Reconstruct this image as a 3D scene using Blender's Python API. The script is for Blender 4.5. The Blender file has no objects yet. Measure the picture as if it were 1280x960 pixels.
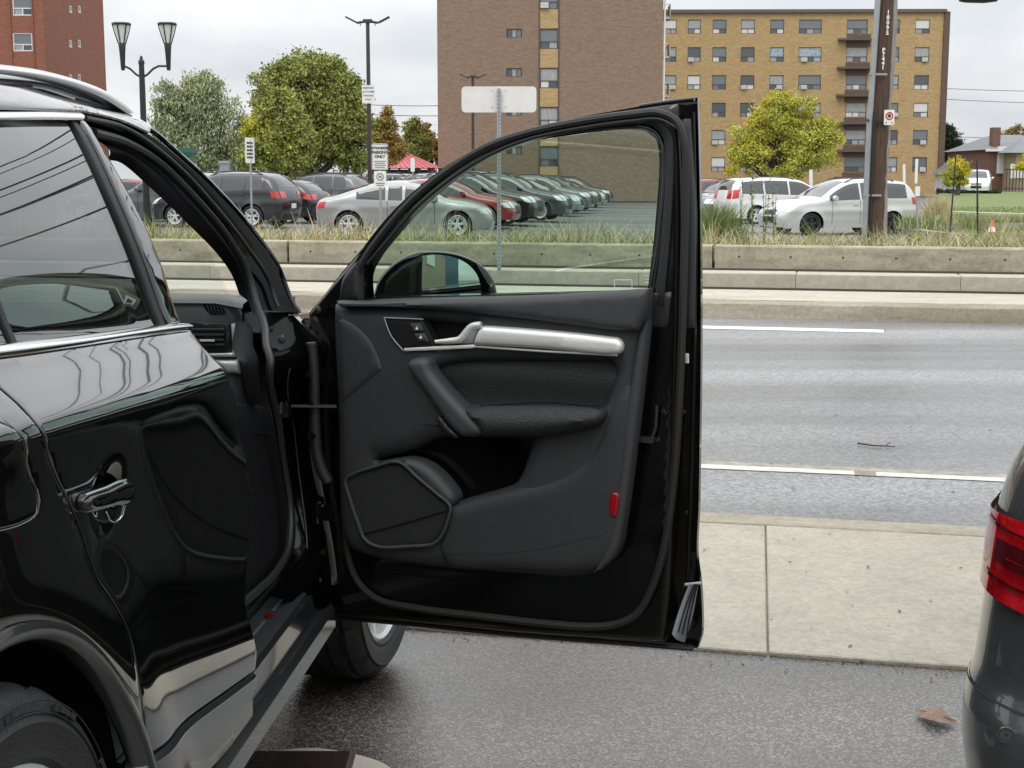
import bpy, bmesh, math, random
import numpy as np
from mathutils import Vector, Matrix
from mathutils.geometry import delaunay_2d_cdt
R = math.radians
rnd = random.Random(7)
scene = bpy.context.scene
COL = scene.collection

# ---------------------------------------------------------------- camera
F = 1776.0; PITCH = math.atan(258 / F); H = 1.45
cam_d = bpy.data.cameras.new('camera'); cam = bpy.data.objects.new('camera', cam_d); COL.objects.link(cam)
cam_d.sensor_width = 36; cam_d.lens = 36 * F / 1280; cam_d.clip_start = .05; cam_d.clip_end = 3000
cam.location = (0, 0, H); cam.rotation_euler = (math.pi / 2 - PITCH, 0, 0)
scene.camera = cam
scene.render.resolution_x = 1024; scene.render.resolution_y = 768

# ---------------------------------------------------------------- sky and sun (overcast)
SUN_EL, SUN_AZ = R(55), R(200)
world = bpy.data.worlds.new('World'); scene.world = world; world.use_nodes = True
wn = world.node_tree; wn.nodes.clear()
def WN(t, **k):
    n = wn.nodes.new(t)
    for a, b in k.items(): setattr(n, a, b)
    return n
sky = WN('ShaderNodeTexSky', sky_type='NISHITA'); sky.sun_disc = False
sky.sun_elevation = SUN_EL; sky.sun_rotation = SUN_AZ
bg = WN('ShaderNodeBackground'); bg.inputs[1].default_value = .10
wo = WN('ShaderNodeOutputWorld'); tc = WN('ShaderNodeTexCoord'); sp = WN('ShaderNodeSeparateXYZ')
wn.links.new(tc.outputs['Generated'], sp.inputs[0])
# project the direction on a cloud layer: xy / (z + c)
ad = WN('ShaderNodeMath', operation='ADD'); ad.inputs[1].default_value = .3
mx0 = WN('ShaderNodeMath', operation='MAXIMUM'); mx0.inputs[1].default_value = 0
wn.links.new(sp.outputs[2], mx0.inputs[0]); wn.links.new(mx0.outputs[0], ad.inputs[0])
dx = WN('ShaderNodeMath', operation='DIVIDE'); dy = WN('ShaderNodeMath', operation='DIVIDE')
wn.links.new(sp.outputs[0], dx.inputs[0]); wn.links.new(ad.outputs[0], dx.inputs[1])
wn.links.new(sp.outputs[1], dy.inputs[0]); wn.links.new(ad.outputs[0], dy.inputs[1])
cb = WN('ShaderNodeCombineXYZ'); wn.links.new(dx.outputs[0], cb.inputs[0]); wn.links.new(dy.outputs[0], cb.inputs[1])
nz = WN('ShaderNodeTexNoise'); nz.inputs['Scale'].default_value = .9; nz.inputs['Detail'].default_value = 7; nz.inputs['Roughness'].default_value = .5
nz.inputs['Distortion'].default_value = .35
wn.links.new(cb.outputs[0], nz.inputs['Vector'])
rp = WN('ShaderNodeValToRGB'); e = rp.color_ramp.elements
e[0].position = .36; e[0].color = (5.0, 5.3, 5.65, 1)
e[1].position = .60; e[1].color = (8.1, 8.15, 8.2, 1)
wn.links.new(nz.outputs[0], rp.inputs[0])
# CIE overcast gain with height
gn = WN('ShaderNodeMapRange'); gn.inputs[1].default_value = .0; gn.inputs[2].default_value = 1; gn.inputs[3].default_value = .98; gn.inputs[4].default_value = 3.0
wn.links.new(sp.outputs[2], gn.inputs[0])
ml = WN('ShaderNodeVectorMath', operation='SCALE'); wn.links.new(rp.outputs[0], ml.inputs[0]); wn.links.new(gn.outputs[0], ml.inputs['Scale'])
mixw = WN('ShaderNodeMix', data_type='RGBA'); mixw.inputs[0].default_value = .96
wn.links.new(sky.outputs[0], mixw.inputs[6]); wn.links.new(ml.outputs[0], mixw.inputs[7])
wn.links.new(mixw.outputs[2], bg.inputs[0]); wn.links.new(bg.outputs[0], wo.inputs[0])
sd = bpy.data.lights.new('sun', 'SUN'); sun = bpy.data.objects.new('sun', sd); COL.objects.link(sun)
sd.energy = .7; sd.angle = R(25); sd.color = (1, .96, .9)
# sun direction from azimuth/elevation (sky rotation is measured clockwise from +Y)
sv = Vector((math.sin(SUN_AZ) * math.cos(SUN_EL), math.cos(SUN_AZ) * math.cos(SUN_EL), math.sin(SUN_EL)))
sun.rotation_euler = sv.to_track_quat('Z', 'Y').to_euler()
vs = scene.view_settings; vs.view_transform = 'Standard'; vs.look = 'None'; vs.exposure = .22; vs.gamma = 1
vs.use_curve_mapping = False

# ---------------------------------------------------------------- rays from the lens: used to measure the place
CAM = np.array([0, 0, H])
def ray(x, y):
    u = (x - 640) / F; v = (480 - y) / F
    return np.array([u, math.cos(PITCH) + v * math.sin(PITCH), -math.sin(PITCH) + v * math.cos(PITCH)])
def at(x, y, Y): r = ray(x, y); return CAM + r * Y / r[1]
def onz(x, y, z): r = ray(x, y); return CAM + r * (z - H) / r[2]

# ---------------------------------------------------------------- materials
def nt(m): return m.node_tree
def N(m, t, **k):
    n = m.node_tree.nodes.new(t)
    for a, b in k.items(): setattr(n, a, b)
    return n
def L(m, a, b): m.node_tree.links.new(a, b)
def mat(name, col, rough=.5, metal=0, coat=0, spec=.5, bump=0, bscale=50, var=0, vscale=5, vcol=None, stretch=(1, 1, 1), rvar=0, trans=0, emit=0, detail=5, ior=1.5, coatrough=.03, vlo=.35, vhi=.65, bstretch=None, aniso=0):
    """principled surface; var mixes in a second colour by noise, bump adds fine relief"""
    m = bpy.data.materials.new(name); m.use_nodes = True
    b = m.node_tree.nodes['Principled BSDF']; I = b.inputs
    I['Base Color'].default_value = (*col, 1); I['Roughness'].default_value = rough; I['Metallic'].default_value = metal
    I['Coat Weight'].default_value = coat; I['Coat Roughness'].default_value = coatrough; I['Specular IOR Level'].default_value = spec; I['IOR'].default_value = ior
    I['Transmission Weight'].default_value = trans
    if emit: I['Emission Color'].default_value = (*col, 1); I['Emission Strength'].default_value = emit
    if var or bump or rvar:
        t = N(m, 'ShaderNodeTexCoord'); mp = N(m, 'ShaderNodeMapping'); mp.inputs['Scale'].default_value = stretch
        L(m, t.outputs['Object'], mp.inputs[0])
    if var or rvar:
        nz = N(m, 'ShaderNodeTexNoise'); nz.inputs['Scale'].default_value = vscale; nz.inputs['Detail'].default_value = detail; nz.inputs['Roughness'].default_value = .65
        L(m, mp.outputs[0], nz.inputs['Vector'])
        mr = N(m, 'ShaderNodeMapRange'); mr.inputs[1].default_value = vlo; mr.inputs[2].default_value = vhi
        L(m, nz.outputs[0], mr.inputs[0])
    if var:
        mx = N(m, 'ShaderNodeMix', data_type='RGBA'); c2 = vcol or tuple(max(0, c * (1 - var)) for c in col)
        mx.inputs[6].default_value = (*col, 1); mx.inputs[7].default_value = (*c2, 1)
        L(m, mr.outputs[0], mx.inputs[0]); L(m, mx.outputs[2], I['Base Color'])
    if rvar:
        m2 = N(m, 'ShaderNodeMapRange'); m2.inputs[3].default_value = rough; m2.inputs[4].default_value = rough + rvar
        L(m, mr.outputs[0], m2.inputs[0]); L(m, m2.outputs[0], I['Roughness'])
    if bump:
        n2 = N(m, 'ShaderNodeTexNoise'); n2.inputs['Scale'].default_value = bscale; n2.inputs['Detail'].default_value = 3
        if bstretch:
            mp2 = N(m, 'ShaderNodeMapping'); mp2.inputs['Scale'].default_value = bstretch; L(m, t.outputs['Object'], mp2.inputs[0]); L(m, mp2.outputs[0], n2.inputs['Vector'])
        else: L(m, mp.outputs[0], n2.inputs['Vector'])
        bp = N(m, 'ShaderNodeBump'); bp.inputs['Strength'].default_value = bump; bp.inputs['Distance'].default_value = .01
        L(m, n2.outputs[0], bp.inputs['Height']); L(m, bp.outputs[0], I['Normal'])
    return m
def BS(m): return m.node_tree.nodes['Principled BSDF'].inputs

M = {}
M['paint'] = mat('black_paint', (.0022, .0024, .0026), .05, coat=1, coatrough=.012, spec=.5, ior=1.5, var=1, vscale=160, vcol=(.016, .015, .014), vlo=.62, vhi=.9, detail=2)
M['dash'] = mat('lit_dashboard_plastic', (.085, .09, .092), .5, bump=.4, bscale=420)  # base lightened to stand for daylight falling through the windscreen
M['paint_in'] = mat('black_paint_inner', (.003, .003, .003), .14, coat=.25, coatrough=.04, spec=.35)
M['jamb'] = mat('black_jamb_paint', (.003, .003, .003), .5, coat=0, spec=.06, bump=.1, bscale=14)
M['cladding'] = mat('body_paint_ground_reflection', (.02, .021, .022), .22, coat=.8, coatrough=.06)  # grey base paints in the ground mirrored by the black lower body
M['rubber'] = mat('rubber', (.012, .012, .012), .55, bump=.15, bscale=400)
M['trimdark'] = mat('interior_plastic', (.026, .027, .029), .55, bump=.28, bscale=600, spec=.45)
M['trimmid'] = mat('interior_plastic_soft', (.036, .037, .039), .5, bump=.28, bscale=600, spec=.5)
M['leather'] = mat('interior_leather', (.023, .024, .025), .45, bump=.5, bscale=350, spec=.45)
M['recess'] = mat('interior_recess', (.012, .012, .013), .55, bump=.3, bscale=500, spec=.22)
M['fabricdark'] = mat('speaker_mesh', (.02, .0205, .021), .6, bump=.7, bscale=1100, spec=.3)
M['silver'] = mat('brushed_aluminium', (.85, .85, .84), .48, metal=.6, bump=.12, bscale=90, bstretch=(1, 1, 40), var=.12, vscale=60, stretch=(1, 1, 12))
M['chrome'] = mat('satin_chrome', (.82, .82, .82), .16, metal=1)
M['satin'] = mat('satin_roof_rail', (.62, .63, .64), .28, metal=.85)
M['redref'] = mat('red_reflector', (.22, .003, .006), .15, coat=.6)
M['blackplastic'] = mat('black_plastic', (.015, .015, .016), .38, bump=.2, bscale=300)
M['matteblack'] = mat('matte_black', (.003, .003, .003), .8, spec=.2)
M['tyre'] = mat('tyre_rubber', (.017, .017, .018), .6, bump=.3, bscale=160, var=.4, vscale=14)
M['alloy'] = mat('alloy_rim', (.72, .73, .74), .32, metal=.45, coat=.4)
M['darkalloy'] = mat('dark_rim', (.06, .06, .065), .35, metal=.6)
M['white_label'] = mat('white_label', (.75, .75, .74), .5, var=.1, vscale=60)
M['steel'] = mat('galvanised_steel', (.5, .51, .52), .38, metal=.8, var=.25, vscale=9, rvar=.15)
M['steel2'] = mat('grey_metal_pole', (.36, .38, .4), .5, metal=.35, var=.2, vscale=3)
M['signback'] = mat('sign_back_aluminium', (.74, .73, .7), .42, metal=.1, var=.12, vscale=3)
M['signwhite'] = mat('white_sign_face', (.8, .8, .78), .4, var=.06, vscale=4)
M['ink'] = mat('sign_ink_black', (.03, .03, .03), .5)
M['inkgrey'] = mat('sign_ink_grey', (.2, .2, .21), .5)
M['inkred'] = mat('sign_ink_red', (.5, .03, .03), .5)
M['blackpole'] = mat('black_painted_steel', (.018, .02, .021), .4, var=.3, vscale=4)
M['brownpole'] = mat('bronze_painted_steel', (.05, .035, .028), .5)
M['lampglass'] = mat('frosted_lamp_glass', (.72, .73, .72), .35, spec=.5)
M['concrete'] = mat('pale_concrete', (.47, .435, .37), .85, var=.3, vscale=1.6, bump=.35, bscale=90, detail=9, vlo=.3, vhi=.75)
def glassmat(name, tint, op, rough=0., ior=1.5, bump=0, bsc=3):
    """window glass: fresnel reflection over a tinted see-through pane"""
    m = bpy.data.materials.new(name); m.use_nodes = True; m.node_tree.nodes.clear()
    o = N(m, 'ShaderNodeOutputMaterial'); tr = N(m, 'ShaderNodeBsdfTransparent'); tr.inputs[0].default_value = (*tint, 1)
    gl = N(m, 'ShaderNodeBsdfGlossy'); gl.inputs['Roughness'].default_value = rough; gl.inputs[0].default_value = (.95, .95, .95, 1)
    df = N(m, 'ShaderNodeBsdfDiffuse'); df.inputs[0].default_value = (.012, .014, .014, 1)
    lw = N(m, 'ShaderNodeLayerWeight'); lw.inputs[0].default_value = .5; pw = N(m, 'ShaderNodeMath', operation='POWER'); pw.inputs[1].default_value = 5; L(m, lw.outputs['Facing'], pw.inputs[0])
    f0 = 1.6 * ((ior - 1) / (ior + 1)) ** 2; fr = N(m, 'ShaderNodeMapRange'); fr.inputs[3].default_value = f0; fr.inputs[4].default_value = 1; L(m, pw.outputs[0], fr.inputs[0])
    m1 = N(m, 'ShaderNodeMixShader'); m1.inputs[0].default_value = op
    m2 = N(m, 'ShaderNodeMixShader')
    L(m, tr.outputs[0], m1.inputs[1]); L(m, df.outputs[0], m1.inputs[2])
    L(m, fr.outputs[0], m2.inputs[0]); L(m, m1.outputs[0], m2.inputs[1]); L(m, gl.outputs[0], m2.inputs[2]); L(m, m2.outputs[0], o.inputs[0])
    if bump:
        t = N(m, 'ShaderNodeTexCoord'); n2 = N(m, 'ShaderNodeTexNoise'); n2.inputs['Scale'].default_value = bsc; n2.inputs['Detail'].default_value = 1
        bp = N(m, 'ShaderNodeBump'); bp.inputs['Strength'].default_value = bump; bp.inputs['Distance'].default_value = .01
        L(m, t.outputs['Object'], n2.inputs['Vector']); L(m, n2.outputs[0], bp.inputs['Height'])
        L(m, bp.outputs[0], gl.inputs['Normal']); L(m, bp.outputs[0], lw.inputs['Normal'])
    return m
M['doorglass'] = glassmat('green_tinted_glass', (.64, .80, .71), .04, ior=1.45)
M['windscreen'] = glassmat('windscreen_glass', (.86, .93, .9), .02, ior=1.35)
M['privacy'] = glassmat('privacy_glass', (.16, .19, .19), .2, ior=2.15, bump=.014, bsc=2.5)
def blackmix(name, fac, rough, col=(.002, .002, .002)):
    m = bpy.data.materials.new(name); m.use_nodes = True; m.node_tree.nodes.clear()
    o = N(m, 'ShaderNodeOutputMaterial'); d = N(m, 'ShaderNodeBsdfDiffuse'); d.inputs[0].default_value = (*col, 1); g = N(m, 'ShaderNodeBsdfGlossy'); g.inputs['Roughness'].default_value = rough
    x = N(m, 'ShaderNodeMixShader'); x.inputs[0].default_value = fac; L(m, d.outputs[0], x.inputs[1]); L(m, g.outputs[0], x.inputs[2]); L(m, x.outputs[0], o.inputs[0]); return m
M['jamb'] = blackmix('black_jamb_lacquer', .03, .12)
M['recess'] = blackmix('interior_recess_plastic', .02, .4, (.013, .013, .014))
M['pocket'] = mat('door_pocket_plastic', (.026, .027, .029), .55, bump=.3, bscale=500)
M['mirror'] = mat('mirror_glass', (.9, .92, .92), .01, metal=1)
M['carglass'] = mat('dark_car_glass', (.03, .035, .037), .04, coat=.6, ior=1.6)

# ---------------------------------------------------------------- mesh helpers
class MB:
    def __init__(s): s.v = []; s.f = []; s.m = []
    def add(s, vs, fs, mi=0):
        o = len(s.v); s.v += [tuple(map(float, v)) for v in vs]; s.f += [tuple(i + o for i in f) for f in fs]; s.m += [mi] * len(fs); return s
    def box(s, c, d, rz=0, mi=0, ry=0, rx=0):
        X, Y, Z = (q / 2 for q in d); vs = [(a * X, b * Y, g * Z) for g in (-1, 1) for b in (-1, 1) for a in (-1, 1)]
        rot = Matrix.Rotation(rz, 3, 'Z') @ Matrix.Rotation(ry, 3, 'Y') @ Matrix.Rotation(rx, 3, 'X')
        vs = [rot @ Vector(v) + Vector(c) for v in vs]
        return s.add(vs, [(0, 2, 3, 1), (4, 5, 7, 6), (0, 1, 5, 4), (2, 6, 7, 3), (0, 4, 6, 2), (1, 3, 7, 5)], mi)
    def quad(s, a, b, c, d, mi=0): return s.add([a, b, c, d], [(0, 1, 2, 3)], mi)
    def tube(s, pts, r, n=8, mi=0, cap=True, flat=1.0, up=None, closed=False):
        P = [Vector(p) for p in pts]; K = len(P); rr = r if hasattr(r, '__len__') else [r] * K; vs = []; prev = None
        for i, p in enumerate(P):
            if closed: t = (P[(i + 1) % K] - P[i - 1]).normalized()
            else: t = (P[min(i + 1, K - 1)] - P[max(i - 1, 0)]).normalized()
            a = Vector(up) if up is not None else (prev if prev is not None else (Vector((0, 0, 1)) if abs(t.z) < .9 else Vector((1, 0, 0))))
            a = (a - t * a.dot(t)).normalized(); b = t.cross(a)
            if up is None: prev = a
            for j in range(n):
                w = 2 * math.pi * j / n; vs.append(p + a * (math.cos(w) * rr[i] * flat) + b * (math.sin(w) * rr[i]))
        fs = [(i * n + j, i * n + (j + 1) % n, (i + 1) * n + (j + 1) % n, (i + 1) * n + j) for i in range(K - 1) for j in range(n)]
        if closed: fs += [((K - 1) * n + j, (K - 1) * n + (j + 1) % n, (j + 1) % n, j) for j in range(n)]
        elif cap: fs += [tuple(range(n - 1, -1, -1)), tuple((K - 1) * n + j for j in range(n))]
        return s.add(vs, fs, mi)
    def lathe(s, prof, c=(0, 0, 0), n=32, axis='Z', mi=0, close=False):
        """prof: (radius, height) pairs turned about an axis"""
        vs = []
        for r, h in prof:
            for j in range(n):
                w = 2 * math.pi * j / n; x, y = r * math.cos(w), r * math.sin(w)
                v = (x, y, h) if axis == 'Z' else ((h, x, y) if axis == 'X' else (y, h, x)); vs.append((v[0] + c[0], v[1] + c[1], v[2] + c[2]))
        K = len(prof)
        fs = [(i * n + j, i * n + (j + 1) % n, (i + 1) * n + (j + 1) % n, (i + 1) * n + j) for i in range(K - 1) for j in range(n)]
        return s.add(vs, fs, mi)
    def grid(s, P, mi=0):
        """P: rows of points"""
        n = len(P[0]); vs = [p for r in P for p in r]
        return s.add(vs, [(i * n + j, i * n + j + 1, (i + 1) * n + j + 1, (i + 1) * n + j) for i in range(len(P) - 1) for j in range(n - 1)], mi)
def wloc(o):
    v = Vector((0, 0, 0))
    while o is not None: v += o.location; o = o.parent
    return v
def obj(name, mb, mats, parent=None, smooth=False, world=True, loc=None, recalc=True, sharp=35):
    """links one mesh object; with world=True its points are world points whatever the parent (parents never rotated then)"""
    me = bpy.data.meshes.new(name)
    off = wloc(parent) if (parent is not None and world) else Vector((0, 0, 0))
    if loc is not None: off = off + Vector(loc)
    me.from_pydata([(v[0] - off.x, v[1] - off.y, v[2] - off.z) for v in mb.v], [], mb.f)
    for m in (mats if isinstance(mats, (list, tuple)) else [mats]): me.materials.append(m)
    me.polygons.foreach_set('material_index', mb.m)
    if recalc:
        bm = bmesh.new(); bm.from_mesh(me); bmesh.ops.recalc_face_normals(bm, faces=bm.faces); bm.to_mesh(me); bm.free()
    if smooth:
        me.polygons.foreach_set('use_smooth', [True] * len(me.polygons)); me.set_sharp_from_angle(angle=R(sharp))
    o = bpy.data.objects.new(name, me); COL.objects.link(o); o.parent = parent
    if loc is not None: o.location = loc
    return o
def tag(o, label, cat=None, group=None):
    o['label'] = label
    if cat: o['category'] = cat
    if group: o['group'] = group
    return o
def thing(name, label, cat, loc=(0, 0, 0), rz=0, group=None):
    o = bpy.data.objects.new(name, None); COL.objects.link(o); o.empty_display_size = .1
    o.location = tuple(map(float, loc)); o.rotation_euler = (0, 0, rz); return tag(o, label, cat, group)
def struct(name, mb, mats, smooth=False, **k):
    o = obj(name, mb, mats, None, smooth, **k); o['kind'] = 'structure'; return o
def dup(root, loc, rz=0, label=None):
    r = root.copy(); COL.objects.link(r); r.location = tuple(map(float, loc)); r.rotation_euler = (0, 0, rz)
    if label: r['label'] = label
    for ch in root.children:
        c = ch.copy(); COL.objects.link(c); c.parent = r
        for g in ch.children: d = g.copy(); COL.objects.link(d); d.parent = c
    return r
def crom(P, closed, step):
    """Catmull-Rom through 2-D points, about one sample per step"""
    P = [np.array(p[:2], float) for p in P]; n = len(P); out = []
    if n == 2 and not closed:
        k = max(1, int(np.linalg.norm(P[1] - P[0]) / step)); return [P[0] + (P[1] - P[0]) * i / k for i in range(k + 1)]
    segs = n if closed else n - 1
    for i in range(segs):
        p1, p2 = P[i], P[(i + 1) % n]
        p0 = P[i - 1] if (closed or i > 0) else 2 * p1 - p2
        p3 = P[(i + 2) % n] if (closed or i + 2 < n) else 2 * p2 - p1
        # centripetal parametrisation keeps uneven spacing from overshooting
        d = [max(1e-6, np.linalg.norm(b - a) ** .5) for a, b in ((p0, p1), (p1, p2), (p2, p3))]
        t0, t1 = 0, d[0]; t2 = t1 + d[1]; t3 = t2 + d[2]
        k = max(1, int(round(np.linalg.norm(p2 - p1) / step)))
        for j in range(k):
            t = t1 + (t2 - t1) * j / k
            A1 = (t1 - t) / (t1 - t0) * p0 + (t - t0) / (t1 - t0) * p1; A2 = (t2 - t) / (t2 - t1) * p1 + (t - t1) / (t2 - t1) * p2
            A3 = (t3 - t) / (t3 - t2) * p2 + (t - t2) / (t3 - t2) * p3
            B1 = (t2 - t) / (t2 - t0) * A1 + (t - t0) / (t2 - t0) * A2; B2 = (t3 - t) / (t3 - t1) * A2 + (t - t1) / (t3 - t1) * A3
            out.append((t2 - t) / (t2 - t1) * B1 + (t - t1) / (t2 - t1) * B2)
    if not closed: out.append(P[-1])
    return out
def outline(P, step):
    """closed outline; a point with a third element is a sharp corner"""
    ci = [i for i, p in enumerate(P) if len(p) > 2]
    if not ci: return crom(P, True, step)
    out = []; n = len(P)
    for a, i in enumerate(ci):
        j = ci[(a + 1) % len(ci)]; k = (j - i) % n or n
        seg = [P[(i + q) % n] for q in range(k + 1)]; out += crom(seg, False, step)[:-1]
    return out
def inside(pts, poly):
    x, y = pts[:, 0], pts[:, 1]; c = np.zeros(len(pts), bool); n = len(poly)
    for i in range(n):
        x1, y1 = poly[i]; x2, y2 = poly[i - 1]
        if y1 == y2: continue
        c ^= ((y1 > y) != (y2 > y)) & (x < (x2 - x1) * (y - y1) / (y2 - y1) + x1)
    return c
def pdist(pts, poly, closed=True):
    d = np.full(len(pts), 1e9); n = len(poly)
    for i in range(n if closed else n - 1):
        a = poly[i]; b = poly[(i + 1) % n]; ab = b - a; q = ab @ ab
        if q < 1e-14: continue
        t = np.clip(((pts - a) @ ab) / q, 0, 1); d = np.minimum(d, np.hypot(*(pts - a - t[:, None] * ab).T))
    return d
def cdt(outer, holes, grid, rings=(.004,)):
    """triangulates an outline with holes: points, triangles, boundary loops"""
    outer = np.array(outer); holes = [np.array(h) for h in holes]
    loops = [outer] + holes
    x0, y0 = outer.min(0); x1, y1 = outer.max(0)
    gx = np.arange(x0, x1, grid); gy = np.arange(y0, y1, grid * .866)
    G = np.array([(x + (grid / 2 if j % 2 else 0), y) for j, y in enumerate(gy) for x in gx]) if len(gx) and len(gy) else np.zeros((0, 2))
    extra = []
    for r in rings:
        for li, lp in enumerate(loops):
            nx = np.roll(lp, -1, 0) - np.roll(lp, 1, 0); ln = np.hypot(*nx.T); ln[ln == 0] = 1; nr = np.stack([-nx[:, 1], nx[:, 0]], 1) / ln[:, None]
            area = np.sum(lp[:, 0] * np.roll(lp[:, 1], -1) - np.roll(lp[:, 0], -1) * lp[:, 1])
            sgn = 1 if area > 0 else -1
            if li: sgn = -sgn
            extra.append(lp + nr * r * sgn)
    def ok(p, dmin):
        if not len(p): return p
        k = inside(p, outer)
        for h in holes: k &= ~inside(p, h)
        for lp in loops: k &= pdist(p, lp) > dmin
        return p[k]
    ex = []
    for r, q in zip([r for r in rings for _ in loops], extra): ex.append(ok(q, r * .75))
    G = ok(G, max([grid * .45] + [r + grid * .3 for r in rings]))
    allp = list(map(tuple, np.concatenate(loops + ex + [G])))
    edges = []; o = 0
    for lp in loops:
        n = len(lp); edges += [(o + i, o + (i + 1) % n) for i in range(n)]; o += n
    res = delaunay_2d_cdt([Vector(p) for p in allp], edges, [], 0, 1e-7)
    V = np.array([tuple(v) for v in res[0]]); T = [tuple(f) for f in res[2] if len(f) == 3]
    cen = np.array([V[list(t)].mean(0) for t in T]); k = inside(cen, outer)
    for h in holes: k &= ~inside(cen, h)
    T = [t for t, q in zip(T, k) if q]
    return V, T, loops
class Frame:
    """a plane standing in the place: origin, u along it, v up, n towards the outside; h is a relief over it"""
    def __init__(s, o, u, v, n, base=None): s.o, s.u, s.v, s.n, s.base = (np.array(o, float), np.array(u, float), np.array(v, float), np.array(n, float), base)
    def pos(s, a, b, h=0):
        if s.base: h = h + s.base(a, b)
        return s.o + s.u * a + s.v * b + s.n * h
    def inv(s, x, y, h=0):
        r = ray(x, y); w = h
        for _ in range(12 if s.base else 1):
            if s.base and _: w = h + s.base(a, b)
            o = s.o + s.n * w; q = CAM + r * (((o - CAM) @ s.n) / (r @ s.n)) - s.o; a, b = q @ s.u, q @ s.v
        return a, b
def patch(name, fr, P, m, parent, h=0, bulge=0, r=.01, depth=.01, grid=.02, holes=(), step=None, px=True, hf=None, rings=None, edge=None, smooth=True, build=True, sharp=40):
    """a raised piece of bodywork or trim: outline P (measured), rounded edge, skirt going back by depth"""
    step = step or grid * .8
    conv = (lambda Q: [(*fr.inv(q[0], q[1], h), *q[2:]) for q in Q]) if px else (lambda Q: Q)
    o = outline(conv(P), step); hs = [outline(conv(q), step) for q in holes]
    rings = rings if rings is not None else ((r * .3, r * .7) if r < grid * 1.5 else (min(.004, r * .2),))
    V, T, loops = cdt(o, hs, grid, rings)
    d = np.full(len(V), 1e9)
    for lp in loops: d = np.minimum(d, pdist(V, lp))
    t = np.clip(d / r, 0, 1); hh = h + bulge * np.sqrt(np.maximum(0, 1 - (1 - t) ** 2))
    if hf is not None: hh = hh + np.array([hf(a, b) for a, b in V])
    mb = MB(); top = [fr.pos(a, b, q) for (a, b), q in zip(V, hh)]
    cr = {}
    tri = []
    for f in T:
        a, b, c = (V[i] for i in f)
        if (b[0] - a[0]) * (c[1] - a[1]) - (b[1] - a[1]) * (c[0] - a[0]) < 0: f = f[::-1]
        tri.append(f)
    # skirt from boundary edges
    ec = {}
    for f in tri:
        for i in range(3):
            a, b = f[i], f[(i + 1) % 3]; ec[(a, b)] = ec.get((a, b), 0) + 1
    bd = [e for e in ec if (e[1], e[0]) not in ec]
    fs = list(tri); vs = list(top); mp = {}
    if depth:
        for a, b in bd:
            for q in (a, b):
                if q not in mp: mp[q] = len(vs); vs.append(fr.pos(V[q][0], V[q][1], hh[q] - bulge * 0 - depth))
            fs.append((b, a, mp[a], mp[b]))
    det = np.dot(np.cross(fr.u, fr.v), fr.n)
    if det < 0: fs = [f[::-1] for f in fs]
    mb.add(vs, fs)
    if not build: return mb
    return obj(name, mb, m, parent, smooth, recalc=False, sharp=sharp)
def curve(fr, P, h=0, step=.015, hh=None, closed=False):
    q = crom([fr.inv(p[0], p[1], h) for p in P], closed, step)
    return [fr.pos(a, b, h) for a, b in q]
def seal(name, fr, P, rad, m, parent, h=0, n=8, step=.015, closed=False, flat=1.0):
    mb = MB(); mb.tube(curve(fr, P, h, step, closed=closed), rad, n, closed=closed, flat=flat, up=tuple(fr.n)); return obj(name, mb, m, parent, True)
def band(name, fr, A, B, hA, hB, m, parent, crown=0, n=6, step=.02, thick=0):
    """strip between two measured curves, with a crown across it"""
    a = [fr.inv(p[0], p[1], hA) for p in A]; b = [fr.inv(p[0], p[1], hB) for p in B]
    ca, cb_ = np.array(crom(a, False, step)), np.array(crom(b, False, step))
    def rs(c, k):
        s = np.r_[0, np.cumsum(np.hypot(*np.diff(c, axis=0).T))]; t = np.linspace(0, s[-1], k); return np.stack([np.interp(t, s, c[:, i]) for i in (0, 1)], 1)
    k = max(len(ca), len(cb_)); ca, cb_ = rs(ca, k), rs(cb_, k); rows = []
    for i in range(k):
        row = []
        for j in range(n + 1):
            t = j / n; p = ca[i] * (1 - t) + cb_[i] * t; row.append(fr.pos(p[0], p[1], hA * (1 - t) + hB * t + crown * math.sin(math.pi * t)))
        if thick: row = [fr.pos(*ca[i], hA - thick)] + row + [fr.pos(*cb_[i], hB - thick)]
        rows.append(row)
    mb = MB(); mb.grid(rows); return obj(name, mb, m, parent, True, sharp=50)
def text(name, s, size, m, parent, o, u, v, ext=.0005, align='CENTER', bold=0):
    """flat print: lettering in the plane u, v"""
    c = bpy.data.curves.new(name, 'FONT'); c.body = s; c.size = size; c.align_x = align; c.align_y = 'CENTER'; c.offset = bold; c.resolution_u = 2; c.extrude = ext
    t = bpy.data.objects.new(name + '_t', c); COL.objects.link(t)
    dg = bpy.context.evaluated_depsgraph_get(); me = bpy.data.meshes.new_from_object(t.evaluated_get(dg)); bpy.data.objects.remove(t); bpy.data.curves.remove(c)
    u = Vector(u).normalized(); v = Vector(v).normalized(); w = u.cross(v)
    off = Vector(o) - wloc(parent)
    me.transform(Matrix.Translation(off) @ Matrix((u, v, w)).transposed().to_4x4()); me.materials.clear(); me.materials.append(m)
    ob = bpy.data.objects.new(name, me); COL.objects.link(ob); ob.parent = parent; return ob
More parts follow.
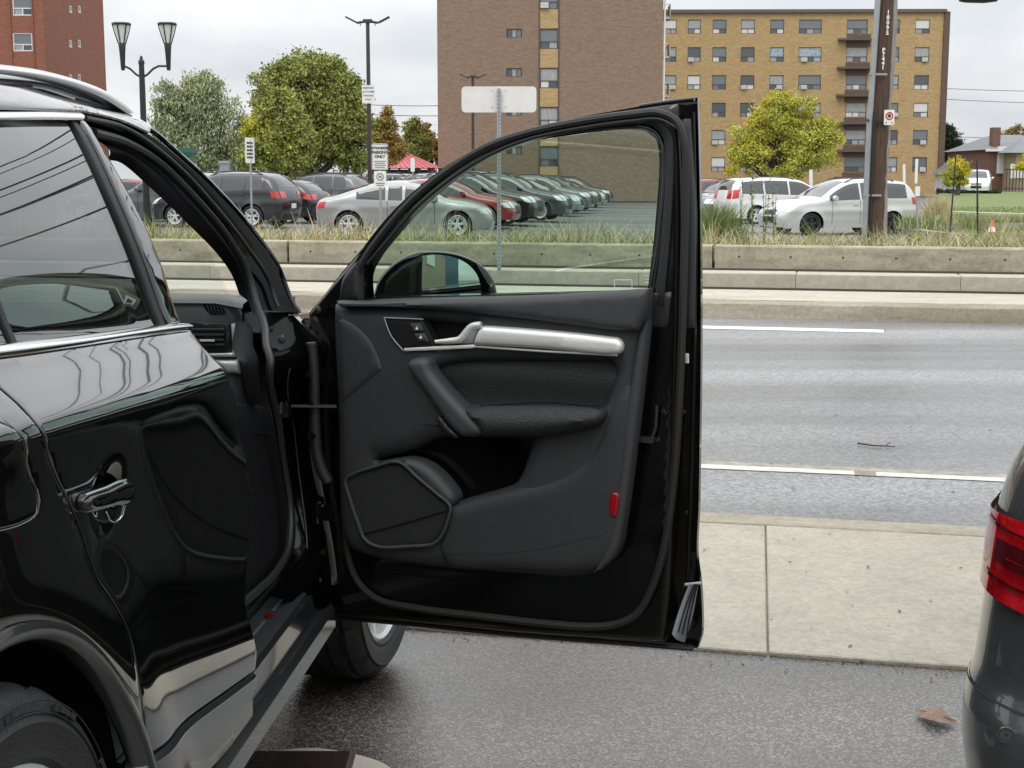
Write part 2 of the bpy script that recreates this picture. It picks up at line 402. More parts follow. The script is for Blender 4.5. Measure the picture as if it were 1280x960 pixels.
# ================================================================ THE BLACK SUV
TA = .08; _al = math.atan(TA)
ES = np.array([math.sin(_al), math.cos(_al), 0]); EW = np.array([math.cos(_al), -math.sin(_al), 0]); UP = np.array([0, 0, 1.])
HP = at(408, 600, 3.5); P0 = np.array([HP[0], 3.5, 0])
_pzold = [(-1.2, -.10), (-.85, -.05), (-.76, -.012), (-.66, .004), (-.56, .0), (-.44, -.022), (-.30, -.034), (-.16, -.03), (-.06, -.012), (0, 0), (.035, -.008), (.10, -.048), (.16, -.088), (.30, -.145), (.45, -.215), (.50, -.255), (.535, -.32), (.56, -.42), (.6, -.7)]
_pk = [(-1.2, -.12), (-.85, -.05), (-.70, -.004), (-.58, .0), (-.42, -.018), (-.25, -.030), (-.10, -.020), (-.04, -.008), (-.012, -.002), (.006, -.004), (.02, -.016), (.05, -.044), (.09, -.080), (.13, -.100), (.18, -.114), (.32, -.160), (.45, -.224), (.51, -.275), (.55, -.36), (.6, -.6)]
def _spline(K):
    # natural cubic spline, tabulated
    x = np.array([k[0] for k in K]); y = np.array([k[1] for k in K]); n = len(x); h = np.diff(x); A = np.eye(n); b = np.zeros(n)
    for i in range(1, n - 1): A[i, i - 1] = h[i - 1]; A[i, i] = 2 * (h[i - 1] + h[i]); A[i, i + 1] = h[i]; b[i] = 6 * ((y[i + 1] - y[i]) / h[i] - (y[i] - y[i - 1]) / h[i - 1])
    m = np.linalg.solve(A, b)
    def f(q):
        q = min(max(q, x[0]), x[-1]); i = min(max(int(np.searchsorted(x, q)) - 1, 0), n - 2); t0 = (x[i + 1] - q); t1 = (q - x[i])
        return (m[i] * t0**3 + m[i + 1] * t1**3) / (6 * h[i]) + (y[i] / h[i] - m[i] * h[i] / 6) * t0 + (y[i + 1] / h[i] - m[i + 1] * h[i] / 6) * t1
    return f
_raw = _spline(_pk); _tx = np.linspace(-1.2, .6, 721); _ty = np.array([_raw(q) for q in _tx])
_k = np.exp(-np.linspace(-2, 2, 17)[::1] ** 2 * 2.2); _k /= _k.sum(); _ts = np.convolve(np.pad(_ty, 8, mode='edge'), _k, 'valid')
def _prof(q): return float(np.interp(q, _tx, _ts))
def _herm(T, x):
    n = len(T)
    if x <= T[0][0]: return T[0][1]
    if x >= T[-1][0]: return T[-1][1]
    i = max(j for j in range(n - 1) if T[j][0] <= x)
    def sl(j):
        if j == 0 or j == n - 1: return 0 if j == 0 else (T[-1][1] - T[-2][1]) / (T[-1][0] - T[-2][0])
        a = (T[j][1] - T[j - 1][1]) / (T[j][0] - T[j - 1][0]); b = (T[j + 1][1] - T[j][1]) / (T[j + 1][0] - T[j][0])
        return 0 if a * b <= 0 else 2 * a * b / (a + b)
    (x0, y0), (x1, y1) = T[i], T[i + 1]; h = x1 - x0; t = (x - x0) / h; m0, m1 = sl(i) * h, sl(i + 1) * h
    return (2 * t**3 - 3 * t * t + 1) * y0 + (t**3 - 2 * t * t + t) * m0 + (-2 * t**3 + 3 * t * t) * y1 + (t**3 - t * t) * m1
WCS, WCZ, WR = -1.85, .41, .41           # rear wheel centre along the car, height, tyre radius
def side_w(s, z):
    zc = 1.03 - .055 * max(s, -2.2)
    w = _prof(z - zc) - .020 * (s + .9) ** 2 * (s < -.9) - .010 * (s + .9) ** 2 * (s >= -.9)
    if s < -2.1: w -= .12 * (s + 2.1) ** 2
    if s > .3: w -= .10 * (s - .3) ** 2
    for c in (WCS, .56):
        rr = math.hypot(s - c, z - WCZ)
        w += .028 * math.exp(-((rr - .50) / .13) ** 2)
    return w
SIDE = Frame(P0, ES, UP, EW, side_w)
def body(s, w, z): return P0 + ES * s + EW * w + UP * z     # a point in car coordinates
suv = thing('parked_suv', 'glossy black SUV seen from its rear side with its front passenger door standing wide open', 'SUV', P0)
PL = lambda w: Frame(P0 + EW * w, ES, UP, EW)            # plane along the car at offset w
RF = lambda s: Frame(P0 + ES * s, EW, UP, -ES)           # plane across the car, facing rearwards
def S(x, y, h=0, *c): return (*SIDE.inv(x, y, h), *c)
def SQ(P, h=0): return [(*SIDE.inv(p[0], p[1], h), *p[2:]) for p in P]

# ---- rear door
seam = [(-60, 452, 1), (-25, 463), (0, 485), (27, 509), (47, 532), (58, 562), (72, 600), (88, 632), (101, 664), (109, 690), (121, 722), (141, 752), (162, 795), (173, 852), (179, 905), (181, 945, 1)]
d_front = [(318, 838, 1), (320, 816), (314, 787), (306, 751), (309, 700), (312, 670), (310, 603), (309, 581), (301, 548), (293, 494), (286, 476), (274, 456), (255, 436), (238, 413, 1)]
belt = [(180, 421), (100, 433), (0, 447)]
hs_, hz_ = SIDE.inv(132, 622)
def cup(a, b): return -.013 * math.exp(-(((a - hs_ - .01) / .055) ** 2 + ((b - hz_ - .006) / .040) ** 2) ** 1.6)
rdoor = patch('rear_door', SIDE, [(181, 945, 1)] + d_front + belt + seam[:-1], M['paint'], suv, h=0, bulge=.0015, r=.003, depth=.025, grid=.013, hf=cup)
clad = patch('door_cladding', SIDE, [(182, 951, 1), (318, 842, 1), (320, 856), (314, 872), (314, 896, 1), (262, 962), (175, 1040, 1), (174, 990)], M['cladding'], rdoor, h=.004, bulge=.006, r=.012, depth=.03, grid=.02)
rglass = patch('window_glass', SIDE, [(-70, 152, 1), (0, 151), (90, 150, 1), (109, 180), (205, 405, 1), (0, 431), (-70, 441, 1)], M['privacy'], rdoor, h=-.010, depth=.004, grid=.03)
rbar = patch('glass_run_channel', SIDE, [(89, 150, 1), (97, 150, 1), (143, 240), (209, 405, 1), (201, 406, 1), (134, 240)], M['rubber'], rdoor, h=-.004, bulge=.003, r=.006, depth=.02, grid=.03)
patch('division_bar', SIDE, [(-24, 325, 1), (-19, 325, 1), (22, 428, 1), (16, 429, 1)], M['rubber'], rdoor, h=-.006, bulge=.002, r=.004, depth=.01, grid=.03)
patch('pillar_trim', SIDE, [(98, 150, 1), (105, 150, 1), (125, 182), (157, 237), (200, 330), (225, 403, 1), (210, 405, 1), (144, 240)], M['paint'], rdoor, h=0, bulge=.004, r=.008, depth=.03, grid=.02)
band('chrome_window_trim', SIDE, [(-70, 138), (0, 139), (60, 139), (100, 140)], [(-70, 152), (0, 150.5), (60, 149.5), (104, 150)], .002, .004, M['chrome'], rdoor, crown=.005, n=8, thick=.012)
band('chrome_belt_trim', SIDE, [(-70, 438), (0, 431), (100, 420.5), (180, 410), (225, 404), (236, 404.5)], [(-70, 453), (0, 445), (100, 431), (180, 418), (225, 412), (239, 410)], .004, .006, M['chrome'], rdoor, crown=.006, n=8, thick=.015)
# pull handle: a bowed bar standing off the skin over its recess
def hbar(P, h, mt, name, bulge, r, dep): return patch(name, SIDE, P, mt, hroot, h=h, bulge=bulge, r=r, depth=dep, grid=.012)
hroot = patch('door_handle', SIDE, [(103, 624), (106, 619), (130, 610), (154, 600), (161, 603), (163, 615), (158, 628), (140, 633), (108, 640), (103, 634)], M['paint'], rdoor, h=.010, bulge=.011, r=.010, depth=.007, grid=.008)
mbh = MB(); mbh.tube(curve(SIDE, [(105, 619), (118, 614), (132, 609), (146, 602.5), (156, 600)], .017), .0035, 8, flat=.7)
obj('handle_strip', mbh, M['chrome'], rdoor, True)
mbh = MB(); mbh.tube(curve(SIDE, [(133, 640), (137, 650), (146, 652), (153, 644), (156, 632)], .002), .0012, 8); obj('key_bezel', mbh, M['chrome'], rdoor, True)

# ---- quarter panel with wheel arch, fuel flap
QF = SQ([(180, 944), (172, 853), (161, 796), (139.5, 753), (119.4, 723), (107.5, 691), (99.5, 664.5), (86.5, 632.5), (70.5, 600.5), (56.6, 562.5), (45.6, 533), (25.7, 510.3), (-1.3, 486.3), (-26, 464.5), (-62, 454)])
QF[0] = (*QF[0], 1); QF[-1] = (*QF[-1], 1)
cR = .435; arch = [(WCS + cR * math.cos(a), .44 + cR * math.sin(a)) for a in [R(q) for q in range(8, 173, 11)]]
arch = [(WCS + cR * 1.0, .36, 1)] + arch + [(WCS - cR, .36, 1)]
qout = [(-2.75, .36, 1), (-3.02, .62), (-3.05, .9), (-2.98, 1.20), (-2.62, 1.25), (-2.05, 1.245)]
flap = [(-12, 522), (0, 528), (16, 535), (28, 548), (30, 575), (36, 596), (45, 616), (45, 640), (27, 654), (0, 662), (-14, 664), (-30, 640), (-34, 560)]
quarter = patch('quarter_panel', SIDE, QF + [(p[0], p[1]) for p in qout[::-1]] + arch[::-1], M['paint'], suv, bulge=.0015, r=.003, depth=.025, grid=.016, px=False, holes=[SQ(flap)])
def shrink(P, k):
    c = np.mean([p[:2] for p in P], 0); return [tuple(c + (np.array(p[:2]) - c) * k) for p in P]
patch('fuel_flap', SIDE, shrink(SQ(flap), .984), M['paint'], quarter, h=0, bulge=.0015, r=.003, depth=.02, grid=.015, px=False)
# arch lip: rolled dark band round the wheel opening
rows = []
for a in np.linspace(R(-10), R(190), 60):
    ca, sa = math.cos(a), math.sin(a); row = []
    for rr, hh in ((cR + .024, .003), (cR + .023, .008), (cR + .014, .011), (cR + .002, .008), (cR - .004, .0), (cR - .006, -.02)):
        s_, z_ = WCS + rr * ca, .44 + rr * sa
        row.append(body(s_, side_w(WCS + (cR + .02) * ca, .44 + (cR + .02) * sa) + hh, z_))
    rows.append(row)
mb = MB(); mb.grid(rows); obj('wheel_arch_trim', mb, M['cladding'], quarter, True, sharp=60)
mb = MB(); rows = [[body(WCS + .47 * math.cos(a), w, .43 + .47 * math.sin(a)) for w in (-.04, -.15, -.45)] for a in np.linspace(R(-15), R(195), 40)]
mb.grid(rows); cN = [body(WCS + .48 * math.cos(a), -.45, .43 + .48 * math.sin(a)) for a in np.linspace(R(-15), R(195), 40)]; mb.add(cN, [tuple(range(40))])
obj('wheel_well_liner', mb, M['matteblack'], suv, True)

# ---- wheels
def wheel(name, root_loc, yaw, label=None, rim=M['alloy'], rad=WR, wid=.235, parent=None, n=128, spokes=5, rk=1.0):
    """turned about X, outboard side towards +X"""
    hw = wid / 2; rr = rad
    prof = [(.245 * rk, -hw * .9), (.262 * rk, -hw), (.31 + (rk - 1) * .2, -hw * 1.06), (rr - .035, -hw * 1.02), (rr - .012, -hw * .86), (rr - .004, -hw * .72)]
    for k in (-.5, -.17, .17, .5): prof += [(rr, hw * (k - .13)), (rr - .001, hw * (k + .07)), (rr - .01, hw * (k + .08)), (rr - .01, hw * (k + .13))]
    prof += [(rr - .004, hw * .76), (rr - .012, hw * .88), (rr - .026, hw * .99), (rr - .036, hw * 1.02), (rr - .039, hw * 1.005), (.318 + (rk - 1) * .19, hw * 1.07), (.312 + (rk - 1) * .19, hw * 1.055), (.285 * rk, hw * 1.05), (.268 * rk, hw * 1.0), (.258 * rk, hw * 1.01), (.245 * rk, hw * .86)]
    mb = MB(); mb.lathe(prof, n=n, axis='X')
    # tread sipes: knock back every second column on the shoulders
    K = len(prof)
    for i, (pr, ph) in enumerate(prof):
        if abs(ph) > hw * .62 and rr - .03 < pr:
            for j in range(0, n, 8):
                v = mb.v[i * n + j]; q = (pr - .009) / pr; mb.v[i * n + j] = (v[0], v[1] * q, v[2] * q)
    w = thing_part(name, parent, root_loc, yaw)
    ty = obj('tyre', mb, M['tyre'], w, True, world=False, sharp=25)
    m2 = MB(); m2.lathe([(.248, hw * .80), (.252, hw * .93), (.244, hw * .96), (.232, hw * .90), (.222, hw * .55), (.21, 0), (.0, -.01)], n=48, axis='X')
    for k in range(spokes):
        for dlt in (-.16, .16):
            a0 = 2 * math.pi * k / spokes + .3; pts = [(hw * .72, .045, a0 + dlt * .6), (hw * .80, .13, a0 + dlt * .9), (hw * .82, .20, a0 + dlt * 1.15), (hw * .86, .238, a0 + dlt * 1.35)]
            m2.tube([(x, r_ * math.cos(a), r_ * math.sin(a)) for x, r_, a in pts], [.022, .017, .016, .019], 8, up=(1, 0, 0), flat=.6)
    m2.lathe([(.0, hw * .86), (.03, hw * .86), (.034, hw * .8), (.07, hw * .72), (.075, hw * .5)], n=24, axis='X')
    m2.v = [(v[0], v[1] * rk, v[2] * rk) for v in m2.v]; obj('rim', m2, rim, w, True, world=False)
    if rk > 1:
        mq = MB(); gq = random.Random(9); a = 0
        for rr0 in (.372, .388): mq.tube([(hw * 1.035, rr0 * math.cos(t), rr0 * math.sin(t)) for t in np.linspace(0, 2 * math.pi, 90)], .0012, 5)
        while a < 6.1:
            w_ = gq.uniform(.02, .05); mq.box((hw * 1.045, .380 * math.cos(a), .380 * math.sin(a)), (.004, .008 + .004 * gq.random(), .38 * w_), rx=a); a += w_ + (.012 if gq.random() < .8 else .35)
        obj('sidewall_ribs', mq, M['tyre'], w, world=False)
    m3 = MB(); m3.lathe([(.0, -.005), (.16, -.005), (.16, .01), (0, .01)], n=32, axis='X'); obj('brake_disc', m3, M['darkalloy'], w, True, world=False)
    return w
def thing_part(name, parent, loc, yaw):
    o = bpy.data.objects.new(name, None); COL.objects.link(o); o.parent = parent; o.empty_display_size = .1
    o.location = Vector(loc) - (wloc(parent) if parent else Vector((0, 0, 0))); o.rotation_euler = (0, 0, yaw); return o
wheel('rear_wheel', body(WCS - .01, -.015 - .1175, WR), -_al, parent=suv, rk=1.22)
wheel('front_wheel', body(.56, -.075, .36), -_al - R(6), parent=suv, rad=.36, wid=.27)
wheel('rear_wheel', body(WCS, -1.70, WR), -_al + math.pi, parent=suv, n=48)
wheel('front_wheel', body(.62, -1.70, .36), -_al + math.pi - R(20), parent=suv, rad=.36, n=48)

# ---- roof side, roof, rails
patch('roof_side_panel', SIDE, [(-80, 99, 1), (0, 103), (50, 107), (78, 116), (125, 132), (160, 142), (190, 159, 1), (186, 167, 1), (152, 152), (102, 140, 1), (0, 137), (-80, 136, 1)], M['paint'], suv, bulge=.006, r=.012, depth=.03, grid=.018)
mb = MB(); rows = []
for s in np.linspace(-2.95, -.40, 34):
    zc_ = 1.03 - .055 * max(s, -2.2); z0 = 1.592 + .012 * math.sin((s + 3) * 1.2) - (max(0, s + .75) ** 2) * .12
    ze = 1.56 + .03 * min(1, max(0, (-.4 - s) / .5)); row = []
    for q in np.linspace(0, 1, 25):
        w = -.30 - q * 1.26; row.append(body(s, w, z0 - .03 + .075 * math.sin(math.pi * q) ** .7))
    rows.append(row)
mb.grid(rows); obj('roof', mb, M['paint'], suv, True, sharp=60)
RAIL = PL(-.31)
band('roof_rail', RAIL, [(-90, 72), (0, 80.5), (50, 87.5), (100, 101), (132, 114), (152, 129), (163, 141)], [(-90, 83), (0, 90.5), (40, 95.5), (90, 107), (125, 121), (146, 133), (159, 142)], .0, .024, M['satin'], suv, crown=.012, n=8, thick=.03)
band('rail_base_sky_reflection', RAIL, [(-90, 84), (0, 92), (75, 103), (125, 122), (160, 141)], [(-90, 104), (0, 107), (50, 111), (80, 120), (125, 136), (158, 144)], -.035, .03, M['satin'], suv, n=3)  # pale metal, tilted upward, stands for sky mirrored in the body paint
seal('rail_seam', RAIL, [(-90, 98), (0, 100.5), (60, 107), (85, 115), (125, 131), (156, 142)], .0035, M['rubber'], suv, h=.0)

# ---- front door aperture: painted flanges, seals, inner pillar trim
o1 = [(102, 141), (152, 153), (186, 168), (220, 194.5), (257, 227), (316.5, 293), (347, 338), (372, 391)]
o2 = [(112, 158), (152, 170), (196, 196), (236, 232), (285, 290), (312, 335), (330, 388)]
o3 = [(122, 176), (160, 186), (200, 212), (246, 258), (286, 309), (306, 352), (318, 395)]
o4 = [(133, 200), (152, 204), (186, 233), (232, 277), (276, 323), (292, 348), (299, 368)]
seal('pillar_outer_edge', SIDE, [(184, 160), (192, 165), (214, 184), (259, 225), (319, 292), (350, 338), (374, 390)], .0065, M['paint'], suv, h=-.004)
band('door_aperture_flange', SIDE, o1, o2, -.004, -.03, M['jamb'], suv, crown=.004, n=6)
band('door_aperture_flange', SIDE, o2, o3, -.03, -.055, M['jamb'], suv, crown=.004, n=6)
band('pillar_inner_trim', SIDE, o3, o4, -.05, -.075, M['recess'], suv, crown=.015, n=8)
mid = [(117, 166), (157, 178), (198, 203), (241, 245), (286, 299), (311, 345), (325, 392), (338, 455), (347, 530), (357, 595), (363, 640), (361, 682), (347, 712), (322, 738), (300, 756)]
seal('door_opening_seal', SIDE, mid, .009, M['rubber'], suv, h=-.028)
seal('door_opening_seal', SIDE, [(107, 148), (156, 160), (190, 181), (231, 216), (262, 250), (309, 309), (338, 356), (348, 384)], .005, M['rubber'], suv, h=-.006)
# A post and hinge pillar
pa = [(364, 390), (378, 440), (386, 500), (394, 580), (401, 660), (406, 720), (409, 764)]
pb = [(330, 390), (343, 450), (353, 530), (363, 600), (369, 645), (367, 690), (352, 722), (336, 745)]
band('hinge_pillar', SIDE, pa, pb, -.012, -.055, M['jamb'], suv, crown=.007, n=8)
band('hinge_pillar_face', SIDE, [(375, 388), (392, 440), (402, 520), (410, 600), (415, 700), (416, 766)], pa, -.03, -.012, M['jamb'], suv, crown=.004, n=4)
# kick panel and dash end cap
patch('kick_panel', SIDE, [(270, 500, 1), (300, 506), (326, 508), (338, 525), (346, 550), (356, 600), (360, 645), (357, 682), (342, 708), (318, 732), (290, 760), (240, 790, 1)], M['recess'], suv, h=-.085, bulge=.025, r=.05, depth=.04, grid=.025)
patch('dash_end_cap', SIDE, [(297, 402, 1), (308, 402, 1), (314, 412), (320, 450), (323, 498), (317, 508), (308, 492), (301, 450)], M['recess'], suv, h=-.068, bulge=.010, r=.02, depth=.006, grid=.015)
mb = MB(); mb.tube(curve(SIDE, [(318, 541), (334, 543)], -.055), .002, 6); obj('panel_seam', mb, M['matteblack'], suv)
# dashboard
D0 = RF(.02)
dash = patch('dashboard', D0, [(150, 374, 1), (215, 371), (262, 372), (290, 376), (299, 388), (300, 420), (304, 470), (306, 530), (300, 620, 1), (150, 640, 1)], M['dash'], suv, h=0, bulge=.03, r=.04, depth=.02, grid=.03)
mb = MB(); rows = []
for s, z in ((-.012, 1.142), (.0, 1.152), (.05, 1.158), (.12, 1.150), (.18, 1.12), (.3, 1.06), (.6, 1.02), (.8, 1.0)):
    rows.append([body(s, w, z - .012 * (1 if abs(w + .93) > .68 else 0)) for w in np.linspace(-.20, -1.66, 22)])
mb.grid(rows); obj('dash_top', mb, M['dash'], dash, True, sharp=70)
mb = MB(); mb.box(body(.32, -.93, .86), (1.44, .55, .5), rz=-_al); obj('dash_body', mb, M['trimdark'], dash)
vent = patch('air_vent', D0, [(236, 403), (262, 403), (286, 405), (288, 412), (288, 436), (284, 442), (262, 441), (232, 440)], M['blackplastic'], suv, h=.032, bulge=.004, r=.006, depth=.02, grid=.02)
mb = MB()
for y in (412, 418.5, 425, 431): 
    a = D0.pos(*D0.inv(240, y, .04), .04); b = D0.pos(*D0.inv(280, y, .04), .04); mb.tube([a, b], .0032, 6, flat=1)
obj('vent_slats', mb, M['trimmid'], vent, True)
mb = MB(); mb.tube([D0.pos(*D0.inv(250, 426, .046), .046), D0.pos(*D0.inv(268, 426, .046), .046)], .003, 6); obj('vent_tab', mb, M['silver'], vent, True)
patch('vent_wheel', D0, [(283, 416, 1), (287, 416, 1), (287, 427, 1), (283, 427, 1)], M['trimmid'], vent, h=.04, bulge=.003, r=.003, depth=.01, grid=.01)
patch('vent_frame', D0, [(289, 405, 1), (295, 405, 1), (297, 446, 1), (262, 446, 1), (258, 442, 1), (291, 441, 1)], M['silver'], vent, h=.038, bulge=.003, r=.003, depth=.02, grid=.01)
patch('dash_trim_strip', D0, [(268, 450, 1), (298, 450, 1), (300, 467, 1), (284, 467, 1)], M['silver'], suv, h=.034, bulge=.008, r=.012, depth=.02, grid=.01)
sv_ = patch('defroster_vent', D0, [(254, 381, 1), (275, 382, 1), (281, 388), (280, 394, 1), (264, 394, 1), (258, 389)], M['matteblack'], suv, h=.028, bulge=.002, r=.003, depth=.01, grid=.01)
mb = MB()
for i in range(6):
    x = 259 + i * 4; mb.tube([D0.pos(*D0.inv(x, 382, .034), .034), D0.pos(*D0.inv(x + 4, 394, .034), .034)], .0016, 5)
obj('vent_slats', mb, M['trimmid'], sv_, True)
# windscreen and its header
mb = MB(); rows = []
for t in np.linspace(0, 1, 9):
    z = 1.02 + .56 * t; s = float(np.interp(z, (1.0, 1.13, 1.20, 1.35, 1.466, 1.54, 1.59), (.22, .0, -.06, -.19, -.335, -.45, -.56)))
    rows.append([body(s - .03 + .10 * (1 - ((w + .93) / .7) ** 2), w, z + .012 * (1 - ((w + .93) / .7) ** 2)) for w in np.linspace(-.19 - .10 * t, -1.67 + .10 * t, 15)])
mb.grid(rows); obj('windscreen', mb, M['windscreen'], suv, True)
mb = MB(); mb.tube([body(-.62, w, 1.545 + .03 * (1 - ((w + .93) / .7) ** 2)) for w in np.linspace(-.28, -1.58, 12)], .03, 8); obj('roof_header', mb, M['trimdark'], suv, True)
mb = MB(); mb.grid([[body(s, w, 1.53 + .03 * math.sin(math.pi * q)) for q, w in ((q, -.30 - q * 1.26) for q in np.linspace(0, 1, 9))] for s in np.linspace(-2.9, -.62, 12)]); obj('headliner', mb, M['trimmid'], suv, True)

# ---- sill: rocker panel, step plate
prof = [(-.10, .26), (-.015, .285), (.012, .31), (.012, .355), (.002, .374), (-.012, .378), (-.016, .40), (-.018, .43), (-.026, .442), (-.11, .446), (-.12, .46), (-.24, .46)]
mb = MB(); mb.grid([[body(s, w, z) for w, z in prof] for s in (-1.42, -1.0, -.6, -.2, .02)]); rock = obj('rocker_panel', mb, M['cladding'], suv, True, sharp=25)
mb = MB(); mb.grid([[body(s, w, z) for w, z in ((-.024, .444), (-.028, .452), (-.098, .455), (-.102, .447))] for s in (-1.1, -.6, -.06)]); plate = obj('sill_plate', mb, M['trimdark'], suv, True, sharp=25)
mb = MB()
for s0, s1 in ((-.75, -.40), (-.32, -.10)): mb.box((body((s0 + s1) / 2, -.062, .4565)), (.007, s1 - s0, .003), rz=-_al)
obj('light_strip', mb, M['satin'], plate)
text('sill_emblem', 'S', .032, M['redref'], plate, body(-.36, -.062, .458), EW, ES, ext=.001, bold=.002)
mb = MB(); mb.tube([body(s, -.112, .452) for s in (-1.2, -.6, -.05)], .008, 8); obj('sill_seal', mb, M['rubber'], suv, True)

# ---- hinges, check strap, wiring boot in the gap
def blk(name, x, y, w, d, m, sz=0, parent=suv, hw=.0): 
    mb = MB(); mb.box(body(*[(-.01 + sz), (x), (y)]), (w, .03, d), rz=-_al); return obj(name, mb, m, parent)
def pp(x, y, Y): return at(x, y, Y)
for y0, y1 in ((462, 476), (632, 650)):
    mb = MB(); a, b = pp(380, (y0 + y1) / 2 - 3, 3.5), pp(404, (y0 + y1) / 2 + 2, 3.46); mb.tube([a, b], .011, 10); mb.tube([pp(396, y0 - 4, 3.47), pp(396, y1 + 4, 3.47)], .012, 12)
    mb.box(pp(407, (y0 + y1) / 2, 3.45), (.03, .02, .035), rz=-.4); obj('door_hinge', mb, M['paint_in'], suv, True, sharp=40)
mb = MB(); a, b = pp(352, 507, 3.40), pp(420, 508, 3.44); mb.tube([a, b], .0075, 6, flat=.6); mb.box(pp(351, 509, 3.41), (.04, .025, .045), rz=-.3); mb.tube([pp(350, 501, 3.385), pp(350, 516, 3.385)], .008, 10)
obj('door_check_strap', mb, M['darkalloy'], suv, True, sharp=40)
mb = MB(); bp = crom([(0, 0), (0, 1)], False, .05); pts = [pp(x, y, 3.45) for x, y in crom([(389, 428), (392, 470), (393, 520), (395, 560), (401, 585), (410, 603)], False, 3)]
mb.tube(pts, [.013 + .0028 * (i % 2) for i in range(len(pts))], 12); obj('wiring_boot', mb, M['rubber'], suv, True, sharp=60)
for (x, y) in ((386, 468), (388, 505), (391, 545), (398, 640), (404, 690)):
    mb = MB(); mb.lathe([(0, -.004), (.008, -.004), (.008, .004), (0, .005)], c=pp(x, y, 3.42), n=6, axis='Y'); obj('hinge_bolt', mb, M['paint_in'], suv, True, sharp=30)

for P_, r_, h_ in (([(372, 392), (386, 460), (394, 540), (402, 620), (408, 700), (412, 765)], .005, -.02), ([(380, 396), (392, 440), (399, 520), (405, 600), (411, 690), (414, 760)], .004, -.035), ([(352, 420), (360, 470), (368, 540), (376, 610), (382, 660), (386, 720), (398, 762)], .0035, -.03)):
    seal('pillar_flange', SIDE, P_, r_, M['paint_in'], suv, h=h_)
for x, y in ((352, 425), (384, 545), (372, 690), (398, 725)):
    mb = MB(); c = SIDE.pos(*SIDE.inv(x, y, -.02), -.02); mb.lathe([(0, -.006), (.009, -.004), (.010, 0)], c=c, n=12, axis='Y'); obj('body_plug', mb, M['rubber'], suv, True)

# ---- the rest of the body, beyond the frame or turned away
mb = MB(); mb.box(body(-.85, -.93, .33), (1.62, 4.2, .12), rz=-_al); obj('floor_pan', mb, M['matteblack'], suv)
patch('inner_side_shell', SIDE, [(-1.40, .40, 1), (-.66, .40, 1), (-.66, .8), (-.95, 1.16, 1), (-2.2, 1.20, 1), (-2.35, 1.0, 1), (-2.35, .93, 1), (-1.86, .95), (-1.40, .75)], M['matteblack'], suv, h=-.024, depth=.0, grid=.06, px=False)
frarch = [(.56 + .40 * math.cos(a), .40 + .40 * math.sin(a)) for a in [R(q) for q in range(10, 171, 16)]]
patch('front_wing', SIDE, [(.02, .42, 1), (.16, .40, 1)] + frarch[::-1] + [(.97, .40, 1), (1.32, .42, 1), (1.36, .7), (1.2, .90), (.75, 1.03), (.2, 1.10), (.03, 1.11, 1)], M['paint'], suv, bulge=.003, r=.006, depth=.03, grid=.03, px=False)
mb = MB(); rows = []
for s, z, k in ((.15, 1.06, 0), (.5, 1.07, 0), (.80, 1.05, 0), (.95, 1.02, .0), (1.2, .93, .05), (1.36, .80, .10), (1.40, .62, .12), (1.38, .40, .14), (1.2, .30, .2)):
    rows.append([body(s - .12 * ((w + .93) / .8) ** 4, w, z + .02 * (1 - ((w + .93) / .8) ** 2)) for w in np.linspace(-.10 - k, -1.76 + k, 17)])
mb.grid(rows); obj('bonnet', mb, M['paint'], suv, True, sharp=50)
mb = MB(); rows = []
for s, z, k in ((-2.85, 1.60, .30), (-2.95, 1.56, .27), (-3.12, 1.22, .12), (-3.2, 1.05, .05), (-3.22, .6, .03), (-3.1, .36, .08)):
    rows.append([body(s + .14 * abs((w + .93) / .9) ** 4, w, z) for w in np.linspace(-.02 - k, -1.84 + k, 17)])
mb.grid(rows); obj('tailgate', mb, M['paint'], suv, True, sharp=50)
LEFT = Frame(body(0, -1.86, 0), ES, UP, -EW, side_w)
lo = [(-3.05, .40, 1), (-2.28, .40, 1), (-2.2, .68), (-1.86, .86), (-1.5, .68), (-1.42, .40, 1), (.14, .40, 1), (.22, .66), (.56, .80), (.9, .66), (.98, .40, 1), (1.3, .42, 1), (1.34, .8), (.75, 1.03), (.15, 1.13), (-.12, 1.32), (-.42, 1.56), (-.8, 1.585), (-2.7, 1.56, 1), (-2.98, 1.24), (-3.05, .8)]
patch('left_body_side', LEFT, lo, M['paint'], suv, depth=.02, grid=.05, px=False, holes=[[(-.0, 1.16, 1), (-.36, 1.44), (-.5, 1.50), (-.92, 1.52, 1), (-.92, 1.18, 1)], [(-1.0, 1.18, 1), (-1.0, 1.52, 1), (-1.7, 1.52), (-1.9, 1.48, 1), (-1.9, 1.20, 1)]])
patch('left_window_glass', LEFT, [(-.0, 1.15, 1), (-.36, 1.45), (-.5, 1.51), (-.8, 1.53), (-1.7, 1.53), (-1.92, 1.49, 1), (-1.92, 1.17, 1)], M['windscreen'], suv, h=-.02, depth=.003, grid=.08, px=False)
patch('rear_quarter_glass', SIDE, [(-2.02, 1.25, 1), (-2.02, 1.51, 1), (-2.6, 1.47), (-2.85, 1.30, 1)], M['privacy'], suv, h=-.004, depth=.004, grid=.06, px=False)
patch('rear_pillar', SIDE, [(-1.9, 1.24, 1), (-1.9, 1.53, 1), (-2.6, 1.535), (-2.95, 1.50, 1), (-3.02, 1.22, 1)], M['paint'], suv, h=-.006, depth=.004, grid=.05, px=False, holes=[[(-2.02, 1.26, 1), (-2.02, 1.50, 1), (-2.58, 1.46), (-2.82, 1.30, 1)]])
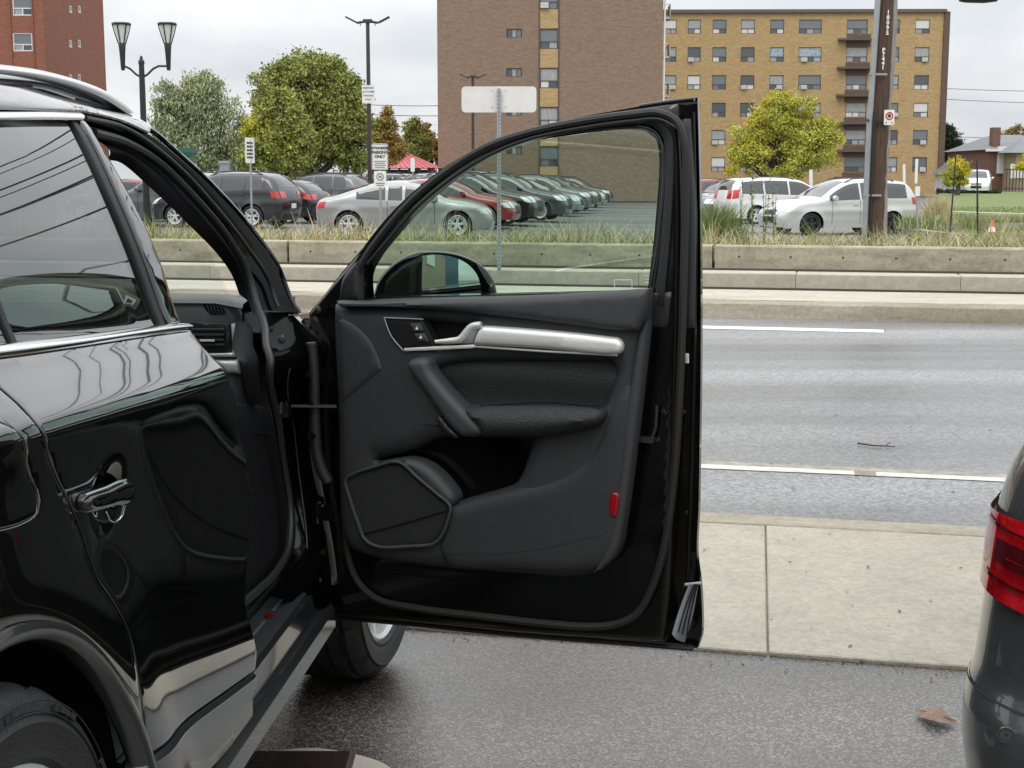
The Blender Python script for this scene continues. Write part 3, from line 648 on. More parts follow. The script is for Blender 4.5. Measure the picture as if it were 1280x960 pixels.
for w in (-.50, -1.32):
    mb = MB(); rows = []
    for s, z, hw, th in ((-.62, .62, .23, .09), (-.95, .62, .24, .08), (-1.05, .66, .24, .07), (-1.12, .9, .24, .06), (-1.2, 1.18, .20, .045), (-1.22, 1.22, .12, .03)):
        rows.append([body(s + th * math.cos(a) * (1 if z > .64 else .3), w + hw * math.sin(a), z + (th * math.cos(a) if z < .64 else 0)) for a in np.linspace(0, 2 * math.pi, 17)])
    mb.grid(rows); mb.tube([body(-1.2, w, 1.2), body(-1.21, w, 1.28)], .02, 8)
    mb.tube([body(-1.21, w - .11, 1.33), body(-1.21, w, 1.335), body(-1.21, w + .11, 1.33)], [.05, .06, .05], 12)
    obj('front_seat', mb, M['leather'], suv, True, sharp=70)
mb = MB(); mb.box(body(-1.9, -.93, .75), (1.3, .16, .75), rz=-_al); mb.box(body(-1.7, -.93, .52), (1.3, .5, .2), rz=-_al); obj('rear_bench', mb, M['leather'], suv)
# ================================================================ THE OPEN FRONT DOOR (a part of the SUV)
DA = R(25); DD = np.array([math.cos(DA), -math.sin(DA), 0]); DN = np.array([-math.sin(DA), -math.cos(DA), 0])
DO = Frame(P0, DD, UP, DN)
fdoor = thing_part('front_door', suv, P0, 0); fdoor['label'] = 'open front passenger door showing its dark grey inner trim'
skin = [(384, 392, 1), (400, 371), (430, 333), (470, 288), (510, 247), (560, 207), (610, 178), (660, 160), (720, 145), (780, 134), (830, 126), (873, 121, 1), (875, 250), (876, 440), (874.5, 560), (873, 640), (871, 690), (876, 735), (877, 795), (872, 810, 1), (864, 815), (780, 809), (640, 797), (500, 783), (412, 775, 1), (405, 740), (398, 600), (391, 480)]
ghole = [(452, 372, 1), (451, 345), (462, 322), (480, 299), (510, 265), (560, 222), (610, 191), (660, 174), (720, 164), (790, 158), (812, 161), (824, 172), (828, 195), (823, 280), (812, 364, 1)]
def off(P, dx, dy): return [(p[0] + dx, p[1] + dy, *p[2:]) for p in P]
patch('outer_skin', DO, [(386, 392, 1), (402, 373), (432, 335), (472, 290), (512, 249), (562, 209), (612, 180), (662, 162), (722, 147), (782, 136), (832, 127), (872, 122, 1), (875, 250), (876, 440), (874.5, 560), (873, 640), (871, 690), (876, 735), (877, 795), (872, 810, 1), (780, 806), (640, 794), (500, 780), (414, 772, 1), (405, 740), (398, 600), (391, 480)], M['paint'], fdoor, h=-.115, bulge=-.002, r=.006, depth=.014, grid=.03, holes=[[(456, 376, 1), (455, 345), (465, 324), (483, 301), (513, 268), (562, 226), (611, 195), (661, 178), (720, 168), (788, 162), (808, 164), (820, 174), (824, 195), (819, 280), (808, 376, 1)]])
inner = [(386, 394, 1), (402, 374), (432, 337), (472, 292), (512, 251), (562, 211), (612, 182), (662, 165), (722, 150), (782, 139), (835, 131), (848, 130, 1), (853, 250), (852, 400), (848, 560), (842, 690), (836, 760), (832, 802, 1), (780, 799), (640, 789), (500, 776), (414, 769, 1), (407, 740), (400, 600), (393, 480)]
def dfall(a, b):
    return 0
low = [(420, 760), (430, 700)]
fr_in = patch('inner_frame', DO, inner, M['paint_in'], fdoor, h=-.055, bulge=.010, r=.02, depth=.062, grid=.022, holes=[ghole])
# channels pressed in the painted lower door
seal('pressing', DO, [(478, 713), (560, 723), (640, 731)], .0045, M['paint_in'], fdoor, h=-.046, flat=.5)
seal('pressing', DO, [(478, 706), (520, 709), (620, 717)], .003, M['paint_in'], fdoor, h=-.044, flat=.5)
seal('pressing', DO, [(480, 735), (600, 748), (760, 752), (800, 728), (822, 640), (828, 520)], .006, M['paint_in'], fdoor, h=-.048, flat=.4)
# rubber seal running round the door
sealp = [(440, 392), (441, 360), (452, 330), (478, 292), (515, 250), (560, 213), (610, 183), (660, 166), (720, 153), (790, 143), (825, 141), (846, 152), (856, 180), (857, 240), (855, 330), (852, 430), (848, 520), (841, 610), (829, 690), (812, 742), (795, 768), (770, 780), (735, 783), (690, 780), (600, 770), (520, 760), (470, 748), (446, 725), (434, 690), (430, 640)]
seal('door_seal', DO, sealp, .0095, M['rubber'], fdoor, h=-.034, step=.012, flat=.9)
seal('door_seal_lip', DO, [(p[0] + 7 * (p[0] < 640) * (p[1] < 400), p[1] + (8 if p[1] < 300 else 0)) for p in sealp[:16]][2:12], .0045, M['rubber'], fdoor, h=-.034)
# satin black window surround between seal and glass
gi = [(452, 374), (451, 345), (462, 322), (480, 299), (510, 265), (560, 222), (610, 191), (660, 174), (720, 164), (790, 158), (812, 161), (824, 172), (828, 195), (823, 280), (811, 380)]
gl_ = [(436, 374), (438, 342), (450, 316), (470, 288), (503, 252), (554, 210), (606, 181), (657, 165), (718, 155), (792, 147), (822, 150), (838, 166), (841, 195), (838, 285), (829, 380)]
band('window_surround', DO, gl_, gi, -.036, -.062, M['blackplastic'], fdoor, crown=.006, n=6, thick=.01)
seal('glass_run_seal', DO, gi, .0035, M['rubber'], fdoor, h=-.064)
patch('door_glass', DO, [(448, 380, 1), (447, 345), (458, 320), (476, 296), (506, 262), (556, 219), (607, 188), (658, 171), (719, 160), (791, 154), (815, 157), (828, 170), (832, 195), (827, 280), (815, 380, 1)], M['doorglass'], fdoor, h=-.075, depth=.0, grid=.06)
# etched mark in the corner of the glass
mk = thing_part('glass_marking', fdoor, P0, 0)
for i, (x0, y0, x1, y1) in enumerate(((768, 350, 790, 350), (790, 350, 790, 360), (790, 360, 768, 360), (768, 360, 768, 350), (806, 345, 811, 345), (806, 349, 811, 349), (806, 353, 811, 353))):
    mb = MB(); mb.tube([DO.pos(*DO.inv(x0, y0, -.073), -.073), DO.pos(*DO.inv(x1, y1, -.073), -.073)], .0007, 4); obj('mark_line', mb, M['signwhite'], mk)
# corner cap of the mirror, belt moulding
patch('mirror_corner_cap', DO, [(424, 378, 1), (428, 350), (438, 335), (449, 325, 1), (450, 378, 1)], M['blackplastic'], fdoor, h=-.03, bulge=.012, r=.02, depth=.02, grid=.02)
mb = MB(); mb.lathe([(0, -.012), (.008, -.01), (.008, .0)], c=DO.pos(*DO.inv(398, 387, -.02), -.02), n=12, axis='Y'); obj('corner_plug', mb, M['blackplastic'], fdoor, True)

# ---- trim card with openings for the recesses
card = [(420, 380, 1), (500, 380), (640, 380), (760, 372), (811, 366, 1), (811, 390), (806, 440), (797, 520), (787, 600), (780, 650), (772, 690), (752, 712), (720, 720), (660, 717), (590, 711), (520, 705), (470, 696), (440, 684), (430, 660), (426, 600), (424, 500), (421, 430)]
cupP = [(529, 401, 1), (596, 405, 1), (588, 416), (578, 427), (548, 431, 1), (540, 420)]
insP = [(541, 469), (556, 458), (580, 453), (640, 451), (766, 452, 1), (772, 460), (768, 480), (758, 508, 1), (640, 504), (585, 506, 1), (562, 490)]
pkt = [(476, 574, 1), (515, 563), (548, 548), (575, 546), (668, 545, 1), (664, 560), (655, 588), (645, 604), (628, 611), (566, 629, 1), (540, 605), (520, 588), (498, 577)]
tcard = patch('trim_card', DO, card, M['trimdark'], fdoor, h=-.012, bulge=.028, r=.045, depth=.05, grid=.016, holes=[cupP, insP, pkt], rings=(.006, .016, .03))
patch('handle_recess', DO, [(520, 396, 1), (604, 398, 1), (600, 436, 1), (535, 438, 1)], M['recess'], fdoor, h=-.028, depth=0, grid=.03)
patch('padded_insert', DO, [(530, 445, 1), (780, 443, 1), (780, 515, 1), (560, 515, 1)], M['leather'], fdoor, h=-.030, depth=0, grid=.02, hf=lambda a, b: .018 * math.exp(-((b - 1.0) / .05) ** 2))
patch('door_pocket', DO, [(455, 540, 1), (676, 538, 1), (676, 640, 1), (470, 640, 1)], M['pocket'], fdoor, h=-.050, depth=0, grid=.04)
# facets: slanted panels with creases pressed over the card
def facet(name, P, m, h, b=.008, r=.012, g=.016, hf=None): return patch(name, DO, P, m, fdoor, h=h, bulge=b, r=r, depth=.03, grid=g, hf=hf)
facet('upper_trim', [(420, 376, 1), (470, 377), (560, 373), (640, 371), (720, 367), (811, 361, 1), (810, 375), (806, 392), (798, 414, 1), (780, 414), (700, 404), (600, 392), (500, 385), (427, 384, 1)], M['trimmid'], .020, .018, .016, .011)
facet('front_facet', [(424, 395, 1), (432, 396), (452, 407), (470, 428), (484, 462, 1), (460, 482), (428, 508, 1)], M['trimdark'], .006, .014, .02)
facet('lower_facet', [(562, 634, 1), (640, 612), (700, 596), (735, 572), (752, 540), (770, 500), (790, 470, 1), (795, 510), (786, 590), (779, 640), (771, 686), (752, 708), (720, 715), (640, 711), (560, 705), (548, 684, 1), (556, 660)], M['trimdark'], .008, .014, .03)
facet('pocket_front', [(669, 547, 1), (756, 536, 1), (750, 558), (735, 577), (700, 593), (650, 604, 1), (660, 580)], M['trimmid'], -.004, .014, .02)
facet('edge_facet', [(800, 416, 1), (810, 400, 1), (806, 440), (797, 520), (787, 600), (779, 655), (770, 692), (752, 712), (742, 716, 1), (756, 690), (764, 660), (774, 600), (783, 520), (792, 460)], M['trimmid'], .014, .008, .012)
# silver inlay with its tail to the left, switch plate
silv = facet('silver_inlay', [(605, 407, 1), (650, 410), (720, 416), (772, 422, 1), (778, 427), (779, 436), (775, 442), (680, 436), (592, 431, 1), (594, 424), (598, 414)], M['silver'], .022, .012, .014, .01)
mb = MB(); mb.tube(curve(DO, [(506, 437), (540, 435.5), (592, 433)], .02, .01), .0045, 8, flat=.6, up=tuple(DN)); mb.tube(curve(DO, [(592, 433), (680, 439), (772, 444)], .02, .01), .0028, 8, up=tuple(DN)); obj('inlay_tail', mb, M['silver'], fdoor, True)
swp = facet('switch_plate', [(481, 398, 1), (528, 400, 1), (538, 418), (544, 433, 1), (504, 436, 1), (490, 420)], M['recess'], .018, .004, .004, .01)
mb = MB(); mb.tube([*curve(DO, [(504, 438), (489, 420), (480, 397)], .024), *curve(DO, [(480, 397), (505, 398), (529, 399)], .024)], .0016, 6); obj('plate_edge', mb, M['steel2'], fdoor, True)
for P in ([(513, 404, 1), (526, 404, 1), (530, 414, 1), (517, 415, 1)], [(518, 417, 1), (531, 416, 1), (536, 427, 1), (523, 427, 1)]):
    patch('lock_button', DO, P, M['trimmid'], fdoor, h=.023, bulge=.003, r=.003, depth=.008, grid=.008)
for x, y in ((521, 411), (526, 422)):
    mb = MB(); c = DO.pos(*DO.inv(x, y, .028), .028); mb.box(c, (.006, .001, .004), rz=-DA); mb.tube([c + UP * .002 + DD * -.002, c + UP * .006, c + UP * .002 + DD * .002], .0007, 5); obj('lock_symbol', mb, M['signwhite'], fdoor)
# inner release handle: chrome lever curling into the cup
mb = MB(); mb.tube(curve(DO, [(544, 427), (562, 426), (575, 424), (583, 415), (590, 408), (602, 406)], .022, .008), [.004 + .0045 * min(1, i / 8) for i in range(len(curve(DO, [(544, 427), (562, 426), (575, 424), (583, 415), (590, 408), (602, 406)], .022, .008)))], 10, flat=.8, up=tuple(DN))
obj('release_lever', mb, M['silver'], fdoor, True)
facet('lever_blade', [(560, 427, 1), (576, 424), (584, 411), (590, 406, 1), (604, 406, 1), (598, 416), (592, 430, 1), (575, 430)], M['steel2'], .012, .012, .012, .008)
# grab handle
facet('grab_handle', [(512, 452), (518, 448), (532, 447), (538, 451), (541, 461), (560, 486), (584, 512), (605, 534), (606, 541), (600, 545), (580, 545), (566, 534), (552, 516), (534, 490), (515, 464)], M['trimmid'], .032, .020, .018, .008)
facet('handle_foot', [(547, 520), (552, 519), (562, 530), (576, 546), (570, 548), (556, 540), (549, 530)], M['blackplastic'], .022, .012, .01, .008)
# armrest
facet('armrest', [(585, 510), (600, 506), (640, 505), (748, 509), (757, 514), (757, 522), (748, 532), (720, 539), (680, 545), (620, 546), (606, 545), (604, 536), (590, 520)], M['leather'], .020, .045, .035, .012)
mb = MB(); mb.tube(curve(DO, [(600, 507), (680, 503.5), (754, 508)], .03), .0018, 6); obj('armrest_seam', mb, M['matteblack'], fdoor, True)
mb = MB(); mb.tube(curve(DO, [(499, 511), (512, 521), (528, 530), (550, 532)], .014), .0022, 6); obj('card_seam', mb, M['recess'], fdoor, True)
# speaker: ringed grille with a crease across
spk = [(432, 600), (445, 591), (470, 583), (492, 577), (504, 580), (520, 595), (545, 616), (563, 633), (560, 650), (553, 668), (543, 679), (510, 683), (472, 683), (456, 674), (448, 655), (438, 625)]
facet('speaker_surround', [(470, 578, 1), (496, 573), (512, 572), (535, 580), (556, 598), (572, 622), (568, 633, 1), (545, 618), (520, 592), (503, 578)], M['trimmid'], .004, .022, .02, .01)
spg = facet('speaker_grille', spk, M['fabricdark'], .012, .010, .012, .012, hf=lambda a, b: -.012 * max(0, min(1, ((b - .715) - (a - .1) * .25) / -.03)) if 0 else 0)
seal('speaker_ring', DO, spk, .0045, M['trimmid'], fdoor, h=.024, closed=True, step=.01)
mb = MB(); mb.tube(curve(DO, [(452, 668), (500, 655), (558, 638)], .0235), .0018, 6); obj('grille_crease', mb, M['recess'], fdoor, True)
mb = MB(); mb.tube(curve(DO, [(560, 692), (660, 688), (752, 668)], .021), .0022, 6, flat=.5); obj('card_crease', mb, M['trimdark'], fdoor, True)
facet('reflector', [(763, 620), (766, 616), (771, 616), (774, 620), (772, 640), (769, 645), (764, 645), (762, 641)], M['redref'], .022, .004, .004, .006)
# latch, jamb details, stickers, rubber pieces on the rear edge
JF = Frame(P0 + DD * .905, -DN, UP, DD)              # the end face of the door
mb = MB(); c = DO.pos(*DO.inv(810, 549, -.04), -.035); mb.box(c, (.035, .02, .012), rz=-DA); mb.tube([c + DD * -.015, c + DD * .012 + UP * .004, c + DD * .02 + UP * .03, c + DD * .022 + UP * .08], .004, 8); obj('door_latch', mb, M['darkalloy'], fdoor, True, sharp=40)
for x, y, r_ in ((829, 514, .006), (832, 517, .004), (822, 549, .006), (855, 515, .005), (858, 640, .005)):
    mb = MB(); mb.lathe([(0, .004), (r_, .003), (r_, -.004)], c=(0, 0, 0), n=10, axis='Y'); p = DO.pos(*DO.inv(x, y, -.045), -.044); mb.v = [(v[0] + p[0], -v[1] + p[1], v[2] + p[2]) for v in mb.v]; obj('bolt', mb, M['paint_in'], fdoor, True)
lab = patch('sticker', DO, [(849, 441, 1), (861, 442, 1), (861, 454, 1), (849, 453, 1)], M['white_label'], fdoor, h=-.046, depth=.001, grid=.02, smooth=False)
for y in (446, 448.5, 451): mb = MB(); mb.tube([DO.pos(*DO.inv(850.5, y, -.045), -.0455), DO.pos(*DO.inv(859, y + .3, -.045), -.0455)], .0006, 4); obj('sticker_print', mb, M['inkgrey'], fdoor)
band('end_rubber', DO, [(840, 792), (848, 765), (862, 728)], [(856, 803), (866, 770), (873, 731)], -.05, -.09, M['steel2'], fdoor, crown=.012, n=6)
for k in range(3): seal('rubber_rib', DO, [(848 + k * 5, 790 + k * 3), (856 + k * 4, 762), (868 + k * 2, 730)], .0018, M['rubber'], fdoor, h=-.052 - k * .012)
mb = MB(); mb.tube([DO.pos(*DO.inv(856, 731, -.06), -.06), DO.pos(*DO.inv(876, 729, -.09), -.09)], .004, 8); obj('clip', mb, M['steel2'], fdoor, True)
# upper rear corner of the frame and vertical jamb ribs
seal('jamb_rib', DO, [(866, 140), (869, 300), (868, 420), (865, 560), (861, 680), (858, 760)], .005, M['paint_in'], fdoor, h=-.088)
seal('jamb_rib', DO, [(800, 133), (840, 127), (868, 124)], .005, M['paint_in'], fdoor, h=-.07)
patch('jamb_cover', DO, [(846, 150, 1), (862, 148, 1), (868, 260), (867, 410, 1), (852, 410, 1), (857, 260)], M['blackplastic'], fdoor, h=-.072, bulge=.008, r=.012, depth=.02, grid=.02)
patch('frame_lower_cover', DO, [(812, 366, 1), (840, 364, 1), (836, 410, 1), (805, 410, 1)], M['blackplastic'], fdoor, h=-.046, bulge=.006, r=.008, depth=.01, grid=.02)
seal('lower_edge_seal', DO, [(416, 772), (500, 779), (640, 793), (780, 804), (866, 811)], .006, M['rubber'], fdoor, h=-.085)

# ---- door mirror, turned to face back along the car
mo = at(565, 350, 3.60); mn = np.array([.15, -.98, .035]); mn /= np.linalg.norm(mn); mu = np.cross(UP, mn) * 1.0; mu /= np.linalg.norm(mu); mu = mu if mu[0] > 0 else -mu; mv = np.cross(mn, mu); mv = mv if mv[2] > 0 else -mv
MF = Frame(mo, mu, mv, mn)
hp_ = [(468, 385), (470, 362), (478, 345), (497, 326), (520, 316), (545, 313.5), (575, 318), (600, 330), (615, 347), (621, 366), (620, 392), (600, 404), (500, 404), (475, 400)]
gp_ = [(529, 320, 1), (545, 319), (565, 322), (583, 330), (595, 343), (600, 358), (602, 385), (600, 400, 1), (530, 400, 1), (528, 360)]
mh = patch('mirror_housing', MF, hp_, M['paint_in'], fdoor, h=0, bulge=.02, r=.03, depth=.03, grid=.012, holes=[gp_])
mb = MB(); oo = np.array(outline([(*MF.inv(p[0], p[1]), ) for p in hp_], .015)); cc = oo.mean(0); rows = []
for k, dpt in ((1, -.005), (.99, -.04), (.93, -.075), (.78, -.105), (.5, -.125), (.15, -.132)): rows.append([MF.pos(*(cc + (q - cc) * k), dpt) for q in np.vstack([oo, oo[:1]])])
mb.grid(rows); obj('mirror_shell', mb, M['paint_in'], fdoor, True)
patch('mirror_glass', MF, shrink(gp_, 1.03), M['mirror'], fdoor, h=.006, depth=.004, grid=.012, hf=lambda a, b: -(a * a + b * b) / 2.6)
mb = MB(); mb.lathe([(0, .002), (.004, .002), (.004, -.002)], c=MF.pos(*MF.inv(614, 356, .02), .022), n=8, axis='Y'); obj('mirror_lamp', mb, M['white_label'], fdoor)
mb = MB(); mb.tube([MF.pos(*MF.inv(560, 395, -.05), -.05), DO.pos(*DO.inv(470, 398, -.11), -.11)], [.03, .03], 10); obj('mirror_arm', mb, M['paint'], fdoor, True)
# ================================================================ THE STREET
RB = math.atan(.229); RU = np.array([math.cos(RB), -math.sin(RB), 0]); RV = np.array([math.sin(RB), math.cos(RB), 0])
def rp_(u, v, z=0): return RU * u + RV * v + UP * z
def vof(y, z, x=900): return float(onz(x, y, z) @ RV)
def uof(x, y, z): return float(onz(x, y, z) @ RU)
def gp(x, Y, z):
    d = Y * math.cos(PITCH) + (H - z) * math.sin(PITCH); return np.array([(x - 640) / F * d, Y, z])
def zat(y, Y): return float(at(640, y, Y)[2])
def asphalt(name, base, lite, wet0, wet1, agg, bstr, patch_s=.5, tracks=.28):
    m = bpy.data.materials.new(name); m.use_nodes = True; I = BS(m)
    t = N(m, 'ShaderNodeTexCoord')
    vo = N(m, 'ShaderNodeTexVoronoi'); vo.inputs['Scale'].default_value = agg; L(m, t.outputs['Object'], vo.inputs['Vector'])
    st = N(m, 'ShaderNodeValToRGB'); el = st.color_ramp.elements; el[0].position = .0; el[0].color = (*[c * .55 for c in base], 1); el[1].position = 1; el[1].color = (*lite, 1); a = el.new(.6); a.color = (*base, 1)
    sep = N(m, 'ShaderNodeSeparateColor'); L(m, vo.outputs['Color'], sep.inputs[0]); L(m, sep.outputs[0], st.inputs[0])
    mp = N(m, 'ShaderNodeMapping'); mp.inputs['Rotation'].default_value = (0, 0, RB); mp.inputs['Scale'].default_value = (.25, 1, 1); L(m, t.outputs['Object'], mp.inputs[0])
    nz = N(m, 'ShaderNodeTexNoise'); nz.inputs['Scale'].default_value = patch_s; nz.inputs['Detail'].default_value = 8; nz.inputs['Roughness'].default_value = .6; L(m, mp.outputs[0], nz.inputs['Vector'])
    mr = N(m, 'ShaderNodeMapRange'); mr.inputs[1].default_value = .35; mr.inputs[2].default_value = .65; mr.inputs[3].default_value = wet0; mr.inputs[4].default_value = wet1
    L(m, nz.outputs[0], mr.inputs[0]); L(m, mr.outputs[0], I['Roughness'])
    m2 = N(m, 'ShaderNodeMapRange'); m2.inputs[1].default_value = .35; m2.inputs[2].default_value = .65; m2.inputs[3].default_value = .6; m2.inputs[4].default_value = 1.25; L(m, nz.outputs[0], m2.inputs[0])
    sc = N(m, 'ShaderNodeVectorMath', operation='SCALE'); L(m, st.outputs[0], sc.inputs[0]); L(m, m2.outputs[0], sc.inputs['Scale']); L(m, sc.outputs[0], I['Base Color'])
    mpt = N(m, 'ShaderNodeMapping'); mpt.inputs['Rotation'].default_value = (0, 0, RB); mpt.inputs['Scale'].default_value = (.02, 1, 1); L(m, t.outputs['Object'], mpt.inputs[0])
    nt_ = N(m, 'ShaderNodeTexNoise'); nt_.inputs['Scale'].default_value = 1.6; nt_.inputs['Detail'].default_value = 4; L(m, mpt.outputs[0], nt_.inputs['Vector'])
    mt = N(m, 'ShaderNodeMapRange'); mt.inputs[1].default_value = .38; mt.inputs[2].default_value = .62; mt.inputs[3].default_value = 1 - tracks; mt.inputs[4].default_value = 1 + tracks * .4; L(m, nt_.outputs[0], mt.inputs[0])
    sc2 = N(m, 'ShaderNodeVectorMath', operation='SCALE'); L(m, sc.outputs[0], sc2.inputs[0]); L(m, mt.outputs[0], sc2.inputs['Scale']); L(m, sc2.outputs[0], I['Base Color'])
    mr2 = N(m, 'ShaderNodeMath', operation='MULTIPLY'); L(m, mr.outputs[0], mr2.inputs[0]); L(m, mt.outputs[0], mr2.inputs[1]); L(m, mr2.outputs[0], I['Roughness'])
    bp = N(m, 'ShaderNodeBump'); bp.inputs['Strength'].default_value = bstr; bp.inputs['Distance'].default_value = .004
    n3 = N(m, 'ShaderNodeTexNoise'); n3.inputs['Scale'].default_value = agg * .8; n3.inputs['Detail'].default_value = 2; L(m, t.outputs['Object'], n3.inputs['Vector'])
    ad_ = N(m, 'ShaderNodeMath', operation='SUBTRACT'); L(m, n3.outputs[0], ad_.inputs[0]); L(m, vo.outputs['Distance'], ad_.inputs[1]); L(m, ad_.outputs[0], bp.inputs['Height'])
    L(m, bp.outputs[0], I['Normal']); I['Specular IOR Level'].default_value = .8
    return m
M['lot_near'] = asphalt('wet_coarse_asphalt', (.078, .070, .060), (.22, .20, .175), .07, .30, 170, .22, 1.1)
M['road'] = asphalt('damp_road_asphalt', (.195, .193, .190), (.27, .268, .262), .30, .46, 60, .4, .35)
M['lot_far'] = asphalt('car_park_asphalt', (.12, .12, .12), (.2, .2, .2), .45, .6, 30, .3, .3)
M['slab'] = mat('sidewalk_concrete', (.43, .396, .325), .82, var=.24, vscale=3.5, bump=.5, bscale=160, detail=10, rvar=.1, vlo=.3, vhi=.8)
M['roadpaint'] = mat('road_paint', (.56, .55, .51), .5, var=.35, vscale=14, bump=.3, bscale=90, detail=9, vlo=.45, vhi=.75)
M['kerb'] = mat('kerb_concrete', (.36, .32, .25), .85, var=.45, vscale=1.1, vcol=(.20, .165, .115), bump=.5, bscale=70, stretch=(.35, 1, 3), detail=9)
M['track'] = mat('track_slab_concrete', (.52, .475, .385), .8, var=.3, vscale=1.5, bump=.3, bscale=80, stretch=(.3, 1.5, 1), detail=9, vlo=.3, vhi=.7)
M['wallc'] = mat('barrier_concrete', (.43, .39, .29), .88, var=.38, vscale=2.2, bump=.5, bscale=50, detail=10, stretch=(.6, .6, 2.2), vlo=.42, vhi=.68, vcol=(.24, .21, .145))
M['groove'] = mat('dark_groove', (.05, .045, .04), .8)
M['railsteel'] = mat('rail_steel', (.16, .13, .11), .4, metal=.7)
M['grass'] = mat('lawn_grass', (.10, .16, .035), .9, var=.5, vscale=1.3, vcol=(.20, .215, .08), bump=.6, bscale=60, detail=9)
M['soil'] = mat('dry_soil_and_thatch', (.21, .18, .12), .95, var=.5, vscale=3, vcol=(.12, .12, .06), bump=.8, bscale=25, detail=9)
def speckle(m, sc, lo, hi):
    # sand and pores in the concrete itself
    I = BS(m); old = I['Base Color'].links[0].from_socket; t = N(m, 'ShaderNodeTexCoord'); n = N(m, 'ShaderNodeTexNoise'); n.inputs['Scale'].default_value = sc; n.inputs['Detail'].default_value = 6; n.inputs['Roughness'].default_value = .8
    L(m, t.outputs['Object'], n.inputs['Vector']); r = N(m, 'ShaderNodeMapRange'); r.inputs[1].default_value = .3; r.inputs[2].default_value = .7; r.inputs[3].default_value = lo; r.inputs[4].default_value = hi; L(m, n.outputs[0], r.inputs[0])
    v = N(m, 'ShaderNodeVectorMath', operation='SCALE'); L(m, old, v.inputs[0]); L(m, r.outputs[0], v.inputs['Scale']); L(m, v.outputs[0], I['Base Color'])
speckle(M['slab'], 38, .72, 1.16); speckle(M['wallc'], 14, .7, 1.2); speckle(M['track'], 9, .78, 1.15); speckle(M['kerb'], 22, .7, 1.2)
U0, U1 = -90, 60
def strip(name, v0, v1, z0, m, z1=None, u0=U0, u1=U1, n=1):
    mb = MB(); z1 = z0 if z1 is None else z1
    mb.grid([[rp_(u, v0, z0) for u in np.linspace(u0, u1, n + 1)], [rp_(u, v1, z1) for u in np.linspace(u0, u1, n + 1)]]); return struct(name, mb, m, recalc=False)
def sheet(name, pts, m):
    mb = MB(); mb.add(pts, [tuple(range(len(pts)))]); o = struct(name, mb, m, recalc=False)
    return o
v_s0, v_s1 = vof(815, 0), vof(645, 0)
ZR = -.13
v_kerb = vof(397, ZR)
z_k = .06
# big ground beyond everything
strip('ground', -400, 900, -.50, M['soil'], u0=-900, u1=900)
strip('parking_apron', -40, v_s0, 0, M['lot_near'])
strip('road', v_s1 - .05, v_kerb + .05, ZR, M['road'])
# sidewalk: separate slabs with recessed joints; pieces share one mesh
sw_base = MB(); sw_base.grid([[rp_(U0, v_s0, -.004), rp_(U1, v_s0, -.004)], [rp_(U0, v_s1, -.004), rp_(U1, v_s1, -.004)], [rp_(U0, v_s1, ZR - .01), rp_(U1, v_s1, ZR - .01)]]); side = struct('sidewalk', sw_base, M['kerb'], recalc=False)
mb = MB(); LN, gap, vk = 1.52, .003, .055
dv = v_s1 - v_s0 - .17; sk = .055
def slabmesh(l, d, zt=.012, zb=-.01, bev=.004, sh=0):
    m_ = MB(); g = gap; rows = [(g, zb), (g, zt - bev), (g + bev, zt)]
    def ring(q, z): return [(q, q, z), (l - q, q, z), (l - q - 0, d - q, z), (q, d - q, z)]
    vs = []; 
    for q, z in rows: vs += ring(q, z)
    fs = [(i * 4 + j, i * 4 + (j + 1) % 4, (i + 1) * 4 + (j + 1) % 4, (i + 1) * 4 + j) for i in range(2) for j in range(4)] + [(8, 9, 10, 11)]
    m_.add([(v[0] + sh * v[1], v[1], v[2]) for v in vs], fs); return m_
def place_piece(o, u, v, z=0, parent=None):
    p = rp_(u, v, z); o.location = p; o.rotation_euler = (0, 0, -RB); o.parent = parent; return o
uj = uof(961, 813, 0)
first = obj('paving_slab', slabmesh(LN, dv, sh=-.055), M['slab'], None, False); place_piece(first, uj, v_s0, 0, side)
kst = obj('kerb_stone', slabmesh(LN * 1.5, .17, .014), M['kerb'], None, False); place_piece(kst, uj - .4, v_s0 + dv, 0, side)
k0 = 0
for k in range(-12, 9):
    if k:
        c = first.copy(); COL.objects.link(c); place_piece(c, uj + k * LN, v_s0, rnd.uniform(-.002, .002), side)
    if k and k % 1 == 0 and -8 < k < 6:
        c = kst.copy(); COL.objects.link(c); place_piece(c, uj - .4 + k * LN * 1.5, v_s0 + dv, 0, side)
# painted markings
yl0, yl1 = vof(577.3, ZR), vof(586.8, ZR)
def mark(name, u0, u1, v0, v1, m, label=None):
    mb = MB(); n = max(2, int((u1 - u0) / .5)); A, B = [], []
    for i in range(n + 1):
        u = u0 + (u1 - u0) * i / n; A.append(rp_(u, v0 + rnd.uniform(-.006, .006), ZR + .004)); B.append(rp_(u, v1 + rnd.uniform(-.006, .006), ZR + .004))
    mb.grid([A, B]); return struct(name, mb, m, recalc=False)
ug0, ug1 = uof(1068, 592, ZR), uof(1095, 592, ZR)
yl0, yl1 = min(yl0, yl1), max(yl0, yl1); ym = yl0 + (yl1 - yl0) * .52
M['wornpaint'] = mat('worn_road_paint', (.36, .33, .26), .6, var=.5, vscale=9, bump=.3, bscale=90, detail=9)
for ua, ub in ((-60, ug0), (ug1, 60)): mark('edge_line', ua, ub, yl0, ym, M['roadpaint'])
mark('worn_edge_line', -60, 60, ym, yl1, M['wornpaint'])
mark('road_patch', ug0 - .0, ug1 + .0, yl0 + .0, ym, M['kerb'])
tl0, tl1 = vof(408, ZR), vof(411.5, ZR); ue = uof(1105, 415, ZR)
for k in range(8): mark('lane_line', ue - 3.3 - k * 9, ue - k * 9, tl0, tl1, M['signwhite'])
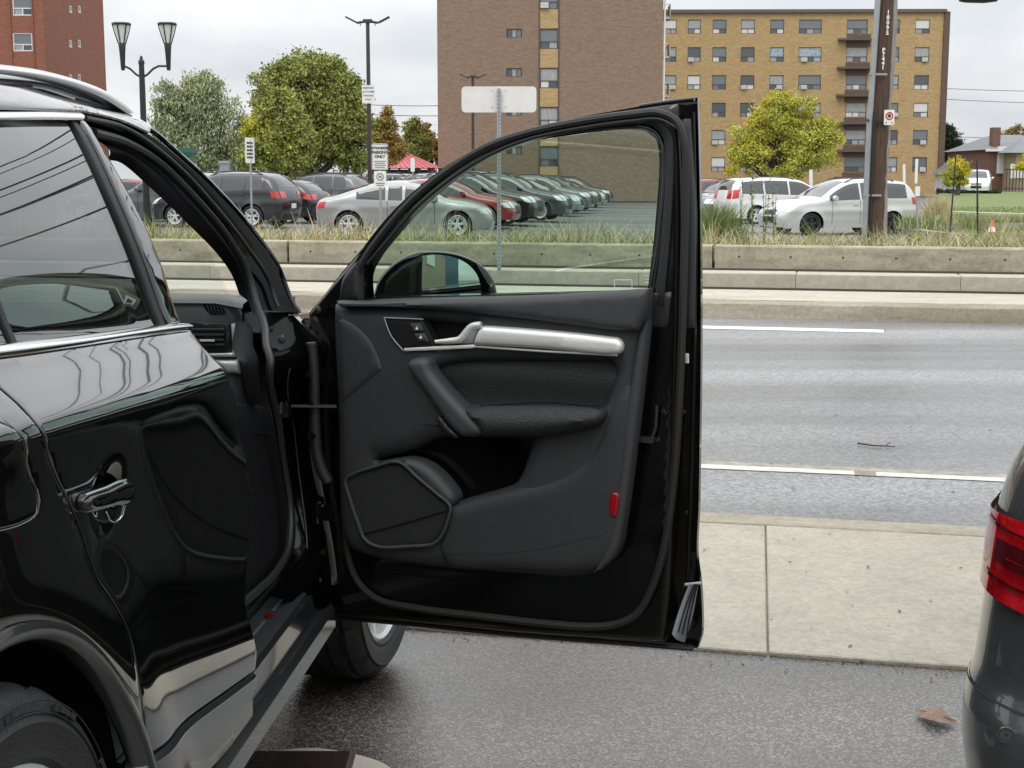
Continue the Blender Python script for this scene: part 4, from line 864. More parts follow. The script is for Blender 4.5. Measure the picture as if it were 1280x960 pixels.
# far kerb with a rounded worn nose
mb = MB(); kp = [(v_kerb, ZR - .02), (v_kerb + .015, ZR + .07), (v_kerb + .04, z_k - .035), (v_kerb + .10, z_k - .008), (v_kerb + .22, z_k)]
us = np.linspace(U0, U1, 301); rows = []
for i, u in enumerate(us):
    w = .012 * math.sin(u * 2.1) + .01 * rnd.uniform(-1, 1); rows.append([rp_(u, v + w * (j < 3), z + (.006 * rnd.uniform(-1, 1) if j > 1 else 0)) for j, (v, z) in enumerate(kp)])
mb.grid(rows); struct('median_kerb', mb, M['kerb'], smooth=True)
HT = .175; zt2 = z_k + HT; va, vb, vc, vd, vw = vof(361.5, z_k), vof(357.5, z_k), vof(337.8, zt2), vof(336, zt2 - .04), vof(334, zt2)
strip('track_slab_edge', v_kerb + .21, va, z_k, M['track'])
strip('dark_groove', va - .02, vb + .1, z_k - .05, M['groove'])  # rail slot whose dark colour also draws the shadow at the blocks' foot
# raised track slabs, piece by piece, between the grooves
tb = struct('track_bed', MB().quad(rp_(U0, vb, z_k - .05), rp_(U1, vb, z_k - .05), rp_(U1, vd, z_k - .05), rp_(U0, vd, z_k - .05)), M['groove'], recalc=False)
LT = uof(1195, 357.5, z_k) - uof(995, 357.5, z_k); ut = uof(995, 357.5, z_k)
tm = obj('platform_block', slabmesh(LT, vc - vb, HT, -.06, .014, .0), M['track'], None); place_piece(tm, ut, vb, z_k, tb)
for k in range(-26, 12):
    if k: c = tm.copy(); COL.objects.link(c); place_piece(c, ut + k * LT, vb, z_k + rnd.uniform(-.004, .004), tb)
strip('dark_groove', vc - .02, vd + .05, zt2 - .06, M['groove'])
strip('track_verge', vd, vw + .4, zt2 - .02, M['track'])
mb = MB()
for v, zr_ in (((va + vb) / 2, z_k - .02), ((vc + vd) / 2, zt2 - .03)): mb.box(rp_(-15, v, zr_), (150, .06, .06), rz=-RB)
struct('tram_rails', mb, M['railsteel'])
# low concrete barrier made of long blocks
zw = float(zat(306.5, onz(900, 334, zt2)[1] + .02))
bar = thing('concrete_barrier', 'low concrete barrier wall running along the far side of the tram tracks', 'barrier', rp_(0, vw, z_k))
bar.rotation_euler = (0, 0, -RB); LB = 6.2; uw = uof(891, 320, .25) * vw / vof(320, .25)
uw = float(gp(891.5, onz(891, 334, zt2)[1], .3) @ RU)
def blockmesh():
    m_ = MB(); n = 24; zt = zw - z_k; xs = np.linspace(.02, LB - .02, n); rows = []
    pr = [(0, .05), (0, zt - .02), (.015, zt), (.26, zt), (.28, zt - .02), (.28, -.1)]
    for i, x in enumerate(xs): rows.append([(x, v, z + (.004 * rnd.uniform(-1, 1) if 0 < j < 5 else 0)) for j, (v, z) in enumerate(pr)])
    m_.grid(rows); k = len(m_.v); 
    for a in (0, (n - 1) * 6): m_.f.append(tuple(range(a, a + 6))); m_.m.append(0)
    return m_
bm0 = obj('barrier_block', blockmesh(), M['wallc'], None, world=False, sharp=40)
hm = MB()
for i in range(9): hm.lathe([(0, -.004), (.013, -.004), (.016, -.001)], c=(.35 + i * .69, 0, (zw - z_k + HT) * .5), n=8, axis='Y')
hole = obj('lifting_hole', hm, M['groove'], None, world=False)
def add_block(k, first_=False):
    b_, h_ = (bm0, hole) if first_ else (bm0.copy(), hole.copy())
    if not first_: COL.objects.link(b_); COL.objects.link(h_)
    b_.parent = bar; b_.location = (uw + k * LB, rnd.uniform(-.01, .01), 0); h_.parent = b_; h_.location = (0, 0, 0)
for i, k in enumerate(range(-12, 6)): add_block(k, i == 0)
# ground beyond: strip of rough grass, car park (gently lower to the right), lawn
def lotz(X): t = min(1, max(0, (X + 2) / 12)); return -.10 - .25 * t * t * (3 - 2 * t)
v_st = vw + .28
strip('verge_soil', v_st, v_st + 12, .30, M['soil'], z1=-.12, n=10)
mb = MB(); rows = []
for v in (v_st + 9.5, 60, 120, 260):
    rows.append([rp_(u, v, lotz((RU * u + RV * v)[0]) + .0) for u in np.linspace(-150, 60, 60)])
mb.grid(rows); struct('car_park', mb, M['lot_far'], smooth=True, recalc=False)
# lawn on the right, rising gently to the houses
lw_ = [(1135, 35, -.20), (1290, 31.5, .02), (1500, 30, .05), (2200, 110, .35), (1165, 112, .32), (1170, 60, .0)]
LP = [gp(x, Y, z) for x, Y, z in lw_]; mb = MB(); rows = []
for t in np.linspace(0, 1, 30):
    a = gp(1135 + 38 * min(1, t * 2), 36 + 80 * t, -.20 + .55 * t); b = gp(2400, 30 + 86 * t, .0 + .36 * t); rows.append([a + (b - a) * q + UP * .015 * math.sin(q * 40 + t * 30) for q in np.linspace(0, 1, 30)])
mb.grid(rows); struct('lawn', mb, M['grass'], smooth=True, recalc=False)
# kerb of the car park curving past the lawn, and the lawn path
def ribbon3(name, P, w, h, m, st=True):
    mb = MB(); C_ = [Vector(p) for p in P]; rows = []
    for i, p in enumerate(C_):
        t = (C_[min(i + 1, len(C_) - 1)] - C_[max(i - 1, 0)]).normalized(); n = Vector((-t.y, t.x, 0)).normalized()
        rows.append([p - n * w / 2 - Vector((0, 0, .1)), p - n * w / 2 + Vector((0, 0, h)), p + n * w / 2 + Vector((0, 0, h)), p + n * w / 2 - Vector((0, 0, .1))])
    mb.grid(rows); return struct(name, mb, m)
ribbon3('lawn_kerb', [gp(x, Y, z) for x, Y, z in ((1085, 46, -.32), (1130, 45.5, -.26), (1150, 42, -.18), (1175, 38.5, -.12), (1200, 36.5, -.08), (1225, 35.2, -.04), (1250, 34.4, -.0), (1300, 33.8, .03))], .35, .12, M['kerb'])
ribbon3('garden_path', [gp(x, Y, z) for x, Y, z in ((1140, 62, -.02), (1180, 60, .0), (1230, 57, .02), (1300, 54, .03))], .9, .06, M['track'])
ribbon3('lawn_edging', [gp(x, Y, z) for x, Y, z in ((1150, 44, -.08), (1200, 43.5, -.02), (1300, 43, .0))], .25, .10, M['kerb'])

# ---- blades of grass: rough strip behind the barrier
def blades(name, N_, area, hgt, m, seed, wid=.012, lean=.35, cl=None):
    g = np.random.default_rng(seed); mb = MB(); vs = np.zeros((N_, 5, 3)); P = area(g, N_)
    h = hgt(g, N_); a = g.uniform(0, 2 * math.pi, N_); ln = g.normal(0, lean, (N_, 2)) * h[:, None]
    w = wid * g.uniform(.6, 1.5, N_); dx_, dy_ = np.cos(a) * w, np.sin(a) * w
    for k, (f, ww) in enumerate(((0, 1), (0, -1), (.55, .8), (.55, -.8), (1, 0))):
        vs[:, k, 0] = P[:, 0] + dx_ * ww + ln[:, 0] * f * f; vs[:, k, 1] = P[:, 1] + dy_ * ww + ln[:, 1] * f * f; vs[:, k, 2] = P[:, 2] + h * f
    me = bpy.data.meshes.new(name); V = vs.reshape(-1, 3)
    fc = []
    for i in range(N_): o = i * 5; fc += [(o, o + 1, o + 3, o + 2), (o + 2, o + 3, o + 4)]
    me.from_pydata(V.tolist(), [], fc)
    for q in (m if isinstance(m, list) else [m]): me.materials.append(q)
    if isinstance(m, list): mi = np.repeat(g.integers(0, len(m), N_), 2); me.polygons.foreach_set('material_index', mi.astype(np.int32))
    o = bpy.data.objects.new(name, me); COL.objects.link(o); return o
M['blade_green'] = mat('grass_blade_green', (.16, .23, .055), .8); M['blade_green2'] = mat('grass_blade_dull', (.21, .25, .10), .85)
M['blade_straw'] = mat('grass_blade_straw', (.55, .44, .25), .85); M['blade_pale'] = mat('grass_blade_pale', (.48, .45, .28), .85)
def strip_area(u0, u1, v0, v1, z0=.30):
    def f(g, n):
        cx = g.uniform(u0, u1, n // 40 + 1); cv = g.uniform(v0, v1, n // 40 + 1); k = g.integers(0, len(cx), n)
        u = cx[k] + g.normal(0, .16, n); v = np.clip(cv[k] + g.normal(0, .14, n), v0, v1)
        return RU * u[:, None] + RV * v[:, None] + UP * (z0 - .034 * (v - v_st))[:, None]
    return f
a_ = blades('roadside_grass', 46000, strip_area(-24, 16, v_st + .1, v_st + 4.5), lambda g, n: (np.abs(g.normal(.24, .13, n)) + .04), [M['blade_green'], M['blade_green2'], M['blade_straw'], M['blade_pale'], M['blade_straw']], 3, .006, .6)
tag(a_, 'tall dry and green grass growing along the back of the concrete barrier', 'grass'); a_['kind'] = 'stuff'
a_ = blades('seeding_grass', 2400, strip_area(-22, 14, v_st, v_st + 2.2), lambda g, n: np.abs(g.normal(.38, .12, n)) + .1, [M['blade_straw'], M['blade_pale'], M['blade_green2']], 5, .009, .22)
tag(a_, 'straw coloured seed heads standing above the barrier wall', 'grass'); a_['kind'] = 'stuff'
def larea(g, n):
    t = g.uniform(0, .5, n) ** 1.3; q = g.uniform(0, .25, n); out = np.zeros((n, 3))
    for i in range(n):
        a = gp(1135 + 38 * min(1, t[i] * 2), 36 + 80 * t[i], -.20 + .55 * t[i]); b = gp(2400, 30 + 86 * t[i], .0 + .36 * t[i]); out[i] = a + (b - a) * q[i]
    return out
a_ = blades('lawn_blades', 9000, larea, lambda g, n: g.uniform(.05, .13, n), [M['blade_green'], M['blade_green2']], 8, .018); tag(a_, 'short mown grass blades on the lawn by the car park', 'grass'); a_['kind'] = 'stuff'
def tuft(x, Y, z, h, r, label, ms, n=420, seed=1, pl=.5, name='grass_tuft', cat='plant', group=None, wid=.010):
    c = gp(x, Y, z)
    def ar(g, n_): return np.stack([g.normal(0, r * .3, n_), g.normal(0, r * .3, n_), np.zeros(n_)], 1)
    o = blades(name, n, ar, lambda g, n_: h * g.uniform(.5, 1, n_), ms, seed, wid, pl); o.location = c; return tag(o, label, cat, group)
tuft(1172, 46, -.05, 1.05, .6, 'tall pale ornamental grass clump standing on the lawn right of the white crossover', [M['blade_straw'], M['blade_pale']], 700, 2, .25)
for i, (x, lab) in enumerate(((1142, 'dark green grass clump closest to the rear of the white crossover'), (1168, 'green grass clump at the foot of the tall pale grass'), (1213, 'broad green grass clump just left of the right dark stake'), (1240, 'green grass clump directly behind the orange cone'), (1267, 'rightmost green grass clump by the edge of the lawn'))):
    tuft(x, 43.5, -.1, .52, .62, lab, [M['blade_green'], M['blade_green2'], M['blade_pale']], 360, 20 + i, .28, group='grass clumps on the lawn edge')
tuft(893, 22.5, .28, .85, .55, 'feathery green weed bush right of the open door edge', [M['blade_green'], M['blade_green2'], M['blade_green2']], 900, 31, .28)
for i, (x, h, lab) in enumerate(((926, 1.15, 'tall spindly weed left of the white minivan front'), (941, 1.35, 'tallest spindly weed in front of the white minivan'), (955, 1.3, 'tall spindly weed in front of the crossover bonnet'), (967, 1.05, 'short spindly weed in front of the crossover wheel'))):
    mb = MB(); g = random.Random(50 + i); c = gp(x, 22.2 + .2 * i, .28)
    for s_ in range(2):
        lx = g.uniform(-.08, .08); mb.tube([(0, 0, 0), (lx * .5, 0, h * .5), (lx, 0, h * (1 - .12 * s_))], [.008, .006, .003], 4)
        for q in range(46):
            t = g.uniform(.2, 1); a = g.uniform(0, 6.28); l = .10 * (1.3 - t); p = Vector((lx * t, 0, h * t)); d = Vector((math.cos(a), math.sin(a), .5)) * l
            s2 = Vector((-math.sin(a), math.cos(a), 0)) * .012; mb.add([p, p + d * .5 + s2, p + d, p + d * .5 - s2], [(0, 1, 2, 3)])
    o = obj('tall_weed', mb, M['blade_green2'], None, world=False); o.location = c; tag(o, lab, 'weed', 'spindly weeds behind the barrier')

# ---- brick buildings
def brick(name, c1, c2, st=(.6, .6, 9), bump=.3):
    m = mat(name, c1, .88, var=1, vcol=c2, vscale=1.4, stretch=st, bump=bump, bscale=2.5, bstretch=(2, 2, 14), detail=9, vlo=.3, vhi=.7)
    # courses of brick
    t = N(m, 'ShaderNodeTexCoord'); sp_ = N(m, 'ShaderNodeSeparateXYZ'); L(m, t.outputs['Object'], sp_.inputs[0]); a = N(m, 'ShaderNodeMath', operation='ADD'); L(m, sp_.outputs[0], a.inputs[0]); L(m, sp_.outputs[1], a.inputs[1])
    cb_ = N(m, 'ShaderNodeCombineXYZ'); L(m, a.outputs[0], cb_.inputs[0]); L(m, sp_.outputs[2], cb_.inputs[1])
    b = N(m, 'ShaderNodeTexBrick'); b.inputs['Scale'].default_value = 1; b.inputs['Brick Width'].default_value = .24; b.inputs['Row Height'].default_value = .08; b.inputs['Mortar Size'].default_value = .008
    b.inputs['Color1'].default_value = (1, 1, 1, 1); b.inputs['Color2'].default_value = (.72, .72, .72, 1); b.inputs['Mortar'].default_value = (.9, .88, .85, 1); L(m, cb_.outputs[0], b.inputs['Vector'])
    old = BS(m)['Base Color'].links[0].from_socket; mx = N(m, 'ShaderNodeMix', data_type='RGBA', blend_type='MULTIPLY'); mx.inputs[0].default_value = 1; L(m, old, mx.inputs[6]); L(m, b.outputs[0], mx.inputs[7]); L(m, mx.outputs[2], BS(m)['Base Color'])
    return m
M['brown'] = brick('brown_brick', (.31, .22, .16), (.245, .17, .12)); M['yellow'] = brick('yellow_brick', (.54, .385, .20), (.44, .30, .14)); M['red'] = brick('red_brick', (.33, .135, .085), (.25, .10, .065))
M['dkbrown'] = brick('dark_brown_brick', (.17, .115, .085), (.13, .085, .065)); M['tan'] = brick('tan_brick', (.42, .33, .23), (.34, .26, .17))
M['frame_dk'] = mat('bronze_window_frame', (.09, .075, .06), .5); M['frame_wh'] = mat('white_window_frame', (.68, .68, .66), .5)
M['pane_dark'] = mat('window_pane_dark', (.07, .08, .085), .08, spec=.8); M['pane_mid'] = mat('window_pane_grey', (.16, .18, .19), .12, spec=.7)
M['pane_lace'] = mat('window_pane_with_net_curtain', (.42, .43, .43), .2, var=.35, vscale=6, stretch=(5, 5, .3)); M['pane_white'] = mat('window_pane_with_white_blind', (.66, .66, .64), .25)
M['pane_blue'] = mat('window_pane_blue_cloth', (.16, .30, .42), .25, var=.5, vscale=5, vcol=(.5, .5, .48))
M['ac'] = mat('air_conditioner_white', (.66, .66, .63), .5, var=.2, vscale=20); M['ledge'] = mat('dark_ledge', (.11, .085, .07), .7); M['flash'] = mat('roof_flashing', (.12, .10, .09), .6)
def facade(name, fr, W_, Hh, rects, m, parent, reveal=.12):
    """wall sheet with real openings and reveals"""
    O = [(0, 0), (W_, 0), (W_, Hh), (0, Hh)]; hs = [[(a0, b0), (a1, b0), (a1, b1), (a0, b1)] for a0, b0, a1, b1 in rects]
    V, T, _ = cdt(O, hs, max(W_, Hh) * 2, ()) if hs else (np.array(O), [(0, 1, 2), (0, 2, 3)], 0)
    mb = MB(); mb.add([fr.pos(a, b) for a, b in V], T)
    for h in hs:
        for i in range(4): p, q = h[i], h[(i + 1) % 4]; mb.quad(fr.pos(*p), fr.pos(*q), fr.pos(*q, -reveal), fr.pos(*p, -reveal))
    return obj(name, mb, m, parent, recalc=False)
def window(parent, fr, r, kinds, cols=2, low=True, frame=None, ac=None, d=.10, t=.05):
    a0, b0, a1, b1 = r; frame = frame or M['frame_dk']; mb = MB(); rz = math.atan2(fr.u[1], fr.u[0])
    def bar_(x0, y0, x1, y1): c = fr.pos((x0 + x1) / 2, (y0 + y1) / 2, -d + .03); mb.box(c, (abs(x1 - x0) or t, .06, abs(y1 - y0) or t), rz=rz)
    bar_(a0 + t / 2, b0, a0 + t / 2, b1) if 0 else None
    for (x0, y0, x1, y1) in ((a0, b0, a0 + t, b1), (a1 - t, b0, a1, b1), (a0 + t, b0, a1 - t, b0 + t), (a0 + t, b1 - t, a1 - t, b1)): bar_(x0, y0, x1, y1)
    bl = b0 + (b1 - b0) * .36 if low else b0 + t
    xs = [a0 + t + (a1 - a0 - 2 * t) * i / cols for i in range(cols + 1)]
    if low: bar_(a0 + t, bl - t / 2, a1 - t, bl + t / 2)
    for x in xs[1:-1]: bar_(x - t / 2, b0 + t, x + t / 2, bl - t / 2 if low else b1 - t)
    w = obj('window', mb, frame, parent)
    def pane(x0, y0, x1, y1, k):
        m_ = MB(); m_.box(fr.pos((x0 + x1) / 2, (y0 + y1) / 2, -d), (x1 - x0, .02, y1 - y0), rz=rz); obj('pane', m_, M['pane_' + k], w)
    if low:
        pane(xs[0], bl + t / 2, xs[-1], b1 - t, kinds[0])
        for i in range(cols): pane(xs[i] + t / 2, b0 + t, xs[i + 1] - t / 2, bl - t / 2, kinds[(i + 1) % len(kinds)])
    else:
        for i in range(cols): pane(xs[i] + t / 2, b0 + t, xs[i + 1] - t / 2, b1 - t, kinds[i % len(kinds)])
    if ac is not None:
        m_ = MB(); c = fr.pos(a0 + (a1 - a0) * ac, b0 + .22, .0); m_.box(c, (.55, .4, .38), rz=rz)
        for q in range(4): m_.box(fr.pos(a0 + (a1 - a0) * ac, b0 + .10 + q * .08, .205), (.45, .02, .03), rz=rz)
        obj('air_conditioner', m_, M['ac'], w)
def shell(parent, fr, W_, Hh, D_, m, top=True):
    """sides, back and roof of a block behind its facade"""
    mb = MB(); P = lambda a, b, h: fr.pos(a, b, h)
    mb.quad(P(0, 0, 0), P(0, Hh, 0), P(0, Hh, -D_), P(0, 0, -D_)); mb.quad(P(W_, 0, 0), P(W_, 0, -D_), P(W_, Hh, -D_), P(W_, Hh, 0)); mb.quad(P(0, 0, -D_), P(0, Hh, -D_), P(W_, Hh, -D_), P(W_, 0, -D_))
    obj('wall', mb, m, parent, recalc=False); mb = MB(); mb.box(P(W_ / 2, Hh + .1, -D_ / 2), (W_ + .3, D_ + .3, .3), rz=math.atan2(fr.u[1], fr.u[0])); obj('roof', mb, M['flash'], parent)
def fpx(fr, x0, y0, x1, y1):
    a0, b1 = fr.inv(x0, y0); a1, b0 = fr.inv(x1, y1); return (a0, b0, a1, b1)
KW = ['dark', 'mid', 'lace', 'white', 'lace', 'mid', 'dark']
# brown tower in the middle
Yb = 100.; o = gp(548, Yb, -.2); FB = Frame(o, (1, 0, 0), UP, (0, -1, 0)); Wb = gp(827, Yb, 5)[0] - o[0]; Hb = 24.
tb_ = thing('apartment_tower', 'tall brown brick apartment tower with one strip of windows, behind the door window', 'apartment building', o)
rs = []; wins = []
sx0, sx1 = 675, 697.5
for y0, y1 in ((-13, 11), (36, 61), (85, 110), (134, 159), (183, 208)): wins.append((fpx(FB, sx0, y0, sx1, y1), 1))
for y0, y1 in ((-13, -2), (36, 47), (85, 96), (134, 145), (183, 193)): wins.append((fpx(FB, 633, y0, 652.5, y1), 0))
wins = [(r, k) for r, k in wins if r[3] < Hb - .3]
facade('wall', FB, Wb, Hb, [r for r, _ in wins], M['brown'], tb_); shell(tb_, FB, Wb, Hb, 22, M['brown'])
for i, (r, k) in enumerate(wins):
    if k: window(tb_, FB, r, [['mid', 'white', 'mid'], ['mid', 'dark', 'lace'], ['lace', 'white', 'dark'], ['lace', 'lace', 'white'], ['mid', 'mid', 'dark']][i % 5], 2, True, ac=.25 if i == 0 else None)
    else: window(tb_, FB, r, ['dark', 'lace', 'mid'], 3, False)
for y0, y1 in ((11.5, 35.5), (61.5, 84.5), (110.5, 133.5), (159.5, 182.5), (208.5, 232)):
    a0, b0, a1, b1 = fpx(FB, sx0, y0, sx1, y1); mb = MB(); mb.box(FB.pos((a0 + a1) / 2, (b0 + b1) / 2, .0), (a1 - a0, .03, b1 - b0)); obj('brick_panel', mb, M['yellow'], tb_)
for x in (674, 698.4): a, _ = FB.inv(x, 100); mb = MB(); mb.box(FB.pos(a, Hb / 2, .02), (.07, .08, Hb - .4)); obj('strip_edge', mb, M['frame_dk'], tb_)
for i in range(7):   # balconies on the right flank
    z = FB.inv(830, 22 + i * 49 - 49)[1]
    if z < Hb: mb = MB(); mb.box(o + np.array([Wb + .28, .8, z]), (.5, 1.4, .15)); mb.box(o + np.array([Wb + .50, .8, z + .45]), (.05, 1.4, .9)); mb.box(o + np.array([Wb + .28, .12, z + .9]), (.5, .05, .05)); obj('balcony', mb, M['concrete'], tb_)
mb = MB(); mb.tube([o + np.array([Wb + .12, .1, 0]), o + np.array([Wb + .12, .1, Hb])], .07, 6); obj('rain_pipe', mb, M['frame_wh'], tb_)
# yellow block
Yy = 140.; yaw = R(-1.2); o = gp(812, Yy, -.2); uy = np.array([math.cos(yaw), math.sin(yaw), 0]); ny = np.array([math.sin(yaw), -math.cos(yaw), 0]); FY = Frame(o, uy, UP, ny)
Wy = FY.inv(1176.5, 100)[0]; Hy = FY.inv(1000, 15)[1]
yb = thing('apartment_block', 'long yellow brick apartment block with rows of square windows behind the car park', 'apartment building', o)
wins = []; rowsY = [(24.5, 42), (59, 77.5), (94, 112), (128.5, 146.5), (162.5, 181), (196.5, 215)]
cols = [(831.5, 845.5, 1), (860, 876, 2), (891, 908, 1), (926.5, 943.5, 2), (963, 980, 1), (999, 1027, 3), (1059, 1084.5, 3), (1111, 1124.5, 1), (1144.5, 1162, 2)]
cx = [(x0 + x1) / 2 for x0, x1, _ in cols]
for j, (y0, y1) in enumerate(rowsY):
    for i, (x0, x1, n) in enumerate(cols):
        sh = -j * .9 * ((x0 - 640) / 540) * .9
        wins.append((fpx(FY, x0 + sh, y0 + (1.2 if i < 3 else 0) * 0, x1 + sh, y1), i, j))
wins.append((fpx(FY, 1136.5, 231, 1152.5, 244), 8, 6))
wins = [(r, i, j) for r, i, j in wins if r[1] > .1]
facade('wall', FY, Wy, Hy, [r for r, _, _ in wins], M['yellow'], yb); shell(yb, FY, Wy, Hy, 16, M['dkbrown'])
rr_ = random.Random(12)
for r, i, j in wins:
    k = [rr_.choice(KW), rr_.choice(KW), rr_.choice(['dark', 'white', 'lace'])]
    if (i, j) in ((5, 1), (4, 1)): k = ['blue', 'lace', 'dark']
    window(yb, FY, r, k, 3 if cols[i][2] == 3 else 2, True, ac=(rr_.choice([None, None, .25, .7]) if j and i not in (6,) else None))
a0, _ = FY.inv(1056.5, 100); a1, _ = FY.inv(1086.5, 100)
for j in range(len(rowsY)):
    y0 = rowsY[j][1] + .4; y1 = rowsY[j + 1][0] - .4 if j + 1 < len(rowsY) else 238
    _, b1 = FY.inv(1070, y0); _, b0 = FY.inv(1070, y1); mb = MB(); mb.box(FY.pos((a0 + a1) / 2, (b0 + b1) / 2, .02), (a1 - a0, .06, b1 - b0), rz=yaw); obj('spandrel', mb, M['dkbrown'], yb)
    _, b = FY.inv(1065, rowsY[j][1] + 8); c0, _ = FY.inv(1046, 100); mb = MB(); mb.box(FY.pos((c0 + a1) / 2, b, .35), (a1 - c0, .7, .16), rz=yaw); mb.box(FY.pos((c0 + a1) / 2, b + .12, .12), (a1 - c0, .10, .08), rz=yaw); obj('ledge', mb, M['ledge'], yb)
mb = MB(); mb.box(FY.pos(Wy + .30, Hy / 2, -.3), (.56, .9, Hy + .02), rz=yaw); obj('end_pier', mb, M['dkbrown'], yb)
mb = MB(); mb.box(FY.pos(Wy / 2, Hy + .06, .1), (Wy + .5, .35, .26), rz=yaw); obj('roof_edge', mb, M['flash'], yb)
# red block at the upper left
Yr = 116.; o = gp(-260, Yr, -.2); FR = Frame(o, (1, 0, 0), UP, (0, -1, 0)); Wr = FR.inv(56, 60)[0]; Hr = 30.
cor = o + np.array([Wr, 0, 0]); Dr = Yr * (640 - 56) / (640 - 131) - Yr; FS = Frame(cor, (0, 1, 0), UP, (1, 0, 0))
rb = thing('brick_building', 'red brick apartment tower rising over the roof of the black SUV', 'apartment building', o)
wins = [(fpx(FR, 15.5, 41, 41, 64), 2), (fpx(FR, 15, -6, 40.5, 19.5), 2), (fpx(FR, 16, 86, 41.5, 109), 2), (fpx(FR, -60, 41, -34, 64), 2), (fpx(FR, -60, -6, -34, 19.5), 2)]
facade('wall', FR, Wr, Hr, [r for r, _ in wins], M['red'], rb)
for r, c in wins: window(rb, FR, r, ['mid', 'lace', 'dark'], c, True, frame=M['frame_wh'], t=.09)
wins = [fpx(FS, x0, y0, x1, y1) for y0, y1 in ((6, 17), (49, 60), (92, 103), (135, 146)) for x0, x1 in ((86.5, 91), (97.5, 102))]
facade('wall', FS, Dr, Hr, wins, M['red'], rb)
for r in wins: window(rb, FS, r, ['lace'], 1, False, frame=M['frame_wh'], t=.14)
mb = MB(); mb.box((o[0] + Wr / 2, Yr + Dr / 2, Hr + .1), (Wr + .3, Dr + .3, .3)); mb.box((o[0] + Wr / 2, Yr + Dr - .1, Hr / 2), (Wr - .4, .1, Hr)); mb.box((o[0] + .1, Yr + Dr / 2, Hr / 2), (.1, Dr - .4, Hr)); obj('roof', mb, M['flash'], rb)
for q in (FR.inv(14.5, 60)[0], FR.inv(42.5, 60)[0]): mb = MB(); mb.box(FR.pos(q, Hr / 2, .05), (.10, .12, Hr)); obj('brick_rib', mb, M['red'], rb)
# ================================================================ CARS OF THE CAR PARK
CT = {
 'coupe': dict(L=4.63, W=1.78, belt=(.97, .90), wx=(-1.42, 1.42), wr=.335, sil=[(-2.20, .22), (-2.28, .40), (-2.31, .62), (-2.27, .88), (-2.16, .99), (-1.85, 1.06), (-1.35, 1.22), (-.85, 1.36), (-.35, 1.425), (.10, 1.42), (.50, 1.33), (.90, 1.13), (1.15, 1.00), (1.6, .93), (2.0, .82), (2.22, .66), (2.30, .48), (2.26, .22)], ws=(.42, 1.12), rw=(-1.75, -.95), pil=(-1.25, -.42, .02, .95), tail=(.74, .90), head=(.60, .74)),
 'suv': dict(L=4.55, W=1.85, belt=(1.14, 1.04), wx=(-1.33, 1.33), wr=.36, sil=[(-2.12, .26), (-2.22, .45), (-2.26, .75), (-2.20, 1.05), (-2.08, 1.30), (-1.90, 1.53), (-1.65, 1.63), (-1.2, 1.67), (-.3, 1.68), (.15, 1.62), (.55, 1.42), (.95, 1.16), (1.3, 1.07), (1.8, .98), (2.12, .82), (2.24, .60), (2.20, .26)], ws=(.20, .98), rw=(-2.12, -1.82), pil=(-1.72, -1.12, -.30, .72), tail=(.92, 1.12), head=(.72, .90)),
 'hatch': dict(L=4.3, W=1.78, belt=(1.02, .93), wx=(-1.28, 1.30), wr=.325, sil=[(-2.02, .24), (-2.12, .42), (-2.14, .70), (-2.06, .98), (-1.85, 1.22), (-1.55, 1.38), (-1.1, 1.45), (-.3, 1.47), (.1, 1.42), (.55, 1.24), (.95, 1.03), (1.4, .95), (1.85, .82), (2.08, .62), (2.12, .42), (2.05, .24)], ws=(.15, .95), rw=(-2.0, -1.45), pil=(-1.55, -1.02, -.28, .72), tail=(.80, .98), head=(.60, .76)),
 'minivan': dict(L=5.1, W=1.98, belt=(1.15, 1.06), wx=(-1.52, 1.52), wr=.35, sil=[(-2.42, .26), (-2.50, .48), (-2.53, .85), (-2.48, 1.2), (-2.36, 1.52), (-2.18, 1.68), (-1.7, 1.745), (-.3, 1.76), (.5, 1.68), (.95, 1.46), (1.45, 1.14), (1.9, 1.00), (2.3, .84), (2.5, .62), (2.48, .26)], ws=(.62, 1.48), rw=(-2.45, -2.2), pil=(-2.15, -1.18, -.10, 1.15), tail=(.98, 1.32), head=(.72, .92)),
 'crossover': dict(L=4.89, W=1.90, belt=(1.13, 1.05), wx=(-1.42, 1.47), wr=.36, sil=[(-2.28, .28), (-2.38, .48), (-2.43, .80), (-2.41, 1.05), (-2.33, 1.28), (-2.20, 1.50), (-2.02, 1.64), (-1.5, 1.70), (-.4, 1.725), (.12, 1.67), (.58, 1.48), (1.05, 1.20), (1.38, 1.12), (1.9, 1.05), (2.25, .86), (2.42, .62), (2.38, .28)], ws=(.18, 1.08), rw=(-2.32, -2.08), pil=(-2.0, -1.20, -.26, .88), tail=(.94, 1.16), head=(.74, .92)),
}
def car_paint(name, c, met=.0, rough=.28): return mat(name, c, rough, metal=met, coat=.9, coatrough=.04)
M['cp_black'] = car_paint('black_car_paint', (.012, .012, .014)); M['cp_dark'] = car_paint('dark_blue_grey_car_paint', (.035, .045, .05)); M['cp_silver'] = car_paint('silver_car_paint', (.36, .36, .35), .5, .3)
M['cp_white'] = car_paint('white_car_paint', (.72, .72, .70)); M['cp_grey'] = car_paint('grey_car_paint', (.12, .125, .13), .3); M['cp_red'] = car_paint('red_car_paint', (.24, .022, .02)); M['cp_pale'] = car_paint('pale_silver_car_paint', (.56, .56, .54), .25)
M['cp_blue'] = car_paint('pale_blue_car_paint', (.20, .27, .30), .3); M['tail'] = mat('tail_lamp_red', (.50, .012, .015), .12, coat=1); M['headl'] = mat('head_lamp_glass', (.6, .62, .63), .08, metal=.5, coat=1)
M['seam'] = mat('panel_seam_dark', (.01, .01, .01), .8); M['plate'] = mat('licence_plate', (.7, .71, .72), .4); M['grille'] = mat('black_grille', (.015, .015, .016), .45)
